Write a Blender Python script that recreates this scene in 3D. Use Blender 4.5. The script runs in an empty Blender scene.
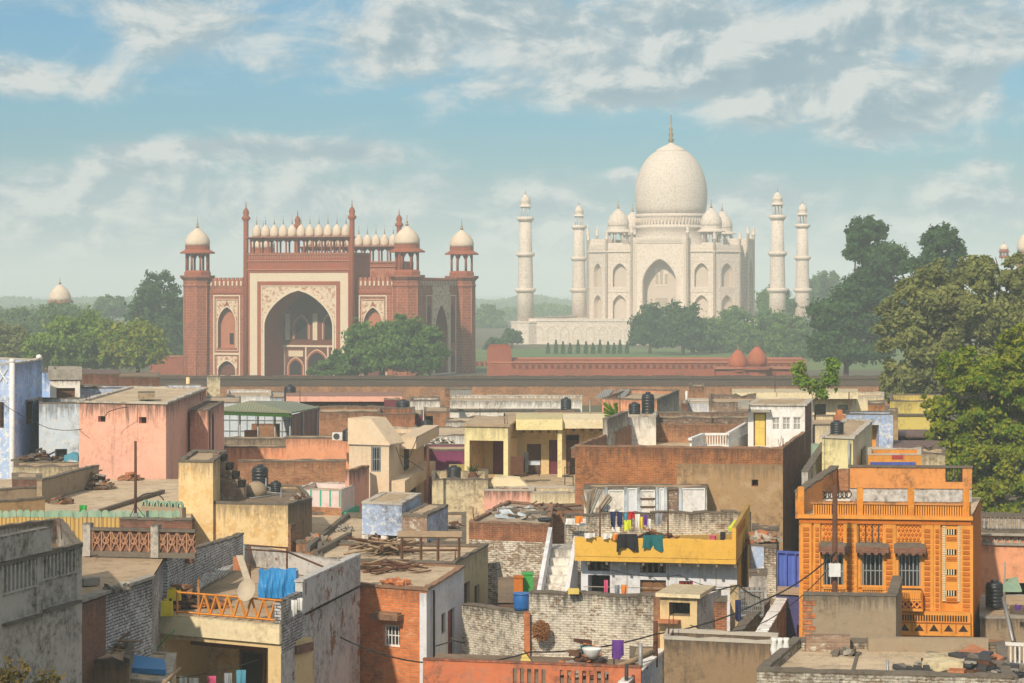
import bpy, math, random
import numpy as np
random.seed(7)
RNG = np.random.default_rng(11)
SC = bpy.context.scene
COL = SC.collection
F, Y0, H = 2250.0, 290.0, 17.0
rad = math.radians

# ------------------------------------------------------------------ camera, sky, sun, exposure
cam = bpy.data.cameras.new("camera"); cam_o = bpy.data.objects.new("camera", cam); COL.objects.link(cam_o)
cam.sensor_width = 36; cam.lens = F / 1024 * 36; cam.shift_y = -(341.5 - Y0) / 1024
cam.clip_start = 1; cam.clip_end = 20000
cam_o.location = (0, 0, H); cam_o.rotation_euler = (rad(90), 0, 0)
SC.camera = cam_o
SC.view_settings.view_transform = 'Standard'; SC.view_settings.look = 'None'
SC.view_settings.exposure = -0.14; SC.view_settings.gamma = 1; SC.view_settings.use_curve_mapping = False
SC.render.engine = 'CYCLES'
SC.cycles.max_bounces = 6; SC.cycles.diffuse_bounces = 3; SC.cycles.glossy_bounces = 2
SC.cycles.transmission_bounces = 3; SC.cycles.volume_bounces = 1; SC.cycles.transparent_max_bounces = 8
SC.cycles.use_denoising = True
SC.cycles.use_adaptive_sampling = True; SC.cycles.adaptive_threshold = 0.015

SUN_DIR = (-0.30, -0.75, 0.58)       # towards the sun
_l = math.sqrt(sum(c * c for c in SUN_DIR)); SUN_DIR = tuple(c / _l for c in SUN_DIR)
sun = bpy.data.lights.new("sun", 'SUN'); sun_o = bpy.data.objects.new("sun", sun); COL.objects.link(sun_o)
sun.energy = 4.7; sun.angle = rad(1.5); sun.color = (1.0, 0.87, 0.70)
import mathutils
sun_o.rotation_euler = mathutils.Vector(SUN_DIR).to_track_quat('Z', 'Y').to_euler()
SUN_EL = math.asin(SUN_DIR[2]); SUN_ROT = math.atan2(SUN_DIR[0], SUN_DIR[1])

world = bpy.data.worlds.new("World"); SC.world = world; world.use_nodes = True


class NT:
    """short hand for building node trees"""
    def __init__(s, tree):
        s.t = tree; s.n = tree.nodes; s.l = tree.links
    def add(s, typ, **kw):
        n = s.n.new(typ)
        for k, v in kw.items(): setattr(n, k, v)
        return n
    def put(s, sock, v):
        if v is None: return
        if hasattr(v, 'is_output'): s.l.new(v, sock)
        else:
            if hasattr(sock.default_value, '__len__') and not hasattr(v, '__len__'): v = (v, v, v)
            if hasattr(v, '__len__') and len(sock.default_value) == 4 and len(v) == 3: v = (*v, 1)
            sock.default_value = v
    def math(s, op, a, b=None, c=None, clamp=False):
        n = s.add('ShaderNodeMath', operation=op, use_clamp=clamp)
        s.put(n.inputs[0], a)
        if b is not None: s.put(n.inputs[1], b)
        if c is not None: s.put(n.inputs[2], c)
        return n.outputs[0]
    def vmath(s, op, a, b=None):
        n = s.add('ShaderNodeVectorMath', operation=op); s.put(n.inputs[0], a)
        if b is not None: s.put(n.inputs[1], b)
        return n.outputs['Value' if op in ('DOT_PRODUCT', 'LENGTH') else 'Vector']
    def mix(s, f, a, b, blend='MIX'):
        n = s.add('ShaderNodeMix', data_type='RGBA', blend_type=blend)
        s.put(n.inputs['Factor'], f); s.put(n.inputs[6], a); s.put(n.inputs[7], b)
        return n.outputs[2]
    def noise(s, vec, scale, detail=3, rough=.55, dist=0):
        n = s.add('ShaderNodeTexNoise'); s.put(n.inputs['Vector'], vec)
        n.inputs['Scale'].default_value = scale; n.inputs['Detail'].default_value = detail
        n.inputs['Roughness'].default_value = rough; n.inputs['Distortion'].default_value = dist
        return n.outputs['Fac']
    def step(s, x, a, b, lo=0., hi=1.):
        n = s.add('ShaderNodeMapRange', interpolation_type='SMOOTHSTEP')
        s.put(n.inputs[0], x); n.inputs[1].default_value = a; n.inputs[2].default_value = b
        n.inputs[3].default_value = lo; n.inputs[4].default_value = hi
        return n.outputs[0]
    def xyz(s, x, y, z):
        n = s.add('ShaderNodeCombineXYZ'); s.put(n.inputs[0], x); s.put(n.inputs[1], y); s.put(n.inputs[2], z)
        return n.outputs[0]
    def sep(s, v):
        n = s.add('ShaderNodeSeparateXYZ'); s.put(n.inputs[0], v); return n.outputs


def make_world():
    w = NT(world.node_tree); w.n.clear()
    sky = w.add('ShaderNodeTexSky', sky_type='NISHITA'); sky.sun_disc = False
    sky.sun_elevation = SUN_EL; sky.sun_rotation = SUN_ROT
    sky.air_density = 1.0; sky.dust_density = 2.0; sky.ozone_density = 2.5; sky.altitude = 150
    d = w.add('ShaderNodeTexCoord').outputs['Generated']
    x, y, z = w.sep(d)
    az = w.math('ARCTAN2', x, y); el = w.math('ARCSINE', z)
    # patches of cloud: azimuth, elevation, half widths (degrees), strength
    K = 180 / math.pi / F
    patches = [(170, 22, 90, 30, .30), (20, 82, 40, 22, .24), (95, 86, 32, 18, .26), (480, 30, 110, 46, .34), (395, 50, 55, 34, .16),
               (690, 50, 120, 60, .32), (630, 92, 60, 22, .22), (770, 95, 50, 26, .24), (930, 55, 120, 70, .34), (880, 120, 60, 24, .26),
               (270, 150, 140, 15, .26), (130, 165, 60, 20, .24), (360, 155, 50, 10, .25), (60, 215, 95, 38, .26), (300, 195, 160, 24, .16),
               (540, 220, 55, 34, .26), (625, 176, 13, 8, .42), (740, 203, 55, 12, .20), (955, 203, 34, 10, .34), (820, 200, 150, 26, .14),
               (985, 168, 20, 8, .26), (1015, 208, 22, 18, .24), (930, 232, 90, 14, .18), (250, 240, 300, 36, .14)]
    blues = [(40, 128, 75, 24, .34), (470, 55, 45, 22, .22), (912, 58, 26, 18, .30), (560, 140, 130, 24, .28), (800, 165, 160, 12, .26),
             (60, 30, 60, 20, .18), (250, 110, 140, 26, .16), (745, 78, 16, 22, .16), (990, 130, 50, 12, .10), (1020, 85, 20, 20, .16), (885, 108, 18, 14, .12)]
    def field(lst):
        tot = None
        for px, py, wx, wy, s in lst:
            a0 = math.atan2(px - 512, F); e0 = math.atan2(Y0 - py, F)
            u = w.math('MULTIPLY', w.math('SUBTRACT', az, a0), F / wx)
            v = w.math('MULTIPLY', w.math('SUBTRACT', el, e0), F / wy)
            r2 = w.math('ADD', w.math('MULTIPLY', u, u), w.math('MULTIPLY', v, v))
            g = w.math('MULTIPLY', w.math('EXPONENT', w.math('MULTIPLY', r2, -1.0)), s)
            tot = g if tot is None else w.math('ADD', tot, g)
        return tot
    bias = w.math('SUBTRACT', w.math('MULTIPLY', field(patches), 1.15), field(blues))
    p = w.xyz(az, w.math('MULTIPLY', el, 1.7), 0.37)
    pw = w.noise(w.vmath('MULTIPLY', p, (1, 1.6, 1)), 20, 5, .6)
    puff = w.noise(p, 24, 9, .60, .35)
    puff2 = w.noise(w.vmath('ADD', p, (-0.006, 0.011, 0)), 24, 9, .60, .35)
    streak = w.noise(w.vmath('MULTIPLY', w.xyz(w.math('ADD', az, w.math('MULTIPLY', el, .5)), el, .1), (14, 95, 1)), 1.0, 6, .62, .6)
    dens = w.math('ADD', w.math('ADD', w.math('MULTIPLY', puff, .78), w.math('MULTIPLY', streak, .30)), bias)
    cov = w.step(dens, .48, .80)
    thin = w.step(w.math('ADD', w.math('ADD', w.math('MULTIPLY', streak, .6), w.math('MULTIPLY', pw, .35)), w.math('MULTIPLY', bias, .8)), .40, .80, 0, .42)
    cov = w.math('MAXIMUM', cov, thin)
    lit = w.step(w.math('SUBTRACT', puff, puff2), -.11, .12)
    core = w.step(dens, .66, .98)
    cl = w.mix(lit, (.38, .51, .58), (.74, .78, .77))
    cl = w.mix(w.math('MULTIPLY', w.math('MULTIPLY', core, w.math('SUBTRACT', 1, lit)), .7), cl, (.24, .40, .50))
    # clear sky: the Nishita sky tinted, with pale haze painted in near the horizon
    base = w.mix(1.0, sky.outputs[0], (.054, .098, .118), 'MULTIPLY')
    base = w.mix(w.step(el, .0, .075, .85, 0), base, (.45, .62, .67))
    col = w.mix(w.math('MULTIPLY', cov, w.step(el, -.02, .02)), base, cl)
    # unseen bright cloud veil overhead, added to raise the ambient light
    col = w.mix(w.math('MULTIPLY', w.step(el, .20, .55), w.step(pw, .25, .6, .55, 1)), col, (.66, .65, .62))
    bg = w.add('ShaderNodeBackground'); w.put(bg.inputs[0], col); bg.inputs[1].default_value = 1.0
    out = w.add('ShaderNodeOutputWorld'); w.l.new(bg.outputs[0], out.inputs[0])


make_world()
world.cycles.sampling_method = 'MANUAL'; world.cycles.sample_map_resolution = 512

# ------------------------------------------------------------------ materials
MATS = {}


def wall_coords(w):
    """(along the wall, height) in metres for any upright face, plus the position"""
    g = w.add('ShaderNodeNewGeometry')
    px, py, pz = w.sep(g.outputs['Position']); nx, ny, nz = w.sep(g.outputs['True Normal'])
    u = w.math('SUBTRACT', w.math('MULTIPLY', py, nx), w.math('MULTIPLY', px, ny))
    return g.outputs['Position'], u, pz, nz


def new_mat(name):
    m = bpy.data.materials.new(name); m.use_nodes = True
    w = NT(m.node_tree); w.n.clear()
    b = w.add('ShaderNodeBsdfPrincipled'); o = w.add('ShaderNodeOutputMaterial'); w.l.new(b.outputs[0], o.inputs[0])
    b.inputs['Roughness'].default_value = .85
    b.inputs['Specular IOR Level'].default_value = .25
    MATS[name] = m
    return m, w, b


def bump(w, b, h, dist=.02, s=.6):
    n = w.add('ShaderNodeBump'); n.inputs['Strength'].default_value = s; n.inputs['Distance'].default_value = dist
    w.l.new(h, n.inputs['Height']); w.l.new(n.outputs[0], b.inputs['Normal'])


def dirt_over(w, col, pos, dirt, streak, mould, dcol=(.06, .05, .042), seed=0.):
    """weathering: blotches, rain streaks and mould on top edges, all with shapes of their own"""
    p = w.vmath('ADD', pos, (seed * 13.1, seed * 7.7, seed * 3.3))
    big = w.noise(p, .45, 5, .65); mid = w.noise(p, 2.6, 5, .65); fine = w.noise(p, 11, 3, .6)
    col = w.mix(w.step(mid, .35, .7, 0, .34), col, w.mix(1, col, (.80, .75, .70), 'MULTIPLY'))
    col = w.mix(w.step(fine, .4, .75, 0, .35), col, w.mix(1, col, (1.22, 1.18, 1.1), 'MULTIPLY'))
    spk = w.noise(p, 4.2, 8, .74)
    if dirt:
        col = w.mix(w.math('MULTIPLY', w.step(big, .45 if dirt < .7 else .38, .62 if dirt < .7 else .54), w.step(spk, .42 if dirt < .7 else .34, .60 if dirt < .7 else .72, 0, dirt)), col, dcol)
        col = w.mix(w.step(spk, .58, .66, 0, dirt * .6), col, dcol)
    gz = w.sep(w.add('ShaderNodeTexCoord').outputs['Generated'])[2]
    if streak:
        st = w.noise(w.vmath('MULTIPLY', p, (3.1, 3.1, .22)), 1, 7, .74)
        col = w.mix(w.math('MULTIPLY', w.step(st, .52, .70, 0, streak * .8), w.step(big, .44, .62, .08, 1)), col, dcol)
    if mould:
        st = w.noise(w.vmath('MULTIPLY', p, (6, 6, .7)), 1, 7, .75)
        k = w.step(w.math('ADD', gz, w.math('MULTIPLY', w.math('SUBTRACT', st, .5), .42)), .90, 1.02, 0, mould * .9)
        col = w.mix(k, col, dcol)
    return col, mid, fine


def plaster(name, c, dirt=.55, streak=.5, mould=.75, peel=0., under=(.34, .13, .07), patch=None, ps=1.5, dcol=(.06, .05, .042), joints=0):
    m, w, b = new_mat(name)
    pos, u, z, nz = wall_coords(w)
    seed = len(MATS) * .37
    p = w.vmath('ADD', pos, (seed * 5, seed * 9, seed))
    col = w.mix(0, c, c)
    col = w.mix(w.step(w.noise(p, .9, 4, .6), .38, .66, 0, .5), col, w.mix(1, col, (1.10, 1.04, .96), 'MULTIPLY'))
    if patch: col = w.mix(w.step(w.noise(p, ps, 8, .74), .50, .58), col, patch)
    if peel:
        br = w.add('ShaderNodeTexBrick'); w.put(br.inputs['Vector'], w.xyz(u, z, 0))
        br.inputs['Scale'].default_value = 1; br.inputs['Brick Width'].default_value = .25; br.inputs['Row Height'].default_value = .085
        br.inputs['Mortar Size'].default_value = .012
        w.put(br.inputs['Color1'], under); w.put(br.inputs['Color2'], tuple(x * .7 for x in under)); w.put(br.inputs['Mortar'], (.30, .25, .19))
        k = w.step(w.math('ADD', w.noise(p, .75, 6, .7), w.math('MULTIPLY', w.noise(p, 4, 3), .12)), .66 - peel * .22, .68 - peel * .22)
        col = w.mix(k, col, br.outputs[0])
    if joints:
        br = w.add('ShaderNodeTexBrick'); w.put(br.inputs['Vector'], w.xyz(u, z, 0)); br.offset = 0
        br.inputs['Scale'].default_value = 1; br.inputs['Brick Width'].default_value = joints; br.inputs['Row Height'].default_value = joints
        br.inputs['Mortar Size'].default_value = .03; br.inputs['Mortar Smooth'].default_value = .5
        col = w.mix(w.math('MULTIPLY', br.outputs['Fac'], .45), col, dcol)
    col, mid, fine = dirt_over(w, col, p, dirt, streak, mould, dcol)
    w.put(b.inputs['Base Color'], col)
    bump(w, b, w.math('ADD', w.math('MULTIPLY', mid, 1.0), w.math('MULTIPLY', fine, .5)), .03, .55)
    return m


def brick(name, c1, c2, mortar=(.36, .30, .22), wash=None, wash_amt=0., dirt=.5, streak=.35, mould=.55, bw=.26, bh=.088, ms=.014, dcol=(.05, .04, .035)):
    m, w, b = new_mat(name)
    pos, u, z, nz = wall_coords(w)
    seed = len(MATS) * .37
    p = w.vmath('ADD', pos, (seed * 5, seed * 9, seed))
    wob = w.math('MULTIPLY', w.math('SUBTRACT', w.noise(p, 1.3, 2), .5), .06)
    br = w.add('ShaderNodeTexBrick'); w.put(br.inputs['Vector'], w.xyz(u, w.math('ADD', z, wob), 0))
    br.inputs['Scale'].default_value = 1; br.inputs['Brick Width'].default_value = bw; br.inputs['Row Height'].default_value = bh
    br.inputs['Mortar Size'].default_value = ms; br.inputs['Mortar Smooth'].default_value = .25
    w.put(br.inputs['Color1'], c1); w.put(br.inputs['Color2'], c2); w.put(br.inputs['Mortar'], mortar)
    col = br.outputs[0]
    col = w.mix(w.step(w.noise(p, 1.7, 4, .6), .42, .7, 0, .6), col, w.mix(1, col, (.62, .55, .5), 'MULTIPLY'))
    if wash:
        k = w.step(w.math('ADD', w.noise(p, 1.0, 6, .75), w.math('MULTIPLY', w.math('SUBTRACT', w.noise(w.vmath('MULTIPLY', p, (4, 4, 9)), 1.2, 3), .5), .75)), .70 - wash_amt * .4, .78 - wash_amt * .4)
        col = w.mix(w.math('MULTIPLY', k, w.math('SUBTRACT', 1, w.math('MULTIPLY', br.outputs['Fac'], .45))), col, wash)
    col, mid, fine = dirt_over(w, col, p, dirt, streak, mould, dcol)
    w.put(b.inputs['Base Color'], col)
    h = w.math('ADD', w.math('MULTIPLY', br.outputs['Fac'], -1.0), w.math('MULTIPLY', fine, .5))
    bump(w, b, h, .02, .8)
    return m


def roofmat(name, c, c2):
    m, w, b = new_mat(name)
    g = w.add('ShaderNodeNewGeometry'); p = g.outputs['Position']
    a = w.noise(p, .35, 6, .65); d = w.noise(p, 1.8, 5, .7); e = w.noise(p, 12, 3)
    col = w.mix(w.step(a, .35, .68), c, c2)
    g8 = w.noise(p, 3.1, 9, .76)
    col = w.mix(w.step(d, .48, .68, 0, .6), col, tuple(x * .33 for x in c))
    col = w.mix(w.step(g8, .56, .66, 0, .6), col, tuple(x * .25 for x in c))
    col = w.mix(w.step(g8, .44, .32, 0, .4), col, tuple(min(1, x * 1.4) for x in c))
    col = w.mix(w.step(e, .45, .7, 0, .3), col, tuple(min(1, x * 1.35) for x in c))
    w.put(b.inputs['Base Color'], col); bump(w, b, w.math('ADD', d, w.math('MULTIPLY', e, .4)), .04, .5)
    return m


def simple(name, c, rough=.7, var=.35, metal=0., scale=3., spec=.3, emit=None):
    m, w, b = new_mat(name)
    p = w.add('ShaderNodeTexCoord').outputs['Object']
    n = w.noise(p, scale, 5, .65)
    col = w.mix(w.step(n, .35, .7, 0, var), c, tuple(x * .45 for x in c))
    w.put(b.inputs['Base Color'], col); b.inputs['Roughness'].default_value = rough
    b.inputs['Metallic'].default_value = metal; b.inputs['Specular IOR Level'].default_value = spec
    return m


def leafmat(name, c, c2, dark=.5):
    m, w, b = new_mat(name)
    w.n.remove(b); out = [n for n in w.n if n.type == 'OUTPUT_MATERIAL'][0]
    p = w.add('ShaderNodeNewGeometry').outputs['Position']
    r = w.add('ShaderNodeAttribute', attribute_name='tint').outputs['Fac']
    n = w.noise(p, .35, 3)
    col = w.mix(w.step(w.math('ADD', w.math('MULTIPLY', n, .7), w.math('MULTIPLY', r, .45)), .35, .8), c, c2)
    dif = w.add('ShaderNodeBsdfDiffuse'); w.put(dif.inputs[0], col)
    tr = w.add('ShaderNodeBsdfTranslucent'); w.put(tr.inputs[0], w.mix(1, col, (1.25, 1.2, .55), 'MULTIPLY'))
    mx = w.add('ShaderNodeMixShader'); mx.inputs[0].default_value = .28
    w.l.new(dif.outputs[0], mx.inputs[1]); w.l.new(tr.outputs[0], mx.inputs[2]); w.l.new(mx.outputs[0], out.inputs[0])
    return m


def corrugated(name, c, pitch=.15, c2=None):
    m, w, b = new_mat(name)
    pos, u, z, nz = wall_coords(w)
    n = w.noise(pos, 1.6, 5, .7)
    col = w.mix(w.step(n, .48, .68, 0, .6), c, c2 or tuple(x * .4 for x in c))
    w.put(b.inputs['Base Color'], col); b.inputs['Roughness'].default_value = .55
    px = w.sep(pos)[0]
    h = w.math('SINE', w.math('MULTIPLY', px, 2 * math.pi / pitch)); bump(w, b, h, .03, 1)
    return m


def M(n): return MATS[n]


# ------------------------------------------------------------------ mesh builder
def W(px, py, D): return ((px - 512) * D / F, D, H - (py - Y0) * D / F)
def X(px, D): return (px - 512) * D / F
def Z(py, D): return H - (py - Y0) * D / F
def PD(px, D): return ((px - 512) * D / F, D)


class MB:
    def __init__(s): s.v = []; s.f = []; s.mi = []; s.ms = []; s.sm = []
    def k(s, m):
        if m not in s.ms: s.ms.append(m)
        return s.ms.index(m)
    def poly(s, pts, m, smooth=False):
        i = len(s.v); s.v += [tuple(p) for p in pts]
        s.f.append(tuple(range(i, i + len(pts)))); s.mi.append(s.k(m)); s.sm.append(smooth)
    def hexa(s, b, t, m):
        """b, t: bottom and top loops, counter-clockwise from above"""
        i = len(s.v); n = len(b); s.v += [tuple(p) for p in b] + [tuple(p) for p in t]; kk = s.k(m)
        fs = [tuple(i + n - 1 - j for j in range(n)), tuple(i + n + j for j in range(n))]
        fs += [(i + j, i + (j + 1) % n, i + n + (j + 1) % n, i + n + j) for j in range(n)]
        s.f += fs; s.mi += [kk] * len(fs); s.sm += [False] * len(fs)
    def box(s, x0, x1, y0, y1, z0, z1, m):
        s.hexa([(x0, y0, z0), (x1, y0, z0), (x1, y1, z0), (x0, y1, z0)], [(x0, y0, z1), (x1, y0, z1), (x1, y1, z1), (x0, y1, z1)], m)
    def prism(s, pts, z0, z1, m):
        s.hexa([(x, y, z0) for x, y in pts], [(x, y, z1) for x, y in pts], m)
    def bx(s, fr, u0, u1, d0, d1, z0, z1, m):
        """box in a wall frame: along, outwards, up"""
        q = [fr(u0, d1, 0), fr(u1, d1, 0), fr(u1, d0, 0), fr(u0, d0, 0)]
        s.hexa([(p[0], p[1], z0) for p in q], [(p[0], p[1], z1) for p in q], m)
    def bar(s, a, b, r, m, n=6, r2=None, cap=True):
        a = np.array(a, float); b = np.array(b, float); d = b - a; L = np.linalg.norm(d)
        if L < 1e-6: return
        d /= L; t = np.array((0, 0, 1.)) if abs(d[2]) < .9 else np.array((1., 0, 0))
        e1 = np.cross(d, t); e1 /= np.linalg.norm(e1); e2 = np.cross(d, e1)
        r2 = r if r2 is None else r2; i = len(s.v); kk = s.k(m)
        for c, rr in ((a, r), (b, r2)):
            for j in range(n):
                an = 2 * math.pi * j / n; s.v.append(tuple(c + rr * (math.cos(an) * e1 + math.sin(an) * e2)))
        for j in range(n):
            s.f.append((i + j, i + n + j, i + n + (j + 1) % n, i + (j + 1) % n)); s.mi.append(kk); s.sm.append(n > 4)
        if cap:
            s.f.append(tuple(i + j for j in range(n))); s.f.append(tuple(i + n + n - 1 - j for j in range(n))); s.mi += [kk] * 2; s.sm += [False] * 2
    def path(s, pts, r, m, n=6):
        for a, b in zip(pts, pts[1:]): s.bar(a, b, r, m, n)
    def lathe(s, prof, c, m, n=16, smooth=True, a0=0., cap=True):
        i = len(s.v); kk = s.k(m)
        for r, z in prof:
            for j in range(n):
                an = a0 + 2 * math.pi * j / n; s.v.append((c[0] + r * math.cos(an), c[1] + r * math.sin(an), c[2] + z))
        for q in range(len(prof) - 1):
            for j in range(n):
                s.f.append((i + q * n + j, i + q * n + (j + 1) % n, i + (q + 1) * n + (j + 1) % n, i + (q + 1) * n + j)); s.mi.append(kk); s.sm.append(smooth)
        if cap:
            s.f.append(tuple(i + n - 1 - j for j in range(n))); s.mi.append(kk); s.sm.append(False)
            t = i + (len(prof) - 1) * n; s.f.append(tuple(t + j for j in range(n))); s.mi.append(kk); s.sm.append(False)
    def obj(s, name, parent=None, loc=None):
        me = bpy.data.meshes.new(name)
        v = np.array(s.v, float)
        L = np.array(parent.location if parent and loc is None else (loc if loc is not None else (0, 0, 0)), float)
        if parent is not None: L = np.array(parent['_o'])
        me.from_pydata((v - L).tolist(), [], s.f)
        for m in s.ms: me.materials.append(M(m))
        me.polygons.foreach_set('material_index', s.mi); me.polygons.foreach_set('use_smooth', s.sm)
        me.update()
        o = bpy.data.objects.new(name, me); COL.objects.link(o)
        if parent is not None: o.parent = parent; o['_o'] = tuple(parent['_o'])
        else: o.location = tuple(L); o['_o'] = tuple(L)
        return o
    def thing(s, name, label, cat, group=None):
        v = np.array(s.v); lo = v.min(0); hi = v.max(0)
        o = s.obj(name, None, ((lo[0] + hi[0]) / 2, (lo[1] + hi[1]) / 2, lo[2]))
        return tag(o, label, cat, group)


def tag(o, label, cat, group=None):
    o['label'] = label; o['category'] = cat; o['kind'] = 'thing'
    if group: o['group'] = group
    return o


def T(name, label, cat, loc, group=None):
    o = bpy.data.objects.new(name, None); COL.objects.link(o); o.location = loc; o['_o'] = tuple(loc)
    o.empty_display_size = .3
    return tag(o, label, cat, group)


def copy_tree(o, loc, label, group=None):
    r = o.copy(); COL.objects.link(r); r.location = loc; r['label'] = label
    if group: r['group'] = group
    def rec(a, b):
        for ch in [c for c in KIDS.get(a.name, [])] or list(a.children):
            c = ch.copy(); COL.objects.link(c); c.parent = b; rec(ch, c)
    rec(o, r)
    return r


KIDS = {}


class Frame:
    """a wall's frame: call(u along, d outwards, z) -> world"""
    def __init__(s, a, b):
        s.a = np.array(a[:2], float); s.b = np.array(b[:2], float); d = s.b - s.a; s.L = float(np.linalg.norm(d)); s.t = d / s.L
        s.n = np.array((s.t[1], -s.t[0]))
    def __call__(s, u, d, z):
        p = s.a + s.t * u + s.n * d; return (float(p[0]), float(p[1]), z)
    def u(s, px, d=0.):
        k = (px - 512) / F; o = s.a + s.n * d
        return float((k * o[1] - o[0]) / (s.t[0] - k * s.t[1]))
    def z(s, px, py, d=0.):
        p = s(s.u(px, d), d, 0); return H - (py - Y0) * p[1] / F
    def sub(s, u0, u1, d):
        return Frame(s(u0, d, 0), s(u1, d, 0))


def wall_face(mb, fr, u0, u1, z0, z1, m, holes=(), depth=.2, jamb=None, d=0.):
    """an upright sheet with real recesses; holes = (ua, ub, za, zb[, depth])"""
    us = sorted({u0, u1, *[h[0] for h in holes], *[h[1] for h in holes]}); us = [u for u in us if u0 - 1e-6 <= u <= u1 + 1e-6]
    zs = sorted({z0, z1, *[h[2] for h in holes], *[h[3] for h in holes]}); zs = [z for z in zs if z0 - 1e-6 <= z <= z1 + 1e-6]
    for a, b in zip(us, us[1:]):
        for c, e in zip(zs, zs[1:]):
            um, zm = (a + b) / 2, (c + e) / 2
            if any(h[0] < um < h[1] and h[2] < zm < h[3] for h in holes): continue
            mb.poly([fr(a, d, c), fr(b, d, c), fr(b, d, e), fr(a, d, e)], m)
    for h in holes:
        a, b, c, e = h[:4]; dp = h[4] if len(h) > 4 else depth; j = jamb or m; i = d - dp
        mb.poly([fr(a, d, c), fr(a, d, e), fr(a, i, e), fr(a, i, c)], j)
        mb.poly([fr(b, d, e), fr(b, d, c), fr(b, i, c), fr(b, i, e)], j)
        mb.poly([fr(a, d, e), fr(b, d, e), fr(b, i, e), fr(a, i, e)], j)
        mb.poly([fr(b, d, c), fr(a, d, c), fr(a, i, c), fr(b, i, c)], j)


def arch_w(t, w): return w * max(0., 1 - t ** 1.9) ** .72


def arch_panel(mb, fr, u0, u1, z0, z1, uc, w, zb, zs, za, depth, m, jamb, back=None, n=14, d=0.):
    """flat panel u0..u1 x z0..z1 with a pointed arch recess of half width w"""
    zl = [zb, zs] + [zs + (za - zs) * (i / n) for i in range(1, n + 1)]
    wl = [w, w] + [arch_w(i / n, w) for i in range(1, n + 1)]
    if m:
        for (a, wa), (b, wb) in zip(zip(zl, wl), list(zip(zl, wl))[1:]):
            mb.poly([fr(u0, d, a), fr(uc - wa, d, a), fr(uc - wb, d, b), fr(u0, d, b)], m)
            mb.poly([fr(uc + wa, d, a), fr(u1, d, a), fr(u1, d, b), fr(uc + wb, d, b)], m)
        if z1 > za: mb.poly([fr(u0, d, za), fr(u1, d, za), fr(u1, d, z1), fr(u0, d, z1)], m)
        if zb > z0: mb.poly([fr(u0, d, z0), fr(u1, d, z0), fr(u1, d, zb), fr(u0, d, zb)], m)
    i = d - depth
    for (a, wa), (b, wb) in zip(zip(zl, wl), list(zip(zl, wl))[1:]):
        mb.poly([fr(uc - wa, d, a), fr(uc - wa, i, a), fr(uc - wb, i, b), fr(uc - wb, d, b)], jamb)
        mb.poly([fr(uc + wa, i, a), fr(uc + wa, d, a), fr(uc + wb, d, b), fr(uc + wb, i, b)], jamb)
        if back: mb.poly([fr(uc - wa, i, a), fr(uc + wa, i, a), fr(uc + wb, i, b), fr(uc - wb, i, b)], back)
    mb.poly([fr(uc - w, d, zb), fr(uc + w, d, zb), fr(uc + w, i, zb), fr(uc - w, i, zb)], jamb)


def arch_ring(mb, fr, uc, w, zb, zs, za, th, d0, d1, m, n=14):
    """raised moulding round a pointed arch"""
    zl = [zb, zs] + [zs + (za - zs) * (i / n) for i in range(1, n + 1)]
    wl = [w, w] + [arch_w(i / n, w) for i in range(1, n + 1)]
    k = (za + th * 1.3 - zs) / (za - zs)
    zo = [zb, zs] + [zs + (za - zs) * k * (i / n) for i in range(1, n + 1)]
    wo = [w + th, w + th] + [arch_w(i / n, w + th) for i in range(1, n + 1)]
    for sgn in (-1, 1):
        for i in range(len(zl) - 1):
            q = [(uc + sgn * wl[i], zl[i]), (uc + sgn * wo[i], zo[i]), (uc + sgn * wo[i + 1], zo[i + 1]), (uc + sgn * wl[i + 1], zl[i + 1])]
            mb.poly([fr(u, d1, z) for u, z in (q if sgn > 0 else q[::-1])], m)
            mb.poly([fr(q[1][0], d1, q[1][1]), fr(q[1][0], d0, q[1][1]), fr(q[2][0], d0, q[2][1]), fr(q[2][0], d1, q[2][1])], m)


def frame_ring(mb, fr, u0, u1, z0, z1, th, d0, d1, m, sides='LRTB'):
    if 'L' in sides: mb.bx(fr, u0, u0 + th, d0, d1, z0, z1, m)
    if 'R' in sides: mb.bx(fr, u1 - th, u1, d0, d1, z0, z1, m)
    if 'T' in sides: mb.bx(fr, u0 + th, u1 - th, d0, d1, z1 - th, z1, m)
    if 'B' in sides: mb.bx(fr, u0 + th, u1 - th, d0, d1, z0, z0 + th, m)


def inset(pts, t):
    out = []; n = len(pts); P = [np.array(p, float) for p in pts]
    for i in range(n):
        a, b, c = P[i - 1], P[i], P[(i + 1) % n]
        d1 = (b - a) / np.linalg.norm(b - a); d2 = (c - b) / np.linalg.norm(c - b)
        n1 = np.array((-d1[1], d1[0])); n2 = np.array((-d2[1], d2[0]))
        bis = n1 + n2; bis /= max(np.dot(bis, n1), .25); out.append(tuple(b + bis * t))
    return out


def ring(mb, pts, th, z0, z1, m, over=0., jit=.02, step=.7, edges=None, rnd=random):
    """parapet / coping running round a footprint, its top slightly uneven"""
    n = len(pts); A = inset(pts, -over) if over else list(pts); B = inset(pts, th)
    for i in range(n):
        if edges is not None and i not in edges: continue
        a, b = np.array(A[i]), np.array(A[(i + 1) % n]); c, e = np.array(B[i]), np.array(B[(i + 1) % n])
        k = max(1, int(np.linalg.norm(b - a) / step)); zs = [z1 + rnd.uniform(-jit, jit * .6) for _ in range(k + 1)]
        for j in range(k):
            t0, t1 = j / k, (j + 1) / k
            q = [a + (b - a) * t0, a + (b - a) * t1, c + (e - c) * t1, c + (e - c) * t0]
            zz = [zs[j], zs[j + 1], zs[j + 1], zs[j]]
            mb.hexa([(p[0], p[1], z0) for p in q], [(p[0], p[1], z) for p, z in zip(q, zz)], m)

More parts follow.
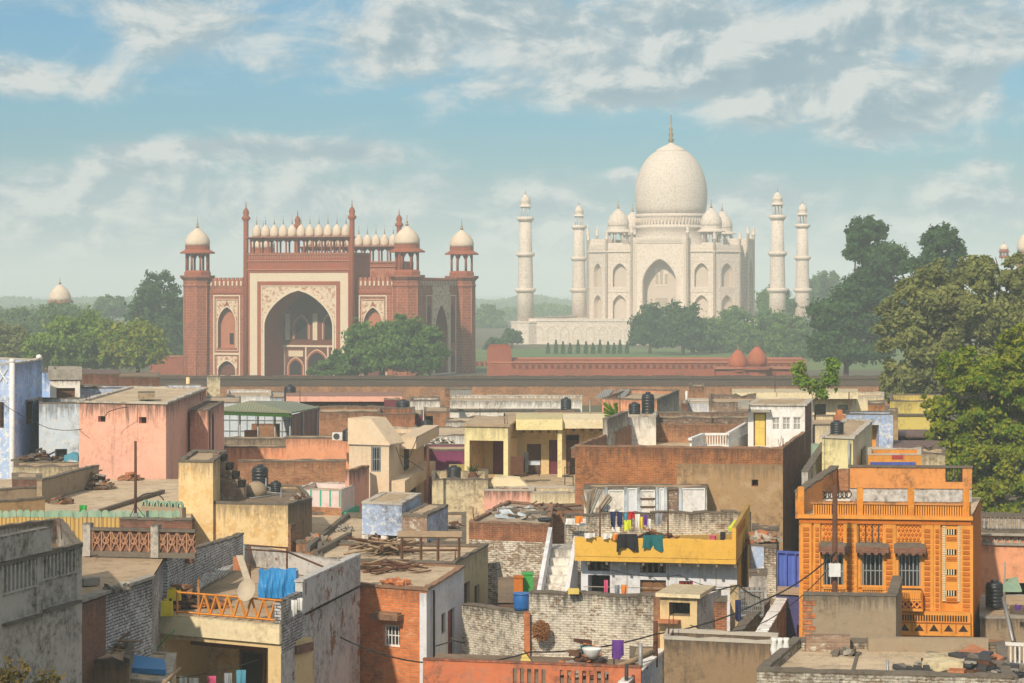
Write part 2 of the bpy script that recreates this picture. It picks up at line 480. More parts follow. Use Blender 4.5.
# ------------------------------------------------------------------ shared materials
STONE = (.40, .135, .072)
brick('sandstone', (.38, .118, .062), (.32, .095, .05), (.46, .22, .14), dirt=.35, streak=.3, mould=.2, bw=1.1, bh=.55, ms=.045)
plaster('sandstone_plain', (.33, .092, .045), dirt=.35, streak=.3, mould=.3)
plaster('sandstone_pale', (.43, .17, .10), dirt=.3, streak=.25, mould=.2)
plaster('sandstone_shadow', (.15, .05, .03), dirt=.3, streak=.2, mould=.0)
plaster('inlay', (.66, .54, .40), dirt=.1, streak=.1, mould=0, patch=(.40, .17, .10))
plaster('inlay_cream', (.66, .56, .42), dirt=.12, streak=.2, mould=0, dcol=(.3, .16, .1))
plaster('gate_dome', (.66, .56, .45), dirt=.35, streak=.5, mould=0, dcol=(.36, .24, .15))
brick('marble', (.72, .63, .545), (.685, .595, .51), (.60, .515, .44), dirt=0, streak=.3, mould=0, bw=2.2, bh=1.1, ms=.04, dcol=(.50, .41, .34))
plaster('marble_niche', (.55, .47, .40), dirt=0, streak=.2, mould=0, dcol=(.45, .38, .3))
plaster('marble_carved', (.70, .61, .53), dirt=0, streak=.1, mould=0, patch=(.58, .48, .38), dcol=(.5, .41, .32))
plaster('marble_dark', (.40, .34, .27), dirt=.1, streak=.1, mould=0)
simple('brass', (.30, .2, .08), .4, metal=.6)
simple('dark', (.018, .014, .012), .9, .3)
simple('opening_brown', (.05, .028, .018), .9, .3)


# ------------------------------------------------------------------ ground and haze
def ground():
    m, w, b = new_mat('earth')
    p = w.add('ShaderNodeNewGeometry').outputs['Position']
    a = w.noise(p, .02, 6, .6); d = w.noise(p, .7, 5, .65)
    col = w.mix(w.step(a, .4, .6), (.13, .10, .065), (.10, .105, .05))
    col = w.mix(w.step(d, .45, .7, 0, .6), col, (.06, .05, .04))
    w.put(b.inputs['Base Color'], col)
    mb = MB(); S = 5200
    mb.poly([(-S, -300, 0), (S, -300, 0), (S, 7200, 0), (-S, 7200, 0)], 'earth')
    o = mb.obj('ground'); o['kind'] = 'structure'
    m, w, b = new_mat('lawn_grass')
    p = w.add('ShaderNodeNewGeometry').outputs['Position']
    col = w.mix(w.step(w.noise(p, .05, 6, .65), .4, .65), (.085, .145, .035), (.14, .17, .05))
    w.put(b.inputs['Base Color'], col)
    mb = MB(); mb.poly([(-20, 476, .02), (120, 476, .02), (120, 655, .02), (-20, 655, .02)], 'lawn_grass')
    o = mb.obj('lawn'); o['kind'] = 'structure'


ground()


def haze():
    m = bpy.data.materials.new('haze_air'); m.use_nodes = True; w = NT(m.node_tree); w.n.clear()
    v = w.add('ShaderNodeVolumePrincipled'); o = w.add('ShaderNodeOutputMaterial'); w.l.new(v.outputs[0], o.inputs['Volume'])
    v.inputs['Color'].default_value = (.82, .94, .96, 1); v.inputs['Density'].default_value = .00050
    v.inputs['Anisotropy'].default_value = -.2
    MATS['haze_air'] = m
    mb = MB(); mb.box(-5400, 5400, -400, 7400, -1, 78, 'haze_air')
    o = mb.obj('haze'); o['kind'] = 'stuff'


haze()


# ------------------------------------------------------------------ the white mausoleum
def chhatri(parent, cx, cy, z, r, hcol, hdome, m, ncol=8, eave=1.35, dome_m=None, fin=.35, base=.35, name='chhatri', bud=False):
    """small domed kiosk: part (base, columns, eave) with dome and finial as its own pieces"""
    dm = dome_m or m
    mb = MB(); rc = r * .93
    mb.lathe([(r * 1.12, 0), (r * 1.12, base * hcol * .6), (r * 1.02, base * hcol)], (cx, cy, z), m, 8, False, math.pi / 8)
    zb = z + base * hcol; zt = z + hcol
    for j in range(ncol):
        a = 2 * math.pi * (j + .5) / ncol
        mb.bar((cx + rc * math.cos(a), cy + rc * math.sin(a), zb), (cx + rc * math.cos(a), cy + rc * math.sin(a), zt), r * .10, m, 6)
    # cusped arch spandrels between the columns
    for j in range(ncol):
        a0 = 2 * math.pi * (j + .5) / ncol; a1 = 2 * math.pi * (j + 1.5) / ncol
        A = np.array((cx + rc * math.cos(a0), cy + rc * math.sin(a0))); B = np.array((cx + rc * math.cos(a1), cy + rc * math.sin(a1)))
        fr = Frame(B, A); q = 6; hs = (zt - zb) * .45
        for i in range(q):
            t0, t1 = i / q, (i + 1) / q
            f = lambda t: zt - hs * abs(2 * t - 1) ** 1.6 - .06 * hcol
            mb.poly([fr(fr.L * t0, 0, f(t0)), fr(fr.L * t1, 0, f(t1)), fr(fr.L * t1, 0, zt), fr(fr.L * t0, 0, zt)], m)
    mb.lathe([(r * .98, 0), (r * eave, -.05 * hcol), (r * eave, .0), (r * 1.02, .12 * hcol), (r * 1.02, .30 * hcol)], (cx, cy, zt), m, 16, False)
    o = mb.obj(name, parent)
    d = MB(); zd = zt + .30 * hcol; hd = hdome
    d.lathe([(r * 1.0, 0), (r * 1.03, hd * .12), (r * 1.02, hd * .25), (r * .94, hd * .42), (r * .78, hd * .6), (r * .52, hd * .78), (r * .28, hd * .9), (r * .12, hd)], (cx, cy, zd), dm, 20)
    d.obj('dome', o)
    f = MB(); f.lathe([(r * .10, 0), (r * .14, fin * hd * .2), (r * .05, fin * hd * .3), (r * .09, fin * hd * .5), (r * .03, fin * hd * .65), (r * .015, fin * hd * 1.4)], (cx, cy, zd + hd), 'brass', 8)
    f.obj('finial', o)
    return o


TC = np.array((X(671, 745), 745.)); TA = rad(12)
TR = np.array((math.cos(TA), -math.sin(TA))); TN = np.array((-math.sin(TA), -math.cos(TA)))
def tl(a, b): return tuple(TC + TR * a + TN * b)


def taj():
    ZP = 7.2
    # plinth
    mb = MB(); q = [tl(-41, 49), tl(41, 49), tl(41, -49), tl(-41, -49)]
    t = T('marble_plinth', 'long pale stone terrace that the white marble tomb and its minarets stand on', 'plinth', (*TC, 0))
    mb.prism(q, 0, ZP, 'marble'); mb.obj('wall', t)
    c = MB(); ring(c, q, 1.0, ZP, ZP + .9, 'marble', .25, 0, 200); c.obj('parapet', t)
    fr = Frame(q[0], q[1]); c = MB()
    for k in range(20):
        u = 2.05 + k * 4.1
        arch_ring(c, fr, u, 1.25, 1.2, 3.6, 5.4, .2, 0, .12, 'marble_niche', 6)
    c.obj('blind_arches', t)
    # mausoleum
    t = T('marble_mausoleum', 'huge white marble tomb with a swelling onion dome on a raised terrace', 'mausoleum', (*TC, ZP))
    a, ch = 24.6, 7.2; zt = 30.8
    wall = MB(); por = MB(); pin = MB(); par = MB()
    for k in range(4):
        an = TA * -1 + k * math.pi / 2
        r = np.array((math.cos(an), math.sin(an))); n = np.array((math.sin(an), -math.cos(an)))
        A = TC + n * a - r * (a - ch); B = TC + n * a + r * (a - ch)
        fr = Frame(A, B); Lh = fr.L / 2; pw = 9.0
        for u0, u1 in ((0, Lh - pw), (Lh + pw, fr.L)):
            uc = (u0 + u1) / 2
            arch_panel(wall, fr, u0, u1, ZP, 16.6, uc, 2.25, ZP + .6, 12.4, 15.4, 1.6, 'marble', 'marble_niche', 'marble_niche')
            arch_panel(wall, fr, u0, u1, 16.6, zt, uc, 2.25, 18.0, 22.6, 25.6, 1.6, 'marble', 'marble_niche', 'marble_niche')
            for zz in (ZP + .2, 17.3): frame_ring(wall, fr, uc - 3.2, uc + 3.2, zz, zz + 9.0, .22, 0, .12, 'marble_carved')
            wall.bx(fr, u0 + .1, u1 - .1, .0, .25, 16.3, 16.75, 'marble')
            wall.bx(fr, u0, u1, 0, .5, zt - 1.6, zt - 1.15, 'marble_carved')
        # chamfer to the next face
        n2 = np.array((math.sin(an + math.pi / 2), -math.cos(an + math.pi / 2))); r2 = np.array((math.cos(an + math.pi / 2), math.sin(an + math.pi / 2)))
        C = TC + n2 * a - r2 * (a - ch)
        fc = Frame(B, C); uc = fc.L / 2
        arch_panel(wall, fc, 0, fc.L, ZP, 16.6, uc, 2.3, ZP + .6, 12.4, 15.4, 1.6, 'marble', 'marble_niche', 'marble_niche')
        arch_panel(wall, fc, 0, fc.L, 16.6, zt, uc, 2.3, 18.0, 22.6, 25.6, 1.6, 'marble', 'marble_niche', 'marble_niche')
        for zz in (ZP + .2, 17.3): frame_ring(wall, fc, uc - 3.2, uc + 3.2, zz, zz + 9.0, .22, 0, .12, 'marble_carved')
        wall.bx(fc, 0, fc.L, 0, .5, zt - 1.6, zt - 1.15, 'marble_carved')
        # portal
        p = MB(); d = 1.7; zp = 33.8; fp = Frame(fr(Lh - pw, d, 0), fr(Lh + pw, d, 0)); uc = pw
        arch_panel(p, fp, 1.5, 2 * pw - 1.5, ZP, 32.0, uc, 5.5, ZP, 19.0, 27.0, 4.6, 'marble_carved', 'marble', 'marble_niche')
        arch_ring(p, fp, uc, 5.5, ZP, 19.0, 27.0, .45, 0, .2, 'marble')
        for u0, u1 in ((0, 1.5), (2 * pw - 1.5, 2 * pw)):
            p.bx(fp, u0, u1, -d, .25, ZP, zp, 'marble')
            p.bx(fp, u0 + .4, u1 - .4, .25, .32, ZP + 1, zp - 1.2, 'marble_niche')
        p.bx(fp, 1.5, 2 * pw - 1.5, -8, .25, 32.0, zp, 'marble')
        p.bx(fp, 0, 2 * pw, -8, -d, zt, zp - .01, 'marble')
        p.bx(fp, 2.0, 2 * pw - 2, .25, .34, 32.5, 33.2, 'marble_niche')
        # door and window in the portal recess
        p.bx(fp, uc - 2.2, uc + 2.2, -4.6, -4.45, 18.3, 24.0, 'marble_carved')
        for q in (-1.5, 0, 1.5): p.bx(fp, uc + q - .5, uc + q + .5, -4.45, -4.4, 18.8, 22.2 + (1 if q == 0 else 0), 'marble_dark')
        p.bx(fp, uc - 2.0, uc + 2.0, -4.6, -4.4, ZP, 14.5, 'marble_dark')
        p.obj('portal', t)
        for f_, u, top in ((fr, 0, 36.5), (fr, fr.L, 36.5), (fp, 0, 38.5), (fp, 2 * pw, 38.5)):
            x, y, _ = f_(u, .1, 0)
            m_ = MB(); m_.lathe([(.42, 0), (.42, top - ZP - 3.4), (.7, top - ZP - 3.2), (.7, top - ZP - 2.9), (.4, top - ZP - 2.7), (.55, top - ZP - 1.6), (.12, top - ZP - .8), (.05, top - ZP)], (x, y, ZP), 'marble', 8)
            m_.obj('pinnacle', t)
    q = []
    for k in range(4):
        an = TA * -1 + k * math.pi / 2; r = np.array((math.cos(an), math.sin(an))); n = np.array((math.sin(an), -math.cos(an)))
        q += [tuple(TC + n * (a - .05) - r * (a - ch)), tuple(TC + n * (a - .05) + r * (a - ch))]
    wall.poly([(x, y, zt - .6) for x, y in q], 'marble')
    ring(par, q, .5, zt - .6, zt + .7, 'marble_carved', .12, 0, 200); par.obj('parapet', t)
    wall.obj('wall', t)
    dr = MB(); dr.lathe([(12.6, 0), (12.6, 1.0), (11.9, 1.3), (11.6, 6.2), (12.1, 6.5), (12.1, 7.2), (11.5, 7.5), (11.5, 10.2), (12.0, 10.5), (11.4, 11.3)], (*TC, 30.8), 'marble', 64)
    dr.obj('drum', t)
    bd = MB()
    for k in range(64):
        an = 2 * math.pi * k / 64; bd.bar((TC[0] + 11.55 * math.cos(an), TC[1] + 11.55 * math.sin(an), 38.6), (TC[0] + 11.55 * math.cos(an), TC[1] + 11.55 * math.sin(an), 40.7), .3, 'marble_niche', 6)
    bd.obj('carved_band', t)
    px = .3311
    prof = [(11.3, 42.0), (11.75, 44.2), (12.0, 47.0), (12.0, 49.6), (11.7, 52.2), (11.0, 54.9), (9.9, 57.6), (8.4, 60.0), (6.6, 61.9), (4.9, 63.0)]
    dm = MB(); dm.lathe([(r, z) for r, z in prof], (*TC, 0), 'marble', 64); dm.obj('dome', t)
    lo = MB(); lo.lathe([(5.1, 62.8), (4.9, 63.3), (3.4, 64.2), (1.9, 64.9), (.9, 65.4), (.5, 65.8)], (*TC, 0), 'marble_carved', 32); lo.obj('lotus_cap', t)
    fi = MB(); fi.lathe([(.5, 65.6), (1.1, 66.6), (.4, 67.4), (.9, 68.4), (.36, 69.2), (.65, 70.2), (.26, 71), (.18, 75)], (*TC, 0), 'brass', 10); fi.obj('finial', t)
    for sa, sb in ((-1, 1), (1, 1), (-1, -1), (1, -1)):
        x, y = tl(sa * 15.2, sb * 15.2)
        chhatri(t, x, y, zt - .5, 3.4, 5.7, 5.8, 'marble')
    # the four minarets
    def minaret(a, b, label):
        x, y = tl(a, b)
        m = T('marble_minaret', label, 'minaret', (x, y, 0), 'minarets round the marble tomb')
        s = MB(); s.lathe([(4.6, 0), (4.6, ZP - .6), (4.8, ZP - .5), (4.8, ZP), (3.4, ZP + .01)], (x, y, 0), 'marble', 8, False, TA); s.obj('base', m)
        s = MB(); s.lathe([(2.75, ZP), (2.5, 16.4), (2.42, 17.6), (2.2, 27.5), (2.1, 28.7), (1.85, 39.4)], (x, y, 0), 'marble', 24); s.obj('shaft', m)
        for zb, r in ((16.8, 2.45), (28.0, 2.15), (39.2, 1.9)):
            s = MB(); s.lathe([(r, -.9), (r + .75, -.1), (r + .8, .0), (r + .8, .8), (r + .65, .8), (r + .65, .05), (r - .1, .05)], (x, y, zb), 'marble_carved', 24); s.obj('balcony', m)
        chhatri(m, x, y, 39.3, 1.55, 4.0, 2.6, 'marble', name='kiosk', fin=.5, base=.12)
    minaret(-39.5, 47, 'tall marble minaret at the front corner of the terrace, standing well clear of trees')
    minaret(39.5, 47, 'tall marble minaret at the front corner of the terrace, rising above the tree crowns')
    minaret(-39.5, -47, 'shorter looking marble minaret close beside the side wall of the white tomb')
    minaret(39.5, -47, 'shorter looking marble minaret behind the hazy treetops, farthest from the red gate')


taj()


# ------------------------------------------------------------------ the red sandstone gateway
GFR = np.array((X(407, 435), 435.)); GA = rad(19)
GR = np.array((math.cos(GA), -math.sin(GA))); GN = np.array((-math.sin(GA), -math.cos(GA)))
GW, GD = 45.0, 30.5


def gate():
    t = T('sandstone_gateway', 'great red sandstone gateway with a vaulted arch and rows of small white domes', 'gateway', (*(GFR - GR * GW / 2 - GN * GD / 2), 0))
    FL = GFR - GR * GW; RR = GFR - GN * GD; RL = FL - GN * GD
    fr = Frame(FL, GFR); sd = Frame(GFR, RR); bk = Frame(RR, RL); ls = Frame(RL, FL)
    z0, zt = 0, 18.2
    S, P, C = 'sandstone', 'sandstone_plain', 'inlay_cream'
    wall = MB()
    # plain sides we cannot see much of
    for f in (bk, ls): wall.poly([f(0, 0, z0), f(f.L, 0, z0), f(f.L, 0, zt), f(0, 0, zt)], S)
    wall.poly([(*p, zt - 1.0) for p in (FL, GFR, RR, RL)], P)
    uL, uR = fr.u(246, 2), fr.u(352, 2)
    def bay(u0, u1, mid):
        """wing with a tall white framed niche over a lower one"""
        uc, w = mid
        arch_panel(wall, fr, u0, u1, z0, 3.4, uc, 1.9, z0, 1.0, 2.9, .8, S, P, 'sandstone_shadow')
        arch_panel(wall, fr, u0, u1, 3.4, zt, uc, 1.95, 5.5, 10.4, 13.6, 1.1, S, P, 'sandstone_pale')
        b = MB(); frame_ring(b, fr, uc - w, uc + w, -.2, 16.0, .26, 0, .16, C)
        b.bx(fr, uc - w + .26, uc + w - .26, 0, .16, 4.1, 4.5, C)
        frame_ring(b, fr, uc - w + .55, uc + w - .55, 4.9, 15.2, .12, 0, .12, C)
        b.obj('marble_frame', t)
        b = MB(); arch_ring(b, fr, uc, 1.95, 5.5, 10.4, 13.6, .22, 0, .14, C); arch_ring(b, fr, uc, 1.9, 0, 1.0, 2.9, .22, 0, .14, C)
        # spandrel inlay
        for zb, zz in ((11.4, 14.9), (1.4, 3.8)):
            for s in (-1, 1):
                b.poly([fr(uc + s * 2.0, .06, zb), fr(uc + s * (w - .7), .06, zb), fr(uc + s * (w - .7), .06, zz), fr(uc, .06, zz), fr(uc + s * .45, .06, zz - .9), fr(uc + s * 1.3, .06, zb + 1.2)][::s], 'inlay')
        b.obj('arch_trim', t)
        b = MB(); b.bx(fr, uc + .1, uc + .95, -1.1, -1.0, 6.2, 8.4, 'dark'); b.obj('window', t)
        wall.bx(fr, u0, u1, 0, .18, 16.3, 16.7, P)
    ul = fr.u(227, 0); ur = fr.u(373, 0)
    bay(0, uL, (ul, 2.95)); bay(uR, fr.L, (ur, 2.95))
    # right side
    sc = sd.u(441, 0)
    us = [0, sc - 8.6, sc - 4.8, sc + 4.8, sc + 8.6, sd.L]
    wall.poly([sd(us[0], 0, 0), sd(us[1], 0, 0), sd(us[1], 0, zt), sd(us[0], 0, zt)], S)
    wall.poly([sd(us[4], 0, 0), sd(us[5], 0, 0), sd(us[5], 0, zt), sd(us[4], 0, zt)], S)
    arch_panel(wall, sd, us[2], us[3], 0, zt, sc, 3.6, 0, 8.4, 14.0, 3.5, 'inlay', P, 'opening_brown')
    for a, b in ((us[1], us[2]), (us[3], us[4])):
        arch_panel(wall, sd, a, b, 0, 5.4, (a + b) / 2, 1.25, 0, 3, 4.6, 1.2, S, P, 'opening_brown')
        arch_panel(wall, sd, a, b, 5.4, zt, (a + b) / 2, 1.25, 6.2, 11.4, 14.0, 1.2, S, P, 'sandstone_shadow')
    b = MB()
    for a, e in ((us[1], us[2]), (us[3], us[4])): frame_ring(b, sd, a + .2, e - .2, 0, 16, .22, 0, .14, C)
    frame_ring(b, sd, us[2], us[3], 0, 16.4, .3, 0, .16, C); arch_ring(b, sd, sc, 3.6, 0, 8.4, 14, .25, 0, .14, C); b.obj('marble_frame', t)
    wall.obj('wall', t)
    # parapets
    b = MB(); ring(b, [tuple(p) for p in (FL, GFR, RR, RL)], .5, zt, zt + .8, P, .08, 0, 100)
    for f, u0, u1 in ((fr, 2.6, uL - .6), (fr, uR + .6, fr.L - 2.6), (sd, 2.6, sd.L - 2.6)):
        k = int((u1 - u0) / .9)
        for i in range(k):
            uu = u0 + (i + .5) * (u1 - u0) / k
            b.bx(f, uu - .3, uu + .3, -.4, .1, zt + .8, zt + 1.25, 'sandstone_pale'); b.bx(f, uu - .18, uu + .18, .09, .14, zt - .35, zt + .6, 'inlay_cream')
    b.obj('parapet', t)
    # portals (the near one with its vaulted hall, and the far one seen from behind)
    for near in (True, False):
        if near: fp = Frame(fr(uL, 2, 0), fr(uR, 2, 0))
        else: fp = Frame(fr(uL, -GD + 8, 0), fr(uR, -GD + 8, 0))
        L = fp.L; uc = L / 2; zp = 24.3; p = MB()
        if near:
            W_, zs, za = 7.25, 9.8, 16.9
            # plain outer piers, cream band, red band, spandrel panel, back from the edge
            arch_panel(p, fp, 3.3, L - 3.3, 0, 17.9, uc, W_, 0, zs, za, 8.5, 'inlay', P, None)
            p.bx(fp, 0, .8, -9, .12, 0, zp, P); p.bx(fp, L - .8, L, -9, .12, 0, zp, P)
            for u0, u1, m_, d_ in ((.8, 2.5, C, .0), (2.5, 3.3, P, .14)):
                zz = 17.9 + (3.3 - u0)
                zi = 17.9 + (3.3 - u1)
                p.bx(fp, u0, u1, -2, d_, 0, zz, m_); p.bx(fp, L - u1, L - u0, -2, d_, 0, zz, m_)
                p.bx(fp, u1, L - u1, -2, d_, zi, zz, m_)
            p.bx(fp, .8, L - .8, -9, .1, 20.4, zp, P)
            for zz in (20.9, 22.6, 23.9): p.bx(fp, -.1, L + .1, .1, .3, zz, zz + .22, 'sandstone_pale')
            k = 40
            for i in range(k): p.bx(fp, (i + .2) * L / k, (i + .72) * L / k, .1, .2, 23.15, 23.8, 'sandstone_pale')
            p.obj('portal', t)
            b = MB(); arch_ring(b, fp, uc, W_, 0, zs, za, .38, 0, .22, C); frame_ring(b, fp, 3.3, L - 3.3, 0, 17.9, .2, 0, .12, C, 'LRT'); b.obj('arch_trim', t)
            # the hall inside
            h = MB(); d = -8.5
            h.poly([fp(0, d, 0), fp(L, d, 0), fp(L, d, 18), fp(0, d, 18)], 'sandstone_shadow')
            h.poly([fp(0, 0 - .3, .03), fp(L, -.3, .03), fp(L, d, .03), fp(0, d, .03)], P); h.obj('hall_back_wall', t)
            for q, w_, zb, zz, za_, m_ in ((-3.2, 1.35, 7.2, 9.6, 11.4, 'sandstone_plain'), (3.6, 1.75, 7.2, 9.9, 12.1, 'sandstone_plain'), (0.2, 1.9, 0, 2.6, 4.6, 'sandstone_plain'), (-4.4, 1.3, 0, 1.6, 3.0, 'sandstone_plain'), (4.9, 1.3, 0, 1.6, 3.0, 'sandstone_plain')):
                n = MB(); ff = Frame(fp(uc + q - 2, d + .12, 0), fp(uc + q + 2, d + .12, 0))
                arch_ring(n, ff, 2, w_, zb, zz, za_, .35, -.1, .1, m_); arch_ring(n, ff, 2, w_ + .35, zb, zz, za_ + .45, .12, -.1, .12, C)
                arch_panel(n, ff, 0, 4, zb, za_, 2, w_, zb, zz, za_, .05, None, P, 'dark'); n.obj('niche', t)
            n = MB()
            for q in (-6.2, -.2, 6.2, ): n.bx(fp, uc + q - .5, uc + q + .5, d, d + .2, 7, 12.3, C)
            n.bx(fp, uc - 7.2, uc + 7.2, d, d + .25, 5.6, 6.0, C)
            for q in (-6.9, -2.2, 2.6, 6.9): n.bx(fp, uc + q - .16, uc + q + .16, d, d + .22, 0, 5.6, C)
            for q in (-4.4, 4.9): n.bx(fp, uc + q - 1.6, uc + q + 1.6, d, d + .16, 3.7, 4.9, C)
            n.obj('marble_panelling', t)
        else:
            p.bx(fp, 0, L, -8, 0, 0, 22.9, P)
            for zz in (17.6, 21.7, 22.6): p.bx(fp, -.1, L + .1, 0, .25, zz, zz + .25, 'sandstone_pale')
            k = 14; 
            for i in range(k):
                u = (i + .5) * L / k
                arch_panel(p, Frame(fp(u - .9, .05, 0), fp(u + .9, .05, 0)), 0, 1.8, 18.2, 21.4, .9, .62, 18.3, 19.8, 20.9, .04, 'sandstone_pale', P, 'sandstone_pale' if i % 2 else P)
            p.obj('portal', t)
        # arcade with eleven small domes
        zb = zp if near else 22.9
        k = 11; n = MB(); pitch = (L - 1.6) / k
        for dd in (-.45, -2.0):
            for i in range(k + 1):
                u = .8 + i * pitch
                n.bx(fp, u - .14, u + .14, dd - .14, dd + .14, zb + .01, zb + 2.7, P)
            for i in range(k):
                u0 = .8 + i * pitch; q = 6
                for j in range(q):
                    f = lambda s: zb + 2.7 - .75 * abs(2 * s - 1) ** 1.8 - .12
                    a_, b_ = j / q, (j + 1) / q
                    n.poly([fp(u0 + a_ * pitch, dd, f(a_)), fp(u0 + b_ * pitch, dd, f(b_)), fp(u0 + b_ * pitch, dd, zb + 2.7), fp(u0 + a_ * pitch, dd, zb + 2.7)], P)
        n.bx(fp, .4, L - .4, -2.5, .2, zb + 2.7, zb + 3.0, P); n.bx(fp, .2, L - .2, -2.7, .75, zb + 3.0, zb + 3.15, 'sandstone_pale')
        n.obj('arcade', t)
        for i in range(k):
            u = .8 + (i + .5) * pitch; x, y, _ = fp(u, -1.2, 0); g = MB(); r = pitch * .47
            g.lathe([(r * .86, 0), (r * 1.0, .4), (r * 1.02, .85), (r * .95, 1.3), (r * .76, 1.75), (r * .48, 2.1), (r * .2, 2.32), (r * .08, 2.45)], (x, y, zb + 3.15), 'gate_dome', 14)
            g.lathe([(.05, 0), (.14, .3), (.05, .5), (.09, .8), (.03, 1.0), (.02, 1.9)], (x, y, zb + 5.5), 'brass', 6); g.obj('small_dome', t)
        for u in (0.0, L):
            x, y, _ = fp(u, .0, 0); top = 33.6 if near else 32.8; g = MB()
            g.lathe([(.55, 0), (.5, top - 3.2), (.5, top - 3.0), (.85, top - 2.6), (.85, top - 2.3), (.5, top - 2.0), (.62, top - 1.3), (.45, top - .8), (.12, top - .4), (.04, top + .8)], (x, y, 0), P, 8); g.obj('pinnacle', t)
    # octagonal corner towers
    for c in (FL, GFR, RR, RL):
        x, y = c; g = MB()
        g.lathe([(2.75, 0), (2.75, 17.6), (2.95, 17.7), (2.95, 18.1), (2.8, 18.2), (2.85, 18.9), (3.5, 19.5), (3.5, 19.9)], (x, y, 0), S, 8, False, GA * -1 + math.pi / 8)
        tw = g.obj('tower', t)
        b = MB()
        for k in range(8):
            an = 2 * math.pi * k / 8 - GA + math.pi / 8
            b.bar((x + 2.76 * math.cos(an), y + 2.76 * math.sin(an), 0), (x + 2.76 * math.cos(an), y + 2.76 * math.sin(an), 17.6), .09, 'sandstone_pale', 5)
        b.obj('edge_moulding', tw)
        chhatri(t, x, y, 19.9, 2.42, 4.6, 3.5, 'sandstone_plain', dome_m='gate_dome', eave=1.45, base=.22, fin=.45)


gate()


# ------------------------------------------------------------------ enclosure walls and small pavilions
brick('old_wall', (.52, .24, .10), (.38, .16, .07), (.36, .24, .14), dirt=.75, streak=.55, mould=.0, bw=.32, bh=.11)
plaster('wall_cap', (.10, .07, .05), dirt=.8, streak=.5, mould=.3)
plaster('red_enclosure', (.32, .10, .058), dirt=.4, streak=.35, mould=.4)
plaster('pavilion_dome_red', (.40, .12, .06), dirt=.4, streak=.4, mould=0)


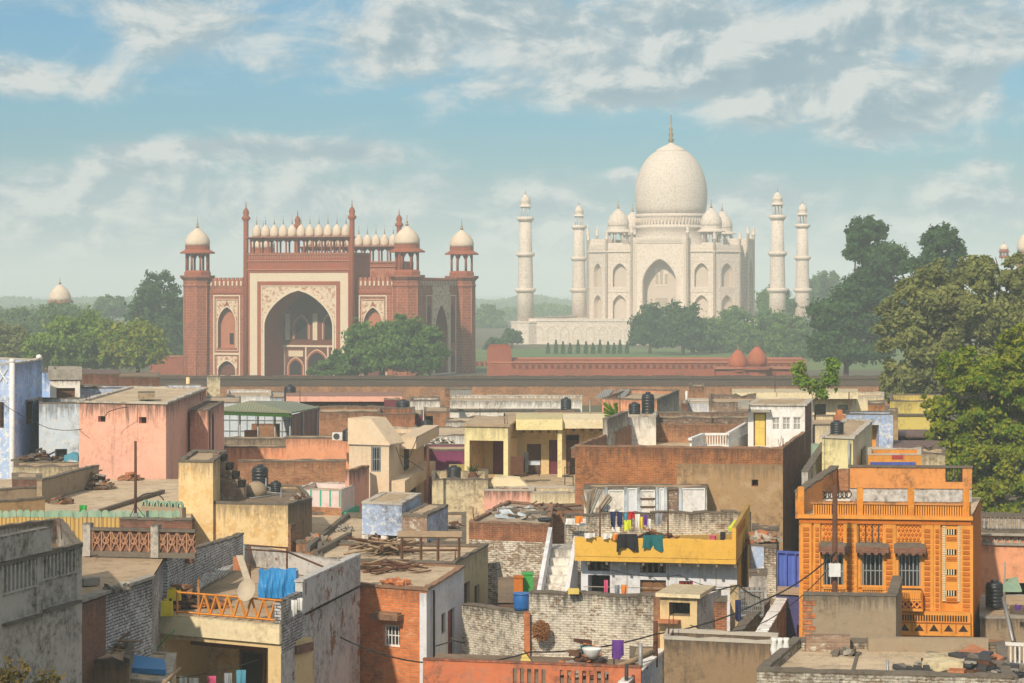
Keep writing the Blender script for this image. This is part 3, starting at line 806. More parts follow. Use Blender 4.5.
def outer_walls():
    t = T('enclosure_wall', 'long old brick wall with a blackened coping running behind all the rooftops', 'wall', (0, 331, 0))
    a, b = (X(-60, 331), 331), (X(1180, 331), 331); fr = Frame(a, b)
    m = MB(); m.bx(fr, 0, fr.L, -1.2, 0, 0, 2.9, 'old_wall'); m.obj('wall', t)
    m = MB(); k = 240
    for i in range(k):
        z = 4.35 + random.uniform(-.05, .08)
        m.bx(fr, i * fr.L / k, (i + 1) * fr.L / k, -1.3, .12, 2.9, z, 'wall_cap')
    m.bx(fr, 0, fr.L, .12, .3, 3.9, 4.1, 'wall_cap'); m.obj('coping', t)
    # lower red sandstone enclosure in front of the garden
    t = T('sandstone_enclosure', 'low red sandstone enclosure wall in front of the green garden', 'wall', (X(640, 388), 388, 0))
    m = MB(); fr = Frame((X(487, 385), 385), (X(806, 385), 385))
    m.bx(fr, 0, fr.L, -1.0, 0, 0, Z(363, 385), 'red_enclosure'); m.bx(fr, fr.L * .05, fr.L, -6, -1.0, 0, Z(359, 390), 'red_enclosure'); m.obj('wall', t)
    m = MB(); m.bx(fr, 0, fr.L, -1.2, .2, Z(363, 385), Z(361.5, 385), 'sandstone_pale'); m.bx(fr, fr.L * .05, fr.L, -6.2, -4.5, Z(359, 390), Z(357.5, 390), 'sandstone_pale'); m.obj('coping', t)
    m = MB(); m.bx(fr, 0, 4.2, -2, .1, 0, Z(348, 385), 'red_enclosure'); m.bx(fr, .3, 3.9, -1.8, -.2, Z(348, 385), Z(344.5, 385), 'sandstone_plain'); m.obj('gatepost', t)
    m = MB(); m.bx(fr, fr.L * .08, fr.L, 0, .03, Z(368.6, 385), Z(364.6, 385), 'sandstone_shadow')
    for i in range(46):
        u = fr.L * .08 + (i + .5) * fr.L * .92 / 46
        m.bx(fr, u, u + .5, .03, .07, Z(368.6, 385), Z(364.6, 385), 'red_enclosure')
    m.obj('pierced_screen', t)
    # low red wall beside the gateway
    m = MB(); fr = Frame((X(150, 452), 452), (X(192, 452), 452)); m.bx(fr, 0, fr.L, -1, 0, 0, Z(357, 452), 'red_enclosure'); m.bx(fr, 0, fr.L, -1.1, .15, Z(357, 452), Z(355.5, 452), 'sandstone_pale')
    m.thing('boundary_wall', 'short stretch of low red wall between tall trees and the gateway tower', 'wall')
    m = MB(); fr = Frame((X(474, 500), 500), (X(560, 520), 520)); m.bx(fr, 0, fr.L, -1, 0, 0, Z(362, 500), 'red_enclosure')
    for i in range(18): m.bx(fr, i * fr.L / 18, i * fr.L / 18 + .4, 0, .2, 0, Z(361, 500), 'sandstone_pale')
    m.thing('garden_wall', 'low red garden railing crossing the lawn beyond the gateway', 'wall')
    m = MB(); fr = Frame((X(520, 640), 640), (X(720, 628), 628)); m.bx(fr, 0, fr.L, -1, 0, 0, Z(351, 640), 'red_enclosure')
    for i in range(30): m.bx(fr, i * fr.L / 30, i * fr.L / 30 + .5, 0, .2, 0, Z(350, 640), 'sandstone_pale')
    m.thing('garden_wall', 'faint red wall along the foot of the marble terrace', 'wall')
    # two red domed kiosks
    for px, py, r, D, lab in ((738, 368, 8.6, 378, 'small red domed kiosk beside its taller red twin'), (757, 366, 9.2, 372, 'taller of the two small red domed kiosks by the garden')):
        x = X(px, D); zz = Z(py, D); R = r * D / F
        k = T('red_kiosk', lab, 'pavilion', (x, D, 0), 'red domed kiosks')
        m = MB(); m.lathe([(R * 1.25, 0), (R * 1.25, zz - .6), (R * 1.7, zz - .55), (R * 1.7, zz - .3), (R * .98, zz)], (x, D, 0), 'red_enclosure', 8, False); m.obj('base', k)
        m = MB(); m.lathe([(R, 0), (R * 1.1, R * .5), (R * 1.06, R * .9), (R * .85, R * 1.4), (R * .5, R * 1.8), (R * .18, R * 2.1)], (x, D, zz), 'pavilion_dome_red', 20); m.obj('dome', k)
        m = MB(); m.lathe([(R * .16, 0), (R * .2, .15), (R * .06, .3), (R * .04, 1.0)], (x, D, zz + R * 2.1), 'brass', 8); m.obj('finial', k)
    m = MB(); fr = Frame((X(716, 376), 376), (X(790, 376), 376)); m.bx(fr, 0, fr.L, -3, 0, 0, Z(369, 376), 'red_enclosure'); m.bx(fr, -.3, fr.L + .3, -3.3, .5, Z(369, 376), Z(367, 376), 'sandstone_pale')
    m.thing('kiosk_platform', 'flat red roofed platform under the two red domed kiosks', 'platform')
    # white domed tombs in the haze
    x = X(60, 640); k = T('domed_tomb', 'small pale domed tomb rising alone above hazy treetops', 'tomb', (x, 640, 0), 'distant white domes')
    m = MB(); m.lathe([(3.0, 0), (3.0, Z(303, 640)), (3.6, Z(303, 640)), (3.6, Z(301, 640))], (x, 640, 0), 'sandstone_pale', 16, False); m.obj('drum', k)
    m = MB(); m.lathe([(3.1, 0), (3.15, 1), (2.8, 2.2), (2.1, 3.3), (1.1, 4.2), (.3, 4.7)], (x, 640, Z(301, 640)), 'gate_dome', 24); m.obj('dome', k)
    m = MB(); m.lathe([(.3, 0), (.4, .4), (.1, .8), (.06, 2)], (x, 640, Z(301, 640) + 4.7), 'brass', 8); m.obj('finial', k)
    x = X(1026, 560); zb = Z(252, 560); k = T('domed_mosque', 'white dome of a mosque half cut off above the olive rain tree', 'mosque', (x, 560, 0), 'distant white domes')
    m = MB(); m.lathe([(2.2, 0), (2.2, zb)], (x, 560, 0), 'sandstone_pale', 16, False); m.obj('drum', k)
    m = MB(); m.lathe([(2.1, 0), (2.25, 1.2), (2.0, 2.6), (1.3, 3.8), (.5, 4.5), (.1, 5)], (x, 560, zb), 'gate_dome', 24); m.obj('dome', k)
    chhatri(k, X(1004, 560), 560, Z(258, 560), 1.1, 1.6, 1.5, 'sandstone_plain', dome_m='gate_dome')


outer_walls()

# ------------------------------------------------------------------ trees
leafmat('leaf_bright', (0.11, 0.2, 0.03), (0.22, 0.3, 0.045))
leafmat('leaf_green', (0.065, 0.145, 0.036), (0.14, 0.23, 0.05))
leafmat('leaf_dark', (0.036, 0.1, 0.04), (0.08, 0.15, 0.045))
leafmat('leaf_olive', (0.15, 0.175, 0.055), (0.28, 0.29, 0.095))
leafmat('leaf_yellow', (0.1, 0.19, 0.018), (0.3, 0.31, 0.03))
leafmat('leaf_sapling', (.12, .22, .03), (.20, .30, .05))
leafmat('leaf_dry', (.10, .10, .03), (.20, .14, .04))
simple('bark', (.10, .07, .045), .95, .6)
simple('bark_dark', (.045, .035, .028), .95, .6)


def leaf_mesh(pts, nrm, size, mat, name):
    """one quad leaf spray per point"""
    n = len(pts)
    r = RNG.normal(size=(n, 3)); r /= np.linalg.norm(r, axis=1)[:, None]
    d = r * .85 + nrm * .75 + np.array((0, 0, .25)); d /= np.linalg.norm(d, axis=1)[:, None]
    a = np.cross(d, RNG.normal(size=(n, 3))); a /= np.linalg.norm(a, axis=1)[:, None]
    b = np.cross(d, a); s = size * np.where(RNG.uniform(0, 1, n) < .12, RNG.uniform(1.3, 1.9, n), RNG.uniform(.5, 1.25, n))[:, None]
    a = a * s; b = b * s * .62
    v = np.stack([pts - a, pts - b * .9 + a * .1, pts + a, pts + b * .9 - a * .1], 1).reshape(-1, 3)
    me = bpy.data.meshes.new(name); me.vertices.add(4 * n); me.vertices.foreach_set('co', v.ravel())
    me.loops.add(4 * n); me.loops.foreach_set('vertex_index', np.arange(4 * n, dtype=np.int32))
    me.polygons.add(n); me.polygons.foreach_set('loop_start', np.arange(0, 4 * n, 4, dtype=np.int32))
    me.update(calc_edges=True)
    at = me.attributes.new('tint', 'FLOAT', 'FACE'); at.data.foreach_set('value', RNG.uniform(0, 1, n).astype(np.float32))
    me.materials.append(M(mat))
    return me


DENS = 1.9


def tree(name, label, cat, D, base, els, mat, nleaf=9000, leafpx=2.0, group=None, bark='bark', clump=.30, droop=0., depth=1.0, core=True, zbase=0., trunk_px=None):
    """els: crown masses as (px, py, rx, ry) seen at distance D; the crown is clumps of leaves spread through them"""
    bx = X(base, D); t = T(name, label, cat, (bx, D, zbase), group)
    k = D / F; P = []; N = []; cl = []
    area = [rx * ry for _, _, rx, ry in els]; tot = sum(area)
    for (px, py, rx, ry), ar in zip(els, area):
        c = np.array((X(px, D), D + RNG.uniform(-.3, .3) * rx * k, Z(py, D))); R = np.array((rx * k, rx * k * depth, ry * k))
        nc = max(18, int(150 * math.sqrt(ar / tot)))
        for i in range(nc):
            q = RNG.normal(size=3); q /= np.linalg.norm(q); q[2] = q[2] if q[2] > -.5 else q[2] * .5
            cc = c + q * R * RNG.uniform(.2, 1.0) ** .5 * .92; rr = min(R) * clump * RNG.uniform(.5, 1.25)
            m = int(DENS * nleaf * ar / tot / nc); cl.append(cc)
            qq = RNG.normal(size=(m, 3)); qq /= np.linalg.norm(qq, axis=1)[:, None]
            rad_ = np.abs(RNG.normal(.62, .28, m))
            pp = cc + qq * (rad_ * rr)[:, None] * np.array((1.15, 1.15, .85))
            if droop: pp[:, 2] -= droop * np.abs(RNG.normal(size=m)) * rr
            P.append(pp); N.append(qq * .7 + q * .5)
    P = np.concatenate(P); N = np.concatenate(N)
    ok = P[:, 2] > zbase + .3; P = P[ok]; N = N[ok]
    me = leaf_mesh(P - np.array((bx, D, zbase)), N, leafpx * k, mat, 'crown')
    o = bpy.data.objects.new('crown', me); COL.objects.link(o); o.parent = t
    mb = MB(); px, py, rx, ry = max(els, key=lambda e: e[2] * e[3]); zc = Z(py, D)
    tr = (trunk_px or max(rx * .075, .8)) * k
    zf = zbase + (zc - zbase) * .55
    mb.bar((bx, D, zbase), (bx + .05 * tr, D, zf), tr * 1.2, bark, 8, tr * .85)
    for (px, py, rx, ry) in els:
        c = (X(px, D), D, Z(py, D)); mid = tuple(.5 * a + .5 * b for a, b in zip((bx, D, zf), c)); mid = (mid[0] + rx * k * .1, mid[1], mid[2])
        mb.bar((bx, D, zf * .98), mid, tr * .6, bark, 6, tr * .42); mb.bar(mid, c, tr * .42, bark, 6, tr * .22)
        for _ in range(4):
            q = RNG.normal(size=3); q /= np.linalg.norm(q)
            mb.bar(c, tuple(np.array(c) + q * np.array((rx, rx * depth, ry)) * k * .7), tr * .22, bark, 5, tr * .06)
    mb.obj('trunk', t)
    return t


def trees():
    G = 'trees round the garden'
    # beyond the roofs on the gateway's near side
    tree('broadleaf_tree', 'wide bright green tree with a rounded crown beside a yellower one', 'tree', 400, 78, [(78, 338, 38, 31), (58, 352, 34, 26), (105, 348, 32, 28), (85, 360, 50, 16)], 'leaf_bright', 16000, 2.0, G)
    tree('broadleaf_tree', 'yellow green tree next to the tall dark tree by the gateway', 'tree', 396, 138, [(136, 350, 30, 30), (120, 345, 20, 22)], 'leaf_yellow', 9000, 2.0, G)
    tree('broadleaf_tree', 'olive tree at the edge of the scene above the light blue house', 'tree', 410, 8, [(5, 345, 26, 26), (26, 354, 16, 18), (-20, 345, 25, 30)], 'leaf_olive', 9000, 2.0, G)
    tree('tall_tree', 'tall dark tree rising close to the gateway corner tower', 'tree', 520, 160, [(158, 292, 22, 26), (172, 320, 24, 26), (146, 318, 20, 24), (156, 345, 30, 26), (185, 345, 20, 30)], 'leaf_dark', 15000, 1.7, G)
    hz = [(20, 325, 26, 20, 640, 'leaf_green'), (85, 335, 34, 26, 620, 'leaf_green'), (62, 316, 26, 15, 625, 'leaf_green'), (112, 306, 16, 12, 820, 'leaf_green'), (0, 320, 16, 16, 800, 'leaf_green')]
    labs = ['hazy green tree in front of the small pale domed tomb', 'broad hazy tree behind the wide bright green tree', 'hazy tree crown just under the small pale domed tomb', 'faint grey green crown standing alone before the tall dark tree', 'faint tree at the edge of the scene behind the olive tree']
    for (px, py, rx, ry, D, mt), lb in zip(hz, labs):
        tree('hazy_tree', lb, 'tree', D, px, [(px, py, rx, ry), (px + rx * .6, py + ry * .5, rx * .7, ry * .7), (px - rx * .6, py + ry * .4, rx * .7, ry * .8)], mt, 5000, 1.7, G)
    tree('broadleaf_tree', 'dense green tree covering the foot of the red gateway', 'tree', 400, 382, [(385, 352, 40, 32), (352, 364, 36, 18), (420, 358, 27, 26), (400, 336, 28, 22), (330, 370, 26, 12), (366, 345, 24, 24), (432, 345, 18, 22)], 'leaf_green', 20000, 2.0, G)
    # round the tomb
    rows = [(650, 327, 18, 26, 600, 'leaf_dark', 'dark rounded tree hiding the foot of the marble tomb'), (683, 327, 23, 28, 590, 'leaf_dark', 'dark tree under the middle of the white tomb, beside a rounded one'),
            (712, 336, 22, 20, 610, 'leaf_green', 'mid green tree below the side of the white tomb'), (735, 328, 22, 22, 640, 'leaf_green', 'hazy tree under the far corner of the white tomb'),
            (765, 335, 26, 26, 600, 'leaf_green', 'spreading green tree under the front minaret near the red kiosks'), (790, 340, 22, 26, 560, 'leaf_green', 'green tree right behind the red domed kiosks'),
            (776, 300, 18, 15, 720, 'leaf_green', 'rounded hazy crown at the foot of the taller minaret'), (824, 288, 16, 22, 820, 'leaf_green', 'pointed hazy tree standing beside the shorter minaret'),
            (835, 318, 30, 30, 760, 'leaf_green', 'broad hazy tree behind the tall dark eucalyptus'), (806, 312, 18, 18, 800, 'leaf_green', 'faint low tree between the shorter minaret and the dark tree'),
            (512, 336, 9, 8, 660, 'leaf_dark', 'small round tree beside the foot of the tallest lone minaret'), (490, 322, 16, 18, 1000, 'leaf_green', 'faint bluish tree beyond the gateway corner tower'), (496, 345, 12, 7, 640, 'leaf_dark', 'low dark bush on the lawn beyond the gateway')]
    for px, py, rx, ry, D, mt, lb in rows:
        tree('garden_tree', lb, 'tree', D, px, [(px, py, rx, ry), (px + rx * .55, py + ry * .45, rx * .65, ry * .65), (px - rx * .5, py + ry * .35, rx * .65, ry * .7)], mt, 6500 if rx > 14 else 2500, 1.7, 'trees before the marble tomb')
    # slim cypresses along the garden canal
    k = 0; first = None; me = None
    for i, px in enumerate([556, 563, 570, 578, 586, 593, 600, 608, 614, 620, 627, 548]):
        D = 598; h = Z(340 + (i % 3) * 1.5, D); x = X(px, D)
        t = T('cypress', 'small dark pointed cypress in the row before the marble terrace', 'tree', (x, D, 0), 'row of small cypresses')
        if me is None:
            z = RNG.uniform(.06, 1, 700); an = RNG.uniform(0, 6.28, 700); r = .55 * np.minimum(1, (1 - z) * 1.8) * RNG.uniform(.6, 1, 700)
            pts = np.stack([r * np.cos(an), r * np.sin(an), z * 3.6], 1)
            me = leaf_mesh(pts, np.stack([np.cos(an), np.sin(an), an * 0 + .4], 1), .22, 'leaf_dark', 'crown')
            mb = MB(); mb.bar((0, 0, 0), (0, 0, 2.2), .09, 'bark', 6, .04); t0 = T('seed', 'x', 'x', (0, 0, 0)); tm = mb.obj('trunk', t0); tmesh = tm.data
            bpy.data.objects.remove(tm); bpy.data.objects.remove(t0)
        for nm, mm in (('crown', me), ('trunk', tmesh)):
            o = bpy.data.objects.new(nm, mm); COL.objects.link(o); o.parent = t; o.scale = (1, 1, h / 3.6)
    # the big trees beyond the far end of the roofs
    tree('eucalyptus', 'tallest dark green tree, its ragged crown high above the old wall', 'tree', 372, 846, [(866, 232, 24, 16), (880, 262, 28, 24), (856, 250, 14, 18), (868, 288, 32, 24), (846, 318, 38, 26), (834, 345, 30, 26), (866, 345, 40, 28), (892, 300, 22, 26)], 'leaf_dark', 30000, 2.1, clump=.36)
    tree('eucalyptus', 'dark tree top peeping over the olive rain tree', 'tree', 330, 940, [(942, 241, 20, 18), (930, 256, 14, 12), (956, 252, 12, 12), (912, 266, 14, 10), (945, 275, 34, 20)], 'leaf_dark', 9000, 2.0)
    tree('rain_tree', 'huge olive rain tree with a wide spreading crown over the rooftops', 'tree', 205, 985, [(985, 300, 88, 50), (930, 335, 48, 50), (1040, 330, 70, 70), (960, 360, 70, 50), (905, 385, 26, 40), (915, 300, 30, 26), (1000, 275, 50, 26), (893, 335, 22, 40), (897, 392, 22, 26), (920, 400, 26, 26)], 'leaf_olive', 70000, 2.3, clump=.22, droop=.3)
    tree('mango_tree', 'yellow green tree standing in front of the huge olive rain tree', 'tree', 140, 992, [(985, 375, 52, 40), (1025, 390, 40, 50), (960, 420, 36, 34), (1000, 440, 50, 44), (965, 462, 34, 34), (1022, 470, 40, 50), (990, 500, 45, 34), (942, 440, 18, 22), (938, 405, 18, 24), (950, 480, 20, 30), (1030, 345, 40, 24)], 'leaf_yellow', 56000, 2.4, clump=.22)
    tree('sapling', 'bright young tree growing out of a roof before the old wall', 'sapling', 128, 815, [(798, 370, 8, 8), (802, 381, 9, 10), (833, 366, 7, 10), (830, 380, 10, 12), (816, 388, 11, 9), (822, 396, 9, 6)], 'leaf_sapling', 700, 2.1, zbase=Z(420, 128), trunk_px=.6, clump=.62, bark='bark')
    tree('mango_tree', 'dark green tree just beyond the edge of the roofs behind the balustraded house', 'tree', 230, 1120, [(1120, 330, 70, 60), (1080, 350, 50, 50), (1170, 350, 60, 60)], 'leaf_green', 16000, 2.6)
    tree('mango_tree', 'dark green tree farther along the old wall, past the mango trees', 'tree', 300, 1150, [(1150, 330, 60, 50), (1200, 340, 60, 50)], 'leaf_dark', 10000, 2.4)
    # far woods
    for nm, lab, D, h in (('far_woods', 'x', 1250, 11), ('far_woods', 'x', 2000, 13)):
        n = 42000; x = RNG.uniform(-1, 1, n) * D * .32; yy = D + RNG.uniform(0, 160, n)
        hh = h * (.8 + .2 * np.sin(x * .011 + D) * np.sin(x * .027 + 1)) * (.8 + .2 * np.sin(x * .09))
        z = RNG.uniform(.02, 1, n) ** .7 * np.maximum(hh, h * .35)
        p = np.stack([x, yy, z], 1)
        me = leaf_mesh(p, np.tile(np.array((0, -.6, .6)), (n, 1)), 2.2 * D / F, 'leaf_green', 'far_woods')
        o = bpy.data.objects.new('far_woods', me); COL.objects.link(o); o['kind'] = 'stuff'


trees()

# ------------------------------------------------------------------ the town: materials
plaster('cream', (.66, .50, .27), dirt=.35, streak=.35, mould=.55, patch=None)
plaster('cream_old', (.78, .58, .31), dirt=.3, streak=.35, mould=.6, patch=(.72, .48, .21))
plaster('cream_pale', (.74, .64, .43), dirt=.25, streak=.3, mould=.45)
plaster('cream_modern', (.70, .56, .40), dirt=.15, streak=.25, mould=.2)
plaster('cream_stained', (.66, .56, .36), dirt=.7, streak=.75, mould=.6)
plaster('pale_yellow', (.76, .67, .36), dirt=.3, streak=.3, mould=.4)
plaster('salmon', (.78, .42, .32), dirt=.22, streak=.45, mould=.9)
plaster('salmon_orange', (.74, .35, .20), dirt=.3, streak=.4, mould=.6)
plaster('light_blue', (.34, .52, .90), dirt=.5, streak=.5, mould=.7, patch=(.60, .68, .82), ps=3.2)
plaster('pale_blue_white', (.52, .61, .70), dirt=.5, streak=.55, mould=.7, patch=(.60, .64, .66), ps=2.5)
plaster('white_wash', (.74, .73, .72), dirt=.3, streak=.45, mould=.5)
plaster('white_old', (.74, .71, .65), dirt=.45, streak=.55, mould=.7)
plaster('cool_white', (.68, .70, .75), dirt=.3, streak=.3, mould=.35)
plaster('grey_old', (.47, .435, .39), dirt=.9, streak=1.0, mould=.9, dcol=(.05, .044, .038))
plaster('grey_pale', (.54, .53, .52), dirt=.75, streak=.9, mould=.5, peel=.03)
plaster('brown_plaster', (.38, .25, .13), dirt=.5, streak=.35, mould=.5, patch=(.43, .30, .17))
plaster('brown_dark', (.27, .185, .11), dirt=.45, streak=.7, mould=.85)
plaster('mud_wall', (.33, .26, .18), dirt=.5, streak=.6, mould=.8)
plaster('yellow_ochre', (.70, .42, .075), dirt=.3, streak=.4, mould=.6)
plaster('orange', (.68, .255, .035), dirt=.32, streak=.45, mould=.25, dcol=(.2, .075, .02), patch=(.74, .32, .06), ps=2.2)
plaster('orange_deep', (.54, .16, .022), dirt=.3, streak=.4, mould=.2, dcol=(.12, .05, .02))
plaster('orange_light', (.74, .32, .06), dirt=.3, streak=.4, mould=.25, dcol=(.2, .08, .02))
plaster('orange_stained', (.62, .27, .085), dirt=.6, streak=.65, mould=.7)
plaster('orange_wall', (.58, .18, .085), dirt=.5, streak=.55, mould=.8, patch=(.50, .19, .11), ps=2.5)
plaster('purple', (.24, .05, .15), dirt=.3, streak=.3, mould=.4)
plaster('bright_yellow', (.62, .50, .14), dirt=.4, streak=.4, mould=.5)
plaster('green_cream', (.46, .42, .27), dirt=.5, streak=.55, mould=.5)
plaster('indigo', (.07, .07, .20), dirt=.4, streak=.4, mould=.3)
plaster('blue_peeling', (.40, .52, .76), dirt=.5, streak=.4, mould=.3, patch=(.72, .73, .74), ps=3.5)
plaster('blue_tank', (.34, .43, .62), dirt=.75, streak=.5, mould=.4, patch=(.62, .65, .70), ps=6)
plaster('coping_dark', (.17, .145, .115), dirt=.7, streak=.2, mould=.3)
plaster('coping_brick', (.28, .16, .10), dirt=.7, streak=.2, mould=.3)
plaster('coping_pale', (.46, .42, .36), dirt=.6, streak=.2, mould=.3)
brick('brick_red', (.46, .155, .06), (.32, .10, .04), (.38, .26, .17), dirt=.45, streak=.3)
brick('brick_orange', (.80, .25, .075), (.60, .17, .05), (.55, .30, .17), wash=(.68, .34, .18), wash_amt=.2, dirt=.4, streak=.35)
brick('brick_brown', (.50, .22, .10), (.34, .14, .065), (.40, .29, .19), dirt=.5, streak=.35)
brick('brick_big', (.48, .165, .052), (.34, .11, .036), (.42, .25, .13), dirt=.55, streak=.4, mould=.7)
brick('brick_white', (.55, .48, .38), (.36, .24, .16), (.24, .19, .14), wash=(.74, .69, .58), wash_amt=.62, dirt=.5, streak=.4, ms=.02)
brick('brick_wash', (.58, .48, .36), (.42, .30, .20), (.24, .19, .14), wash=(.74, .69, .58), wash_amt=.78, dirt=.75, streak=.6, mould=.9, ms=.02)
brick('brick_mixed', (.42, .28, .19), (.32, .17, .11), (.32, .28, .22), wash=(.60, .55, .46), wash_amt=.30, dirt=.5, streak=.5)
brick('brick_grey', (.52, .52, .53), (.42, .41, .40), (.09, .08, .075), wash=(.60, .60, .60), wash_amt=.5, dirt=.5, streak=.5, bw=.27, bh=.10, ms=.018)
brick('brick_dark', (.30, .13, .085), (.21, .09, .06), (.22, .15, .11), dirt=.4, streak=.4)
roofmat('roof', (.46, .34, .22), (.34, .25, .16))
roofmat('roof_pale', (.56, .44, .30), (.42, .32, .21))
roofmat('roof_dark', (.25, .18, .12), (.15, .11, .075))
roofmat('rubble_grey', (.42, .36, .27), (.28, .2, .13))
simple('black_plastic', (.022, .026, .032), .45, .2, spec=.5)
simple('rust', (.13, .055, .03), .85, .5)
simple('dark_metal', (.05, .045, .042), .6, .4)
simple('grey_metal', (.34, .35, .35), .45, .4, metal=.3)
simple('white_paint', (.78, .77, .74), .6, .35)
simple('wood_brown', (.15, .075, .04), .75, .5)
simple('wood_pale', (.34, .24, .15), .8, .5)
simple('wood_door', (.24, .115, .045), .7, .35)
simple('maroon', (.16, .035, .05), .6, .3)
simple('red_paint', (.42, .05, .045), .6, .35)
simple('yellow_paint', (.74, .55, .14), .65, .3)
simple('blue_paint', (.07, .11, .42), .6, .45)
simple('pane', (.02, .02, .022), .25, .2, spec=.5)
simple('pane_grey', (.38, .37, .34), .35, .4)
simple('dish_tan', (.48, .40, .30), .6, .3)
simple('lattice_red', (.46, .25, .15), .85, .5)
simple('concrete', (.36, .33, .28), .9, .6)
simple('terracotta', (.48, .19, .09), .85, .5)
simple('tarp_blue', (.025, .24, .56), .5, .25, spec=.4)
simple('barrel_blue', (.02, .14, .42), .4, .2, spec=.5)
simple('cable', (.025, .022, .02), .7, .2)
simple('wicker', (.30, .13, .05), .9, .6, scale=14)
for n_, c_ in dict(black=(.02, .02, .024), teal=(.015, .14, .15), white=(.76, .75, .72), red=(.55, .03, .03), pink=(.68, .12, .24), navy=(.025, .035, .12), yellow=(.78, .62, .04), green=(.06, .36, .08), grey=(.28, .3, .33), purple=(.14, .05, .28), orange=(.80, .28, .05), cyan=(.10, .33, .46), lime=(.66, .74, .05)).items():
    simple('cloth_' + n_, c_, .9, .3)
corrugated('tin_green', (.24, .26, .17), .2, (.30, .27, .19))
corrugated('tin_grey', (.33, .31, .28), .18, (.2, .13, .09))
corrugated('tin_brown', (.20, .12, .10), .18)
corrugated('fence_sheet', (.66, .42, .13), .16, (.50, .36, .20))
corrugated('sheet_green', (.28, .42, .29), .5, (.40, .46, .36))
corrugated('sheet_blue', (.09, .15, .52), .3, (.06, .08, .28))
corrugated('stall_cloth', (.70, .60, .58), .5, (.66, .36, .34))
simple('stall_green', (.05, .40, .25), .8, .3)


# ------------------------------------------------------------------ houses
def fill(root, fr, a, b, c, e, kind, dp, mat=None):
    """window, door or vent set inside a recess of the wall"""
    w = b - a; h = e - c; i = -dp
    if kind == 'vent':
        m = MB(); m.bx(fr, a, b, i - .05, i, c, e, mat or 'dark'); return m.obj('vent', root)
    if kind in ('window', 'bars', 'grid', 'shutters'):
        m = MB(); frame_ring(m, fr, a, b, c, e, min(.07, w * .12), i, i + .07, mat or 'wood_brown'); o = m.obj('window', root)
        p = MB(); p.bx(fr, a, b, i - .06, i - .01, c, e, 'pane_grey' if kind == 'shutters' else 'pane'); p.obj('pane', o)
        m = MB(); n = max(1, int(w / (.16 if kind in ('bars', 'grid') else .32)))
        for k in range(1, n + 1):
            u = a + w * k / (n + 1); m.bx(fr, u - .018, u + .018, i, i + .05, c, e, mat or 'wood_brown')
        for k in range(1, max(2, int(h / .5))):
            z = c + h * k / max(2, int(h / .5)); m.bx(fr, a, b, i + .005, i + .04, z - .018, z + .018, mat or 'wood_brown')
        m.obj('bars', o); return o
    if kind == 'door':
        m = MB(); m.bx(fr, a + .06, b - .06, i - .05, i, c, e - .06, mat or 'wood_door'); o = m.obj('door', root)
        f = MB(); frame_ring(f, fr, a, b, c, e, .06, i - .02, i + .06, 'wood_brown', 'LRT'); f.obj('frame', o)
        f = MB(); ww = (w - .12)
        for q in ((.08, .46), (.54, .92)):
            for z0_, z1_ in ((.06, .46), (.54, .94)):
                f.bx(fr, a + .06 + ww * q[0], a + .06 + ww * q[1], i, i + .025, c + h * z0_, c + h * z1_, mat or 'wood_door')
        f.obj('panels', o); return o
    if kind == 'slats':
        m = MB(); m.bx(fr, a, b, i - .05, i, c, e, 'dark'); o = m.obj('ventilator', root)
        m = MB(); n = max(2, int(w / .22))
        for k in range(n + 1): m.bx(fr, a + (w - .09) * k / n, a + (w - .09) * k / n + .09, i, -.02, c, e, mat or 'grey_old')
        m.obj('slats', o); return o
    return None


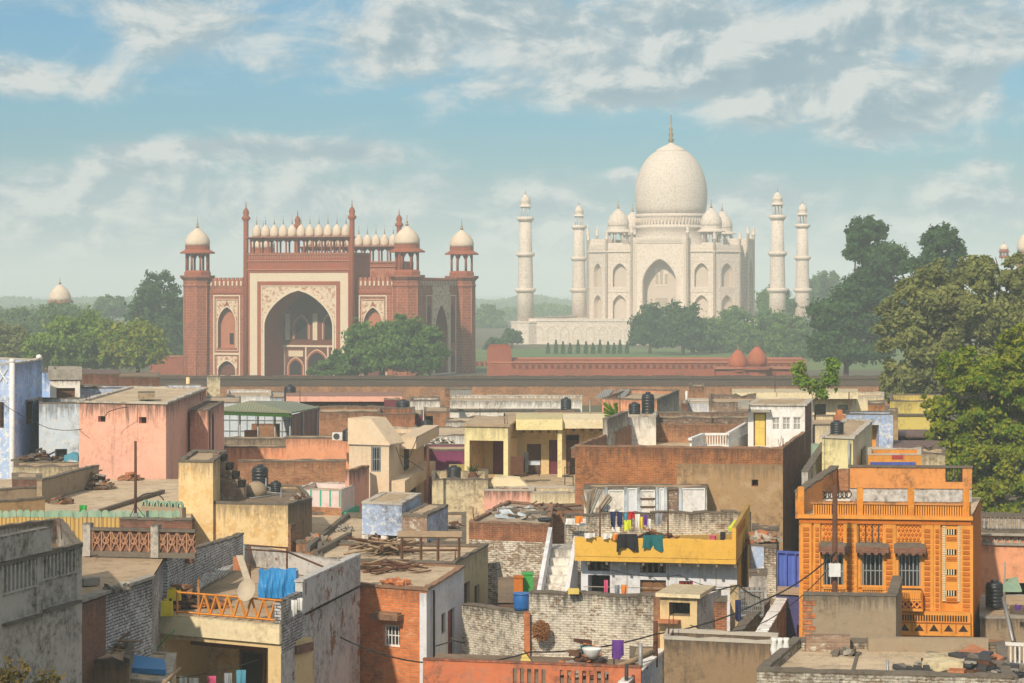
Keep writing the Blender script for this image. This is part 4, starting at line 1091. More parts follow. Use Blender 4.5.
def house(name, label, cat, fp, yt, wm, z0=0, par=.8, th=.16, rm='roof', cop='coping_dark', jit=.05, ops=(), edge_m=None, bands=None, zt=None, copo=.02, coph=.10, group=None, roof=True, capstep=.5):
    """fp: footprint as (px, distance), near side first, counter-clockwise; yt: picture row of the wall top at fp[0]
    ops: (edge, px0, px1, py_top, py_bottom, kind, depth, material)"""
    P = [PD(*q) for q in fp]
    if zt is None: zt = Z(yt, fp[0][1])
    zr = zt - par; n = len(P)
    cx = sum(p[0] for p in P) / n; cy = sum(p[1] for p in P) / n
    t = T(name, label, cat, (cx, cy, z0), group)
    m = MB(); zw = zt - coph; info = []; later = []
    for i in range(n):
        fr = Frame(P[i], P[(i + 1) % n]); info.append(fr); em = (edge_m or {}).get(i, wm)
        hl = []
        for o in ops:
            if o[0] != i: continue
            a, b = sorted((fr.u(o[1]), fr.u(o[2]))); pm = (o[1] + o[2]) / 2
            e, c = fr.z(pm, o[3]), fr.z(pm, o[4]); a = max(a, .03); b = min(b, fr.L - .03)
            c = max(c, z0 + .03); e = min(e, zw - .02)
            dp = o[6] if len(o) > 6 and o[6] else .18
            hl.append((a, b, c, e, dp)); later.append((fr, a, b, c, e, o[5], dp, o[7] if len(o) > 7 else None))
        bd = (bands or {}).get(i)
        if bd:      # bands: [(picture row, px, material above)] going down
            zs = [zw] + [fr.z(px, py) for py, px, _ in bd] + [z0]; mm = [em] + [b_[2] for b_ in bd]
            for k in range(len(mm)):
                wall_face(m, fr, 0, fr.L, zs[k + 1], zs[k], mm[k], [h for h in hl if zs[k + 1] < (h[2] + h[3]) / 2 < zs[k]])
        else: wall_face(m, fr, 0, fr.L, z0, zw, em, hl)
    if par > .02:
        B = inset(P, th)
        for i in range(n):
            a, b = B[i], B[(i + 1) % n]; m.poly([(*b, zr), (*a, zr), (*a, zw), (*b, zw)], (edge_m or {}).get(i, wm))
    w_ = m.obj('wall', t)
    for q in later: fill(t, *q)
    if roof:
        m = MB(); B = inset(P, th * .5)
        if par > .02: m.poly([(*p, zr) for p in B], rm)
        else: m.poly([(*p, zt - .04) for p in P], rm)
        m.obj('roof', t)
    if cop:
        m = MB(); ring(m, P, th + copo if par > .02 else .3, zw, zt, cop, copo, jit, capstep); m.obj('coping', t)
    t['_z'] = zr
    return t, info, zt


def slab(mb, fp, z0, z1, m): mb.prism([PD(*q) for q in fp], z0, z1, m)


def R(pxl, pxr, D, dep, k=1.0):
    """plain footprint whose flanks run along the line of sight"""
    return [(pxl, D), (pxr, D), (512 + (pxr - 512) * k, D + dep), (512 + (pxl - 512) * k, D + dep)]


TANK0 = None


def tank(px, py, D, r, h, label):
    """ribbed black plastic roof tank standing with its foot at picture point px, py"""
    m = MB(); pr = [(r * .96, 0)]
    for k in range(6):
        z = h * (.06 + .13 * k); pr += [(r, z), (r, z + h * .07), (r * .955, z + h * .085), (r * .955, z + h * .115)]
    pr += [(r * .98, h * .84), (r * .8, h * .92), (r * .36, h * .96)]
    x, y, z = W(px, py, D); t = T('water_tank', label, 'water tank', (x, D, z), 'black roof tanks')
    m.lathe(pr, (x, D, z), 'black_plastic', 20); m.obj('body', t)
    m = MB(); m.lathe([(r * .38, 0), (r * .40, h * .03), (r * .38, h * .07), (r * .1, h * .09)], (x, D, z + h * .945), 'black_plastic', 14); m.obj('lid', t)
    m = MB(); m.bar((x + r * .9, D - r * .35, z + .15 * h), (x + r * 1.25, D - r * .35, z + .15 * h), .03, 'grey_metal'); m.bar((x + r * 1.25, D - r * .35, z - .1), (x + r * 1.25, D - r * .35, z + .16 * h), .03, 'grey_metal'); m.obj('outlet_pipe', t)
    return t


def ac_unit(px, py, D, s, label):
    x, y, z = W(px, py, D); t = T('air_conditioner', label, 'air conditioner', (x, D, z), None)
    m = MB(); m.box(x - .5 * s, x + .5 * s, D - .2, D + .2, z, z + .75 * s, 'white_paint'); m.obj('casing', t)
    m = MB(); fr = Frame((x - .5 * s, D - .2), (x + .5 * s, D - .2))
    c = np.array((x - .08 * s, D - .205, z + .38 * s))
    for k in range(3): 
        rr = .3 * s * (k + 1) / 3; q = [tuple(c + np.array((rr * math.cos(a * math.pi / 10), -.01, rr * math.sin(a * math.pi / 10)))) for a in range(21)]
        m.path(q, .012, 'grey_metal', 4)
    m.obj('fan_guard', t)
    m = MB(); m.lathe([(.3 * s, 0), (.28 * s, .01)], (0, 0, 0), 'dark', 20); m.v = [(c[0] + v[0], c[1] - v[2] + .002, c[2] + v[1]) for v in m.v]; m.obj('fan', t)
    return t


def post(px, py0, py1, D, r, label, name='pole', cat='pole', mat='rust', lean=0, extra=None):
    m = MB(); x, y, z0 = W(px, py1, D); z1 = Z(py0, D)
    m.bar((x, D, z0), (x + lean, D, z1), r, mat, 8, r * .85)
    if extra: extra(m, x, z0, z1)
    return m.thing(name, label, cat)


def cloth(px0, px1, py0, py1, D, mat, label, cat='laundry', name='laundry', shirt=False, fold=.05, group='laundry'):
    """cloth hanging in folds from its top edge"""
    m = MB(); n = 12; q = 6; x0, x1 = X(px0, D), X(px1, D); zt, zb = Z(py0, D), Z(py1, D); ph = random.random() * 6; tp = random.uniform(-.28, .15)
    def pt(i, j, back):
        s = i / n; v = j / q; y = D + fold * math.sin(s * 9 + ph) * (.3 + v) + fold * .5 * math.sin(s * 23 + ph) * v + (.018 if back else 0)
        w = 1 + tp * v - .05 * math.sin(v * 3)
        return ((x0 + x1) / 2 + (s - .5) * (x1 - x0) * w, y, zt + (zb - zt) * v * (1 + .10 * math.sin(s * 5 + ph) + .05 * math.sin(s * 13 + ph)))
    for j in range(q):
        for i in range(n):
            m.poly([pt(i, j + 1, 0), pt(i + 1, j + 1, 0), pt(i + 1, j, 0), pt(i, j, 0)], mat, True)
            m.poly([pt(i, j, 1), pt(i + 1, j, 1), pt(i + 1, j + 1, 1), pt(i, j + 1, 1)], mat, True)
    if shirt:
        w = x1 - x0; h = zt - zb
        for s in (-1, 1):
            cx = x0 if s < 0 else x1
            a = [(cx, zt), (cx + s * w * .16, zt - h * .05), (cx + s * w * .24, zb - h * .18), (cx + s * w * .06, zb - h * .2), (cx + s * -.01, zt - h * .45)]
            a = a if s > 0 else a[::-1]
            m.hexa([(x, D - .03, z) for x, z in a], [(x, D + .03, z) for x, z in a], mat)
    return m.thing(name, label, cat, group)


def wire(pts, label, r=.022, sag=.25, group='overhead wires'):
    """cable through (px, py, D) points, sagging between them"""
    m = MB(); q = []
    for a, b in zip(pts, pts[1:]):
        A, B = np.array(W(*a)), np.array(W(*b))
        for i in range(9):
            t = i / 8; p = A + (B - A) * t; p[2] -= sag * 4 * t * (1 - t); q.append(tuple(p))
    m.path(q, r, 'cable', 5); return m.thing('overhead_wire', label, 'cable', group)


def rubble(cx, cy, z, rx, ry, n, mats, name, label, cat, smin=.1, smax=.35, hmax=.5):
    """a heap of broken pieces"""
    m = MB()
    for i in range(n):
        a = random.uniform(0, 6.28); r = math.sqrt(random.random()); x = cx + rx * r * math.cos(a); y = cy + ry * r * math.sin(a)
        zz = z + hmax * (1 - r) * random.random(); an = random.uniform(0, 3.14); l, w, h = random.uniform(smin, smax), random.uniform(smin, smax) * .6, random.uniform(.05, .14)
        t = np.array((math.cos(an), math.sin(an))); o = np.array((-t[1], t[0])); c = np.array((x, y)); tz = random.uniform(-.12, .12)
        q = [c - t * l - o * w, c + t * l - o * w, c + t * l + o * w, c - t * l + o * w]; dz = [-tz, tz, tz, -tz]
        m.hexa([(p[0], p[1], zz + d) for p, d in zip(q, dz)], [(p[0], p[1], zz + h + d) for p, d in zip(q, dz)], random.choice(mats))
    return m.thing(name, label, cat)


def planks(px0, py0, px1, py1, D, n, L, label, mats=('wood_brown', 'rust', 'wood_pale'), name='timber_heap'):
    m = MB()
    for i in range(int(n * 1.5)):
        px, py = random.uniform(px0, px1), random.uniform(py0, py1); x, y, z = W(px, py, D + random.uniform(0, 2)); an = random.choice([random.uniform(-.5, .5), random.uniform(-1.4, 1.4)]); l = L * random.uniform(.5, 1)
        dz = random.uniform(-.25, .25)
        m.bar((x - l / 2 * math.cos(an), y - l / 2 * math.sin(an), z - dz), (x + l / 2 * math.cos(an), y + l / 2 * math.sin(an), z + dz), random.uniform(.02, .06), random.choice(mats), 4)
    return m.thing(name, label, 'timber')


def Q(l, c, r):
    """parallelogram footprint from its near edge l-c and its flank c-r"""
    L, C, R_ = (np.array(PD(*q)) for q in (l, c, r)); b = L + R_ - C
    return [l, c, r, (512 + b[0] * F / b[1], b[1])]


def wall_run(name, label, a, b, z0, z1, th, m, cop=None, jit=.03, cat='wall', z1b=None):
    """free-standing wall from a to b (px, D)"""
    fr = Frame(PD(*a), PD(*b)); k = max(2, int(fr.L / .6)); mb = MB(); c = MB()
    for i in range(k):
        u0, u1 = i * fr.L / k, (i + 1) * fr.L / k
        za, zb = [z1 + ((z1b if z1b is not None else z1) - z1) * u / fr.L for u in (u0, u1)]
        p = [fr(u0, 0, 0), fr(u1, 0, 0), fr(u1, -th, 0), fr(u0, -th, 0)]
        za += random.uniform(-jit, jit); zb += random.uniform(-jit, jit)
        mb.hexa([(q[0], q[1], z0) for q in p], [(p[0][0], p[0][1], za), (p[1][0], p[1][1], zb), (p[2][0], p[2][1], zb), (p[3][0], p[3][1], za)], m)
        if cop:
            q = [fr(u0, .03, 0), fr(u1, .03, 0), fr(u1, -th - .03, 0), fr(u0, -th - .03, 0)]
            c.hexa([(q[0][0], q[0][1], za + .003), (q[1][0], q[1][1], zb + .003), (q[2][0], q[2][1], zb + .003), (q[3][0], q[3][1], za + .003)], [(q[0][0], q[0][1], za + .07), (q[1][0], q[1][1], zb + .07), (q[2][0], q[2][1], zb + .07), (q[3][0], q[3][1], za + .07)], cop)
    if not cop: return mb.thing(name, label, cat), fr
    mid = fr(fr.L / 2, -th / 2, z0); t = T(name, label, cat, mid); mb.obj('wall', t); c.obj('coping', t); return t, fr


def far_rows():
    """roofs between the old wall and the nearer houses"""
    house('small_house', 'blue and white peeling house wall right under the old brick wall', 'house', R(80, 152, 150, 4), 387, 'blue_peeling', par=.3, jit=.12)
    house('tin_shed', 'long dark brown shed standing behind the white rooftop room', 'shed', R(81, 119, 160, 8), 373, 'brick_dark', par=.05, rm='tin_brown')
    house('small_house', 'low brown house with a flat roof next to the dark brown shed', 'house', R(117, 160, 172, 8), 376, 'brick_dark', par=.05, rm='roof_dark')
    house('small_house', 'small cream box of a house behind the salmon house', 'house', R(145, 168, 140, 4), 389, 'cream_old', par=.25)
    house('small_house', 'pale blue house with a ragged white roof edge behind the salmon house', 'house', R(166, 203, 195, 10), 389, 'blue_peeling', par=.8, jit=.2)
    house('rooftop_stairwell', 'stained cream rooftop block standing against the old brick wall', 'rooftop room', R(207, 220, 205, 4), 376, 'cream_stained', par=.05)
    house('small_house', 'lilac white flat house beside the green canopy', 'house', R(199, 241, 190, 10), 402, 'cool_white', par=.15, cop='coping_dark')
    house('small_house', 'plain bright white low house in front of the old brick wall', 'house', R(227, 271, 208, 12), 395, 'white_wash', par=.3, cop='coping_pale')
    house('small_house', 'grey blue low house between the white one and the black tank', 'house', R(270, 300, 205, 12), 397, 'pale_blue_white', par=.2)
    tank(290, 402, 196, .52, 1.5, 'black tank standing against the old brick wall above the canopy')
    post(188, 377, 395, 205, .2, 'short cream pillar on a roof before the old wall', 'roof_pillar', 'pillar', 'cream_old')
    t, i, z = house('brick_house', 'wide brick house under a long salmon coloured roof slab', 'house', R(300, 388, 190, 10), 401, 'brick_brown', par=0, cop=None)
    m = MB(); slab(m, R(286, 402, 189, 8), z, z + .45, 'salmon'); m.obj('roof_slab', t)
    house('small_house', 'small plum red block at the end of the salmon roof slab', 'house', R(384, 399, 186, 6), 399, 'maroon', par=.02, cop='coping_brick')
    tank(403, 412, 182, .56, 1.0, 'squat black tank between the plum red block and a peeling white wall')
    house('small_house', 'peeling white low wall house beside the squat black tank', 'house', R(410, 440, 184, 6), 400, 'white_old', par=.3, jit=.1)
    house('brick_house', 'big bare brick house behind the air conditioner', 'house', R(316, 384, 172, 8), 411, 'brick_brown', par=.3, jit=.08)
    house('brick_house', 'red brick house wall above the cream house with the sloping stair roof', 'house', R(378, 415, 160, 8), 413, 'brick_red', par=.5, jit=.08)
    house('small_house', 'narrow plum red wall beside the red brick house', 'house', R(413, 423, 166, 6), 414, 'maroon', par=.05)
    tank(426, 429, 150, .32, .6, 'tiny dark tank between the cream stair house and a brick hut')
    house('brick_hut', 'brown brick hut with a dark doorway under the old wall', 'hut', R(424, 449, 172, 6), 411, 'brick_brown', par=.05, ops=[(0, 426, 433, 416, 430, 'vent', .5)])
    house('brick_pier', 'tall bare brick pier standing before the old wall', 'pier', R(445, 450, 200, 2), 388, 'brick_brown', par=.02)
    t, i, z = house('long_house', 'very long stained white wall below the old brick wall', 'house', R(447, 582, 205, 10), 400, 'white_old', par=.3, jit=.05, cop='coping_pale')
    m = MB(); m.bx(i[0], .2, i[0].L - .2, 0, .25, z - .95, z - .78, 'coping_dark'); m.obj('ledge', t)
    house('tin_shed', 'dark leaning shed beside the bare brick pier', 'shed', R(450, 472, 226, 5), 389, 'tin_grey', par=.02, rm='roof_dark')
    tank(566, 412, 196, .47, 1.25, 'black tank on the long white wall')
    house('small_house', 'low brick roof edge under the tank on the long white wall', 'house', R(536, 574, 178, 6), 414, 'brick_brown', par=.25, jit=.1)
    house('white_house', 'broken white roofs between the purple wall and the cream porch', 'house', R(414, 478, 150, 9), 434, 'white_old', par=.12, rm='roof_pale', jit=.15)
    house('white_house', 'pale flat roof with a ragged edge behind the cream porch', 'house', R(446, 520, 168, 6), 421, 'white_old', par=.12, rm='roof_pale', jit=.15)
    house('small_house', 'brown flat roof house behind the cream rooms', 'house', R(520, 640, 150, 6), 417, 'brick_mixed', par=.15, jit=.1)
    t, i, z = house('grey_sided_house', 'house with a salmon front and a bare grey side wall behind the tanks', 'house', Q((602, 152), (657, 150), (679, 164)), 400, 'salmon_orange', par=.3, edge_m={1: 'grey_old'}, zt=Z(399, 150))
    for k, (a, b) in enumerate(((596, 614), (611, 631))):
        m = MB(); p = [W(a, 398, 158), W(b - 7, 399, 158), W(b, 391, 164), W(a + 9, 391, 164)]
        m.hexa(p, [(x, y, zz + .12) for x, y, zz in p], 'tin_grey')
        m.thing('roof_sheet', ['tilted dark roof sheet nearer the black tank on the long wall', 'tilted dark roof sheet nearer the two rooftop tanks'][k], 'roof sheet')
    house('brick_arch', 'rounded brick chimney hood before the old wall', 'chimney', R(689, 704, 205, 3), 386, 'brick_brown', par=.02, jit=.25)
    post(686.5, 391, 405, 200, .12, 'slim white post beside the rounded brick chimney hood', 'post', 'post', 'white_paint')
    house('small_house', 'narrow maroon wall between the grey sided house and a bluish white one', 'house', R(681, 688, 172, 5), 403, 'brick_dark', par=.03)
    house('white_house', 'small bluish white house behind the stained whitewashed wall', 'house', R(687, 711, 176, 6), 402, 'cool_white', par=.2, cop='coping_pale')
    house('brick_house', 'ruined brick house with an uneven top behind the white rooftop room', 'house', R(709, 756, 170, 10), 401, 'brick_mixed', par=.3, jit=.3)
    t, i, z = house('cream_house', 'long pale cream house with barred windows under the old wall', 'house', R(752, 856, 182, 10), 398, 'cream_pale', par=.1, cop=None, ops=[(0, 815, 826, 404, 419, 'bars', .2), (0, 838, 848, 405, 414, 'shutters', .2)])
    m = MB(); slab(m, R(732, 858, 180.5, 6), z, z + .55, 'cream_pale'); slab(m, R(731, 780, 181, 5), z - .55, z - .3, 'cream_pale'); m.obj('roof_slab', t)
    m = MB(); slab(m, R(754, 778, 181, 4), z - .3, z, 'wood_brown'); m.obj('clerestory', t)
    house('cream_house', 'plain cream house end next to the olive rain tree', 'house', R(853, 884, 190, 8), 396, 'cream_pale', par=.3, cop='coping_pale')
    house('parapet_house', 'house with a cream grey parapet behind the tank on the pale yellow house', 'house', R(808, 868, 136, 10), 424, 'cream_pale', par=.3)
    t, i, z = house('blue_white_house', 'peeling blue white house with an orange walled opening', 'house', R(846, 893, 130, 3), 413, 'blue_peeling', par=.2, ops=[(0, 855, 879, 425, 456, 'vent', 1.2, 'orange_light')])
    house('orange_hut', 'small stained orange rooftop box behind the blue white house', 'rooftop room', R(868, 885, 150, 4), 403, 'orange_stained', par=.1)
    house('brown_hut', 'small brown plastered box beside the blue white house', 'rooftop room', R(885, 898, 140, 4), 411, 'brown_plaster', par=.1)
    t, i, z = house('yellow_house', 'bright yellow house half hidden behind the rain tree', 'house', R(890, 940, 165, 10), 400, 'bright_yellow', par=.6)
    m = MB(); m.bx(i[0], 0, i[0].L, 0, .15, Z(415.5, 165), Z(413.5, 165), 'coping_dark'); m.obj('ledge', t)
    for k, (a, b, y0, y1, D, lb) in enumerate(((890, 936, 431, 437, 142, 'brown tin roof just below the bright yellow house'), (893, 938, 442, 449, 128, 'brown tin roof lower down, below another tin roof'))):
        m = MB(); p = [W(a, y1, D), W(b, y1 + 1, D), W(b, y0, D + 6), W(a, y0, D + 6)]; m.hexa(p, [(x, y, zz + .1) for x, y, zz in p], 'tin_brown'); t = m.thing('tin_canopy', lb, 'roof')
        house('shop_house', ['dark low house carrying the upper brown tin roof', 'dark low house carrying the lower brown tin roof'][k], 'house', R(a + 1, b - 1, D + .3, 5), 0, 'brick_dark', par=.02, zt=Z(y1, D) - .05)
    t, i, z = house('orange_shop', 'orange painted parapet with a blue strip behind the orange facade', 'shop', R(868, 921, 112, 4), 453, 'orange_light', par=.3, cop='coping_pale')
    m = MB(); m.bx(i[0], .1, i[0].L - .3, .0, .2, Z(470, 112), Z(462, 112), 'blue_paint'); m.obj('blue_band', t)
    m = MB(); m.bx(i[0], i[0].L * .45, i[0].L * .66, .0, .03, Z(459, 112), Z(455, 112), 'red_paint'); m.obj('red_patch', t)
    house('cream_house', 'rough cream rubble house end beside the yellow green tree', 'house', R(918, 945, 118, 4), 452, 'cream_stained', par=.2, jit=.25)
    # canopy
    t = T('canopy_shed', 'open shed with a green sheet canopy on thin posts', 'shed', (X(262, 162), 162, 0))
    m = MB(); p = [W(213, 412, 158), W(292, 414.5, 156), W(292, 404, 160), W(250, 401.5, 163)]
    a, b, c, d, e = W(214, 411, 158), W(250, 402, 159), W(292, 413.5, 156), W(320, 408.5, 166), W(292, 402.5, 168)
    for q in ([a, c, b], [b, c, d, e]): m.hexa(q, [(x, y, z + .1) for x, y, z in q], 'tin_green')
    m.obj('roof', t)
    m = MB(); q = [a, W(250, 408, 157.6), c, b]; m.hexa([(x, y - .15, z - .25) for x, y, z in (a, c, b)], [(x, y - .15, z - .12) for x, y, z in (a, c, b)], 'leaf_green'); m.obj('shade_cloth', t)
    for px, D in ((222, 158.5), (240, 158.3), (258, 158), (275, 157.5), (290, 157), (303, 160), (317, 165)):
        m = MB(); x, y, z = W(px, 440, D); m.bar((x, y, 4), (x, y, Z(412, D)), .06, 'grey_metal'); m.obj('post', t)
    m = MB(); fr = Frame(PD(221, 166), PD(291, 165)); m.bx(fr, 0, fr.L, -.2, 0, 4, Z(411, 166), 'pale_blue_white'); m.obj('back_wall', t)
    m = MB()
    for k in range(9): m.bx(fr, k * fr.L / 8 - .03, k * fr.L / 8 + .03, 0, .05, 5.5, Z(411, 166), 'grey_metal')
    for z in (6.6, 7.4): m.bx(fr, 0, fr.L, 0, .06, z, z + .06, 'grey_metal')
    m.obj('lattice', t)
    m = MB(); fr = Frame(PD(292, 157), PD(319, 166)); m.bx(fr, 0, fr.L, -.1, 0, 4, Z(415, 157), 'tin_brown'); m.obj('side_screen', t)
    m = MB(); x, y, z = W(252, 430, 160); m.box(x - .5, x + .5, 159.6, 160.2, 5, z, 'terracotta'); m.obj('partition', t); m = MB(); x, y, z = W(268, 424, 163); m.box(x - 1.2, x + .8, 163, 163.6, 5, z, 'brick_brown'); m.obj('partition', t)
    house('low_house', 'low muddy parapet in front of the green canopy', 'house', R(221, 286, 150, 1.5), 438, 'mud_wall', par=.03)
    house('salmon_house', 'long low salmon wall in front of the green canopy', 'house', R(224, 292, 142, 1.2), 446, 'salmon_orange', par=.03, jit=.05)
    house('salmon_house', 'taller orange wall joined to the cream house with the stair roof', 'house', R(286, 352, 141, 1.5), 437, 'salmon_orange', par=.03, jit=.05)
    house('brick_house', 'long bare brick wall behind the black tanks of the cream block', 'house', R(238, 346, 127, .8), 460, 'brick_brown', par=.03, jit=.05)
    ac_unit(337.5, 440, 139, .62, 'white outdoor air conditioner unit on the orange wall')
    tank(348, 441, 138, .34, .75, 'squat black tank beside the white air conditioner')
    t, i, z = house('salmon_hut', 'small salmon hut with a shaded side beside the bare brick wall', 'house', Q((345, 115), (349, 114.6), (369, 117.5)), 0, 'salmon', zt=Z(470, 114.6), par=.1, cop='coping_brick')
    house('salmon_house', 'narrow salmon house in the shade behind the cream stair house', 'house', R(408, 428, 133, 6), 447, 'salmon', par=.1)
    house('purple_house', 'deep purple painted wall between the post and the cream porch', 'house', R(424, 470, 136, 5), 449, 'purple', par=.2)
    m = MB(); slab(m, R(449, 466, 128, 2), 4, Z(467, 128), 'bright_yellow'); m.thing('parapet_block', 'small ochre yellow block under the purple wall', 'wall')
    tank(454, 482, 124, .42, .9, 'dark tank in the alley under the purple wall')


far_rows()


def middle_left():
    # light blue house and its neighbours
    t, i, z = house('blue_house', 'tall light blue house with a white corner pillar', 'house', [(-40, 135), (12, 134), (42, 143), (-20, 146)], 0, 'blue_peeling', zt=Z(363, 134), par=.7, edge_m={1: 'light_blue'}, ops=[(1, 26, 33, 402, 424, 'window', .15), (0, -8, 4, 402, 428, 'window', .15)], cop='coping_pale')
    m = MB(); x, y, _ = W(12, 0, 133.9); m.bar((x, y, 0), (x, y, z + .1), .16, 'white_paint', 8)
    for px, D in ((12, 133.9), (39, 142)):
        x, y, _ = W(px, 0, D); m.lathe([(.14, 0), (.2, .08), (.18, .2), (.05, .28)], (x, y, z), 'white_paint', 10)
    m.obj('corner_pillar', t)
    m = MB()
    fr = i[0]; zz = Z(376, 134)
    for k in range(5):
        m.bar(fr(fr.L - .3 - k * .55, .05, zz - .4), fr(fr.L - .85 - k * .55, .05, zz + .4), .05, 'white_paint', 4); m.bar(fr(fr.L - .3 - k * .55, .05, zz + .4), fr(fr.L - .85 - k * .55, .05, zz - .4), .05, 'white_paint', 4)
    m.obj('lattice_railing', t)
    m = MB(); fr = i[1]; m.bx(fr, fr.u(26) - .2, fr.u(33) + .2, 0, .45, Z(401, 138), Z(400, 138) + .02, 'concrete'); m.obj('window_shade', t)
    house('pale_house', 'pale blue white house wall with drain stains between the blue and salmon houses', 'house', R(39, 82, 136, 6), 402, 'pale_blue_white', par=.3, ops=[(0, 55, 67, 449, 458, 'vent', .4)])
    house('rooftop_room', 'white rooftop room with a brown shutter above the pale blue wall', 'rooftop room', R(50, 80, 146, 5), 369, 'white_old', z0=8, par=.8, ops=[(0, 56, 75, 388, 403, 'vent', .25, 'wood_brown')], cop='concrete', coph=.7, copo=.12)
    house('small_house', 'narrow blue wall between the tall blue house and the white rooftop room', 'house', R(38, 55, 149, 4), 371, 'light_blue', par=.3)
    # salmon house
    t, i, z = house('salmon_house', 'big plain salmon house with two tiny square vents', 'house', Q((79, 121), (166, 119), (206, 137)), 0, 'salmon', zt=Z(402, 119), par=.12, ops=[(0, 98, 105.5, 416, 422, 'vent', .3), (0, 139, 146.5, 417, 423.5, 'vent', .3)], cop='coping_pale', copo=.1, coph=.12, rm='roof_pale')
    m = MB(); slab(m, R(138, 155, 122, 2), z, z + .35, 'mud_wall'); m.obj('roof_hatch', t)
    m = MB(); q = [W(105.5 + 22 * s, 416 - 12 * s ** .5 + 3 * s, 118.6) for s in [k / 12 for k in range(13)]]; m.path(q, .02, 'cable', 4); m.obj('wiring', t)
    t, i, z = house('salmon_house', 'lower orange annexe built onto the shaded side of the salmon house', 'house', Q((190, 128), (208, 127.5), (224, 138)), 0, 'salmon', zt=Z(409, 128), par=.15)
    m = MB()
    for px in (209.5, 213): m.bar(W(px, 411, 128.4), W(px, 476, 128.4), .06, 'dark_metal')
    m.obj('drain_pipes', t)
    # terrace in front of them
    t, i, z = house('terrace_house', 'broad flat terrace roof with low kerbs in front of the salmon house', 'house', [(-40, 89), (188, 89), (196, 118.3), (-20, 118.3)], 0, 'mud_wall', zt=7.1, par=0, cop=None, rm='roof_pale')
    m = MB()
    for a, b in (((40, 92), (165, 110)), ((90, 90), (185, 103))):
        f = Frame(PD(*a), PD(*b)); m.bx(f, 0, f.L, -.2, 0, 7.1, 7.24, 'coping_dark')
    m.obj('kerb', t)
    wall_run('low_wall', 'grey cement terrace wall leading up to a pile of rubble', (42, 105), (99, 114), 7.1, 8.1, .25, 'mud_wall', 'coping_dark')
    wall_run('low_wall', 'low grey terrace wall at the edge of the scene under the blue house', (-30, 103), (44, 105.5), 7.1, 7.75, .25, 'mud_wall', 'coping_dark')
    wall_run('low_wall', 'brown low wall just behind the yellow scalloped fence', (-30, 95.5), (45, 98), 7.1, 7.9, .3, 'brown_plaster', 'coping_dark')
    house('low_house', 'rough cream wall with a broken top under the pale blue house', 'house', R(14, 102, 122, 3), 465, 'cream_stained', par=.15, jit=.12)
    house('low_house', 'small rust red roof on the terrace under the blue house', 'shed', R(12, 42, 108, 3), 0, 'brick_dark', zt=8.0, par=.02)
    rubble(X(96, 113), 112.6, 7.1, 1.0, .8, 60, ['concrete', 'coping_dark', 'wood_brown', 'brick_brown'], 'rubble_pile', 'pile of broken masonry at the end of the grey terrace wall', 'rubble', hmax=.9)
    rubble(X(50, 128), 125.5, 7.5, 1.4, .5, 60, ['coping_dark', 'wood_brown', 'dark_metal'], 'junk_heap', 'dark heap of junk at the foot of the pale blue wall', 'rubble', hmax=.7)
    m = MB(); q = [W(64 + k, 462 - 2.5 * math.sin(k / 14 * 3.1), 125) for k in range(15)]
    for k in range(14): a, b = q[k], q[k + 1]; m.hexa([a, b, (b[0], b[1] + 1, b[2]), (a[0], a[1] + 1, a[2])], [(p[0], p[1], p[2] + .35) for p in (a, b, (b[0], b[1] + 1, b[2]), (a[0], a[1] + 1, a[2]))], 'cloth_cyan')
    m.thing('tarpaulin', 'faded blue green tarpaulin over junk by the pale blue wall', 'tarpaulin')
    rubble(X(100, 93), 93.2, 7.1, 1.1, .7, 90, ['wood_brown', 'brick_brown', 'rust', 'concrete'], 'junk_heap', 'brown junk heap behind the yellow scalloped fence', 'rubble', hmax=.9)
    cloth(79, 87, 505, 513, 92.2, 'cloth_green', 'bright green cloth lying by the brown junk heap', 'cloth', 'green_cloth', group=None)
    m = MB(); x, y, z = W(115, 513, 93); m.lathe([(.18, 0), (.2, .2), (.19, .45), (.16, .45), (.16, .05)], (x, 93, 7.1), 'grey_metal', 14); m.thing('bucket', 'grey metal drum beside the brown junk heap', 'drum')
    m = MB(); x, y, z = W(159, 514, 93); m.box(x - .14, x + .14, 92.9, 93.2, 7.1, 7.75, 'yellow_paint'); m.box(x - .18, x + .18, 92.86, 93.24, 7.75, 7.82, 'coping_pale'); m.thing('pillar_stub', 'short yellow pillar stub on the terrace', 'pillar')
    m = MB(); fr = Frame(PD(141, 97), PD(182, 96))
    m.bx(fr, 0, fr.L, -.3, 0, 7.1, 7.7, 'mud_wall')
    for k in range(7): arch_ring(m, fr, (k + .5) * fr.L / 7, .08, 7.7, 7.72, 7.9, .05, -.2, 0, 'sheet_green', 5)
    m.thing('scalloped_parapet', 'short grey parapet with arched green trim on the terrace', 'parapet')
    m = MB(); c = W(150.5, 489, 105); m.path([(c[0] + .62 * math.cos(a), 105, 7.1 + .42 * math.sin(a)) for a in [math.pi * k / 14 for k in range(15)]], .03, 'dark_metal', 5); m.thing('iron_hoop', 'thin iron hoop standing on the terrace before the salmon house', 'hoop')
    rubble(X(130, 117.5), 117.5, 7.1, .5, .4, 14, ['terracotta', 'coping_brick'], 'brick_pile', 'small reddish pile at the foot of the salmon wall', 'bricks', hmax=.45)
    # scalloped fence
    t = T('sheet_fence', 'yellow sheet fence with green scalloped tops', 'fence', (X(90, 88.6), 88.6, 7.1))
    fr = Frame(PD(-12, 88.6), PD(180, 88.4)); n = 27; w = fr.L / n; m = MB(); g = MB(); zt = Z(513, 88.6)
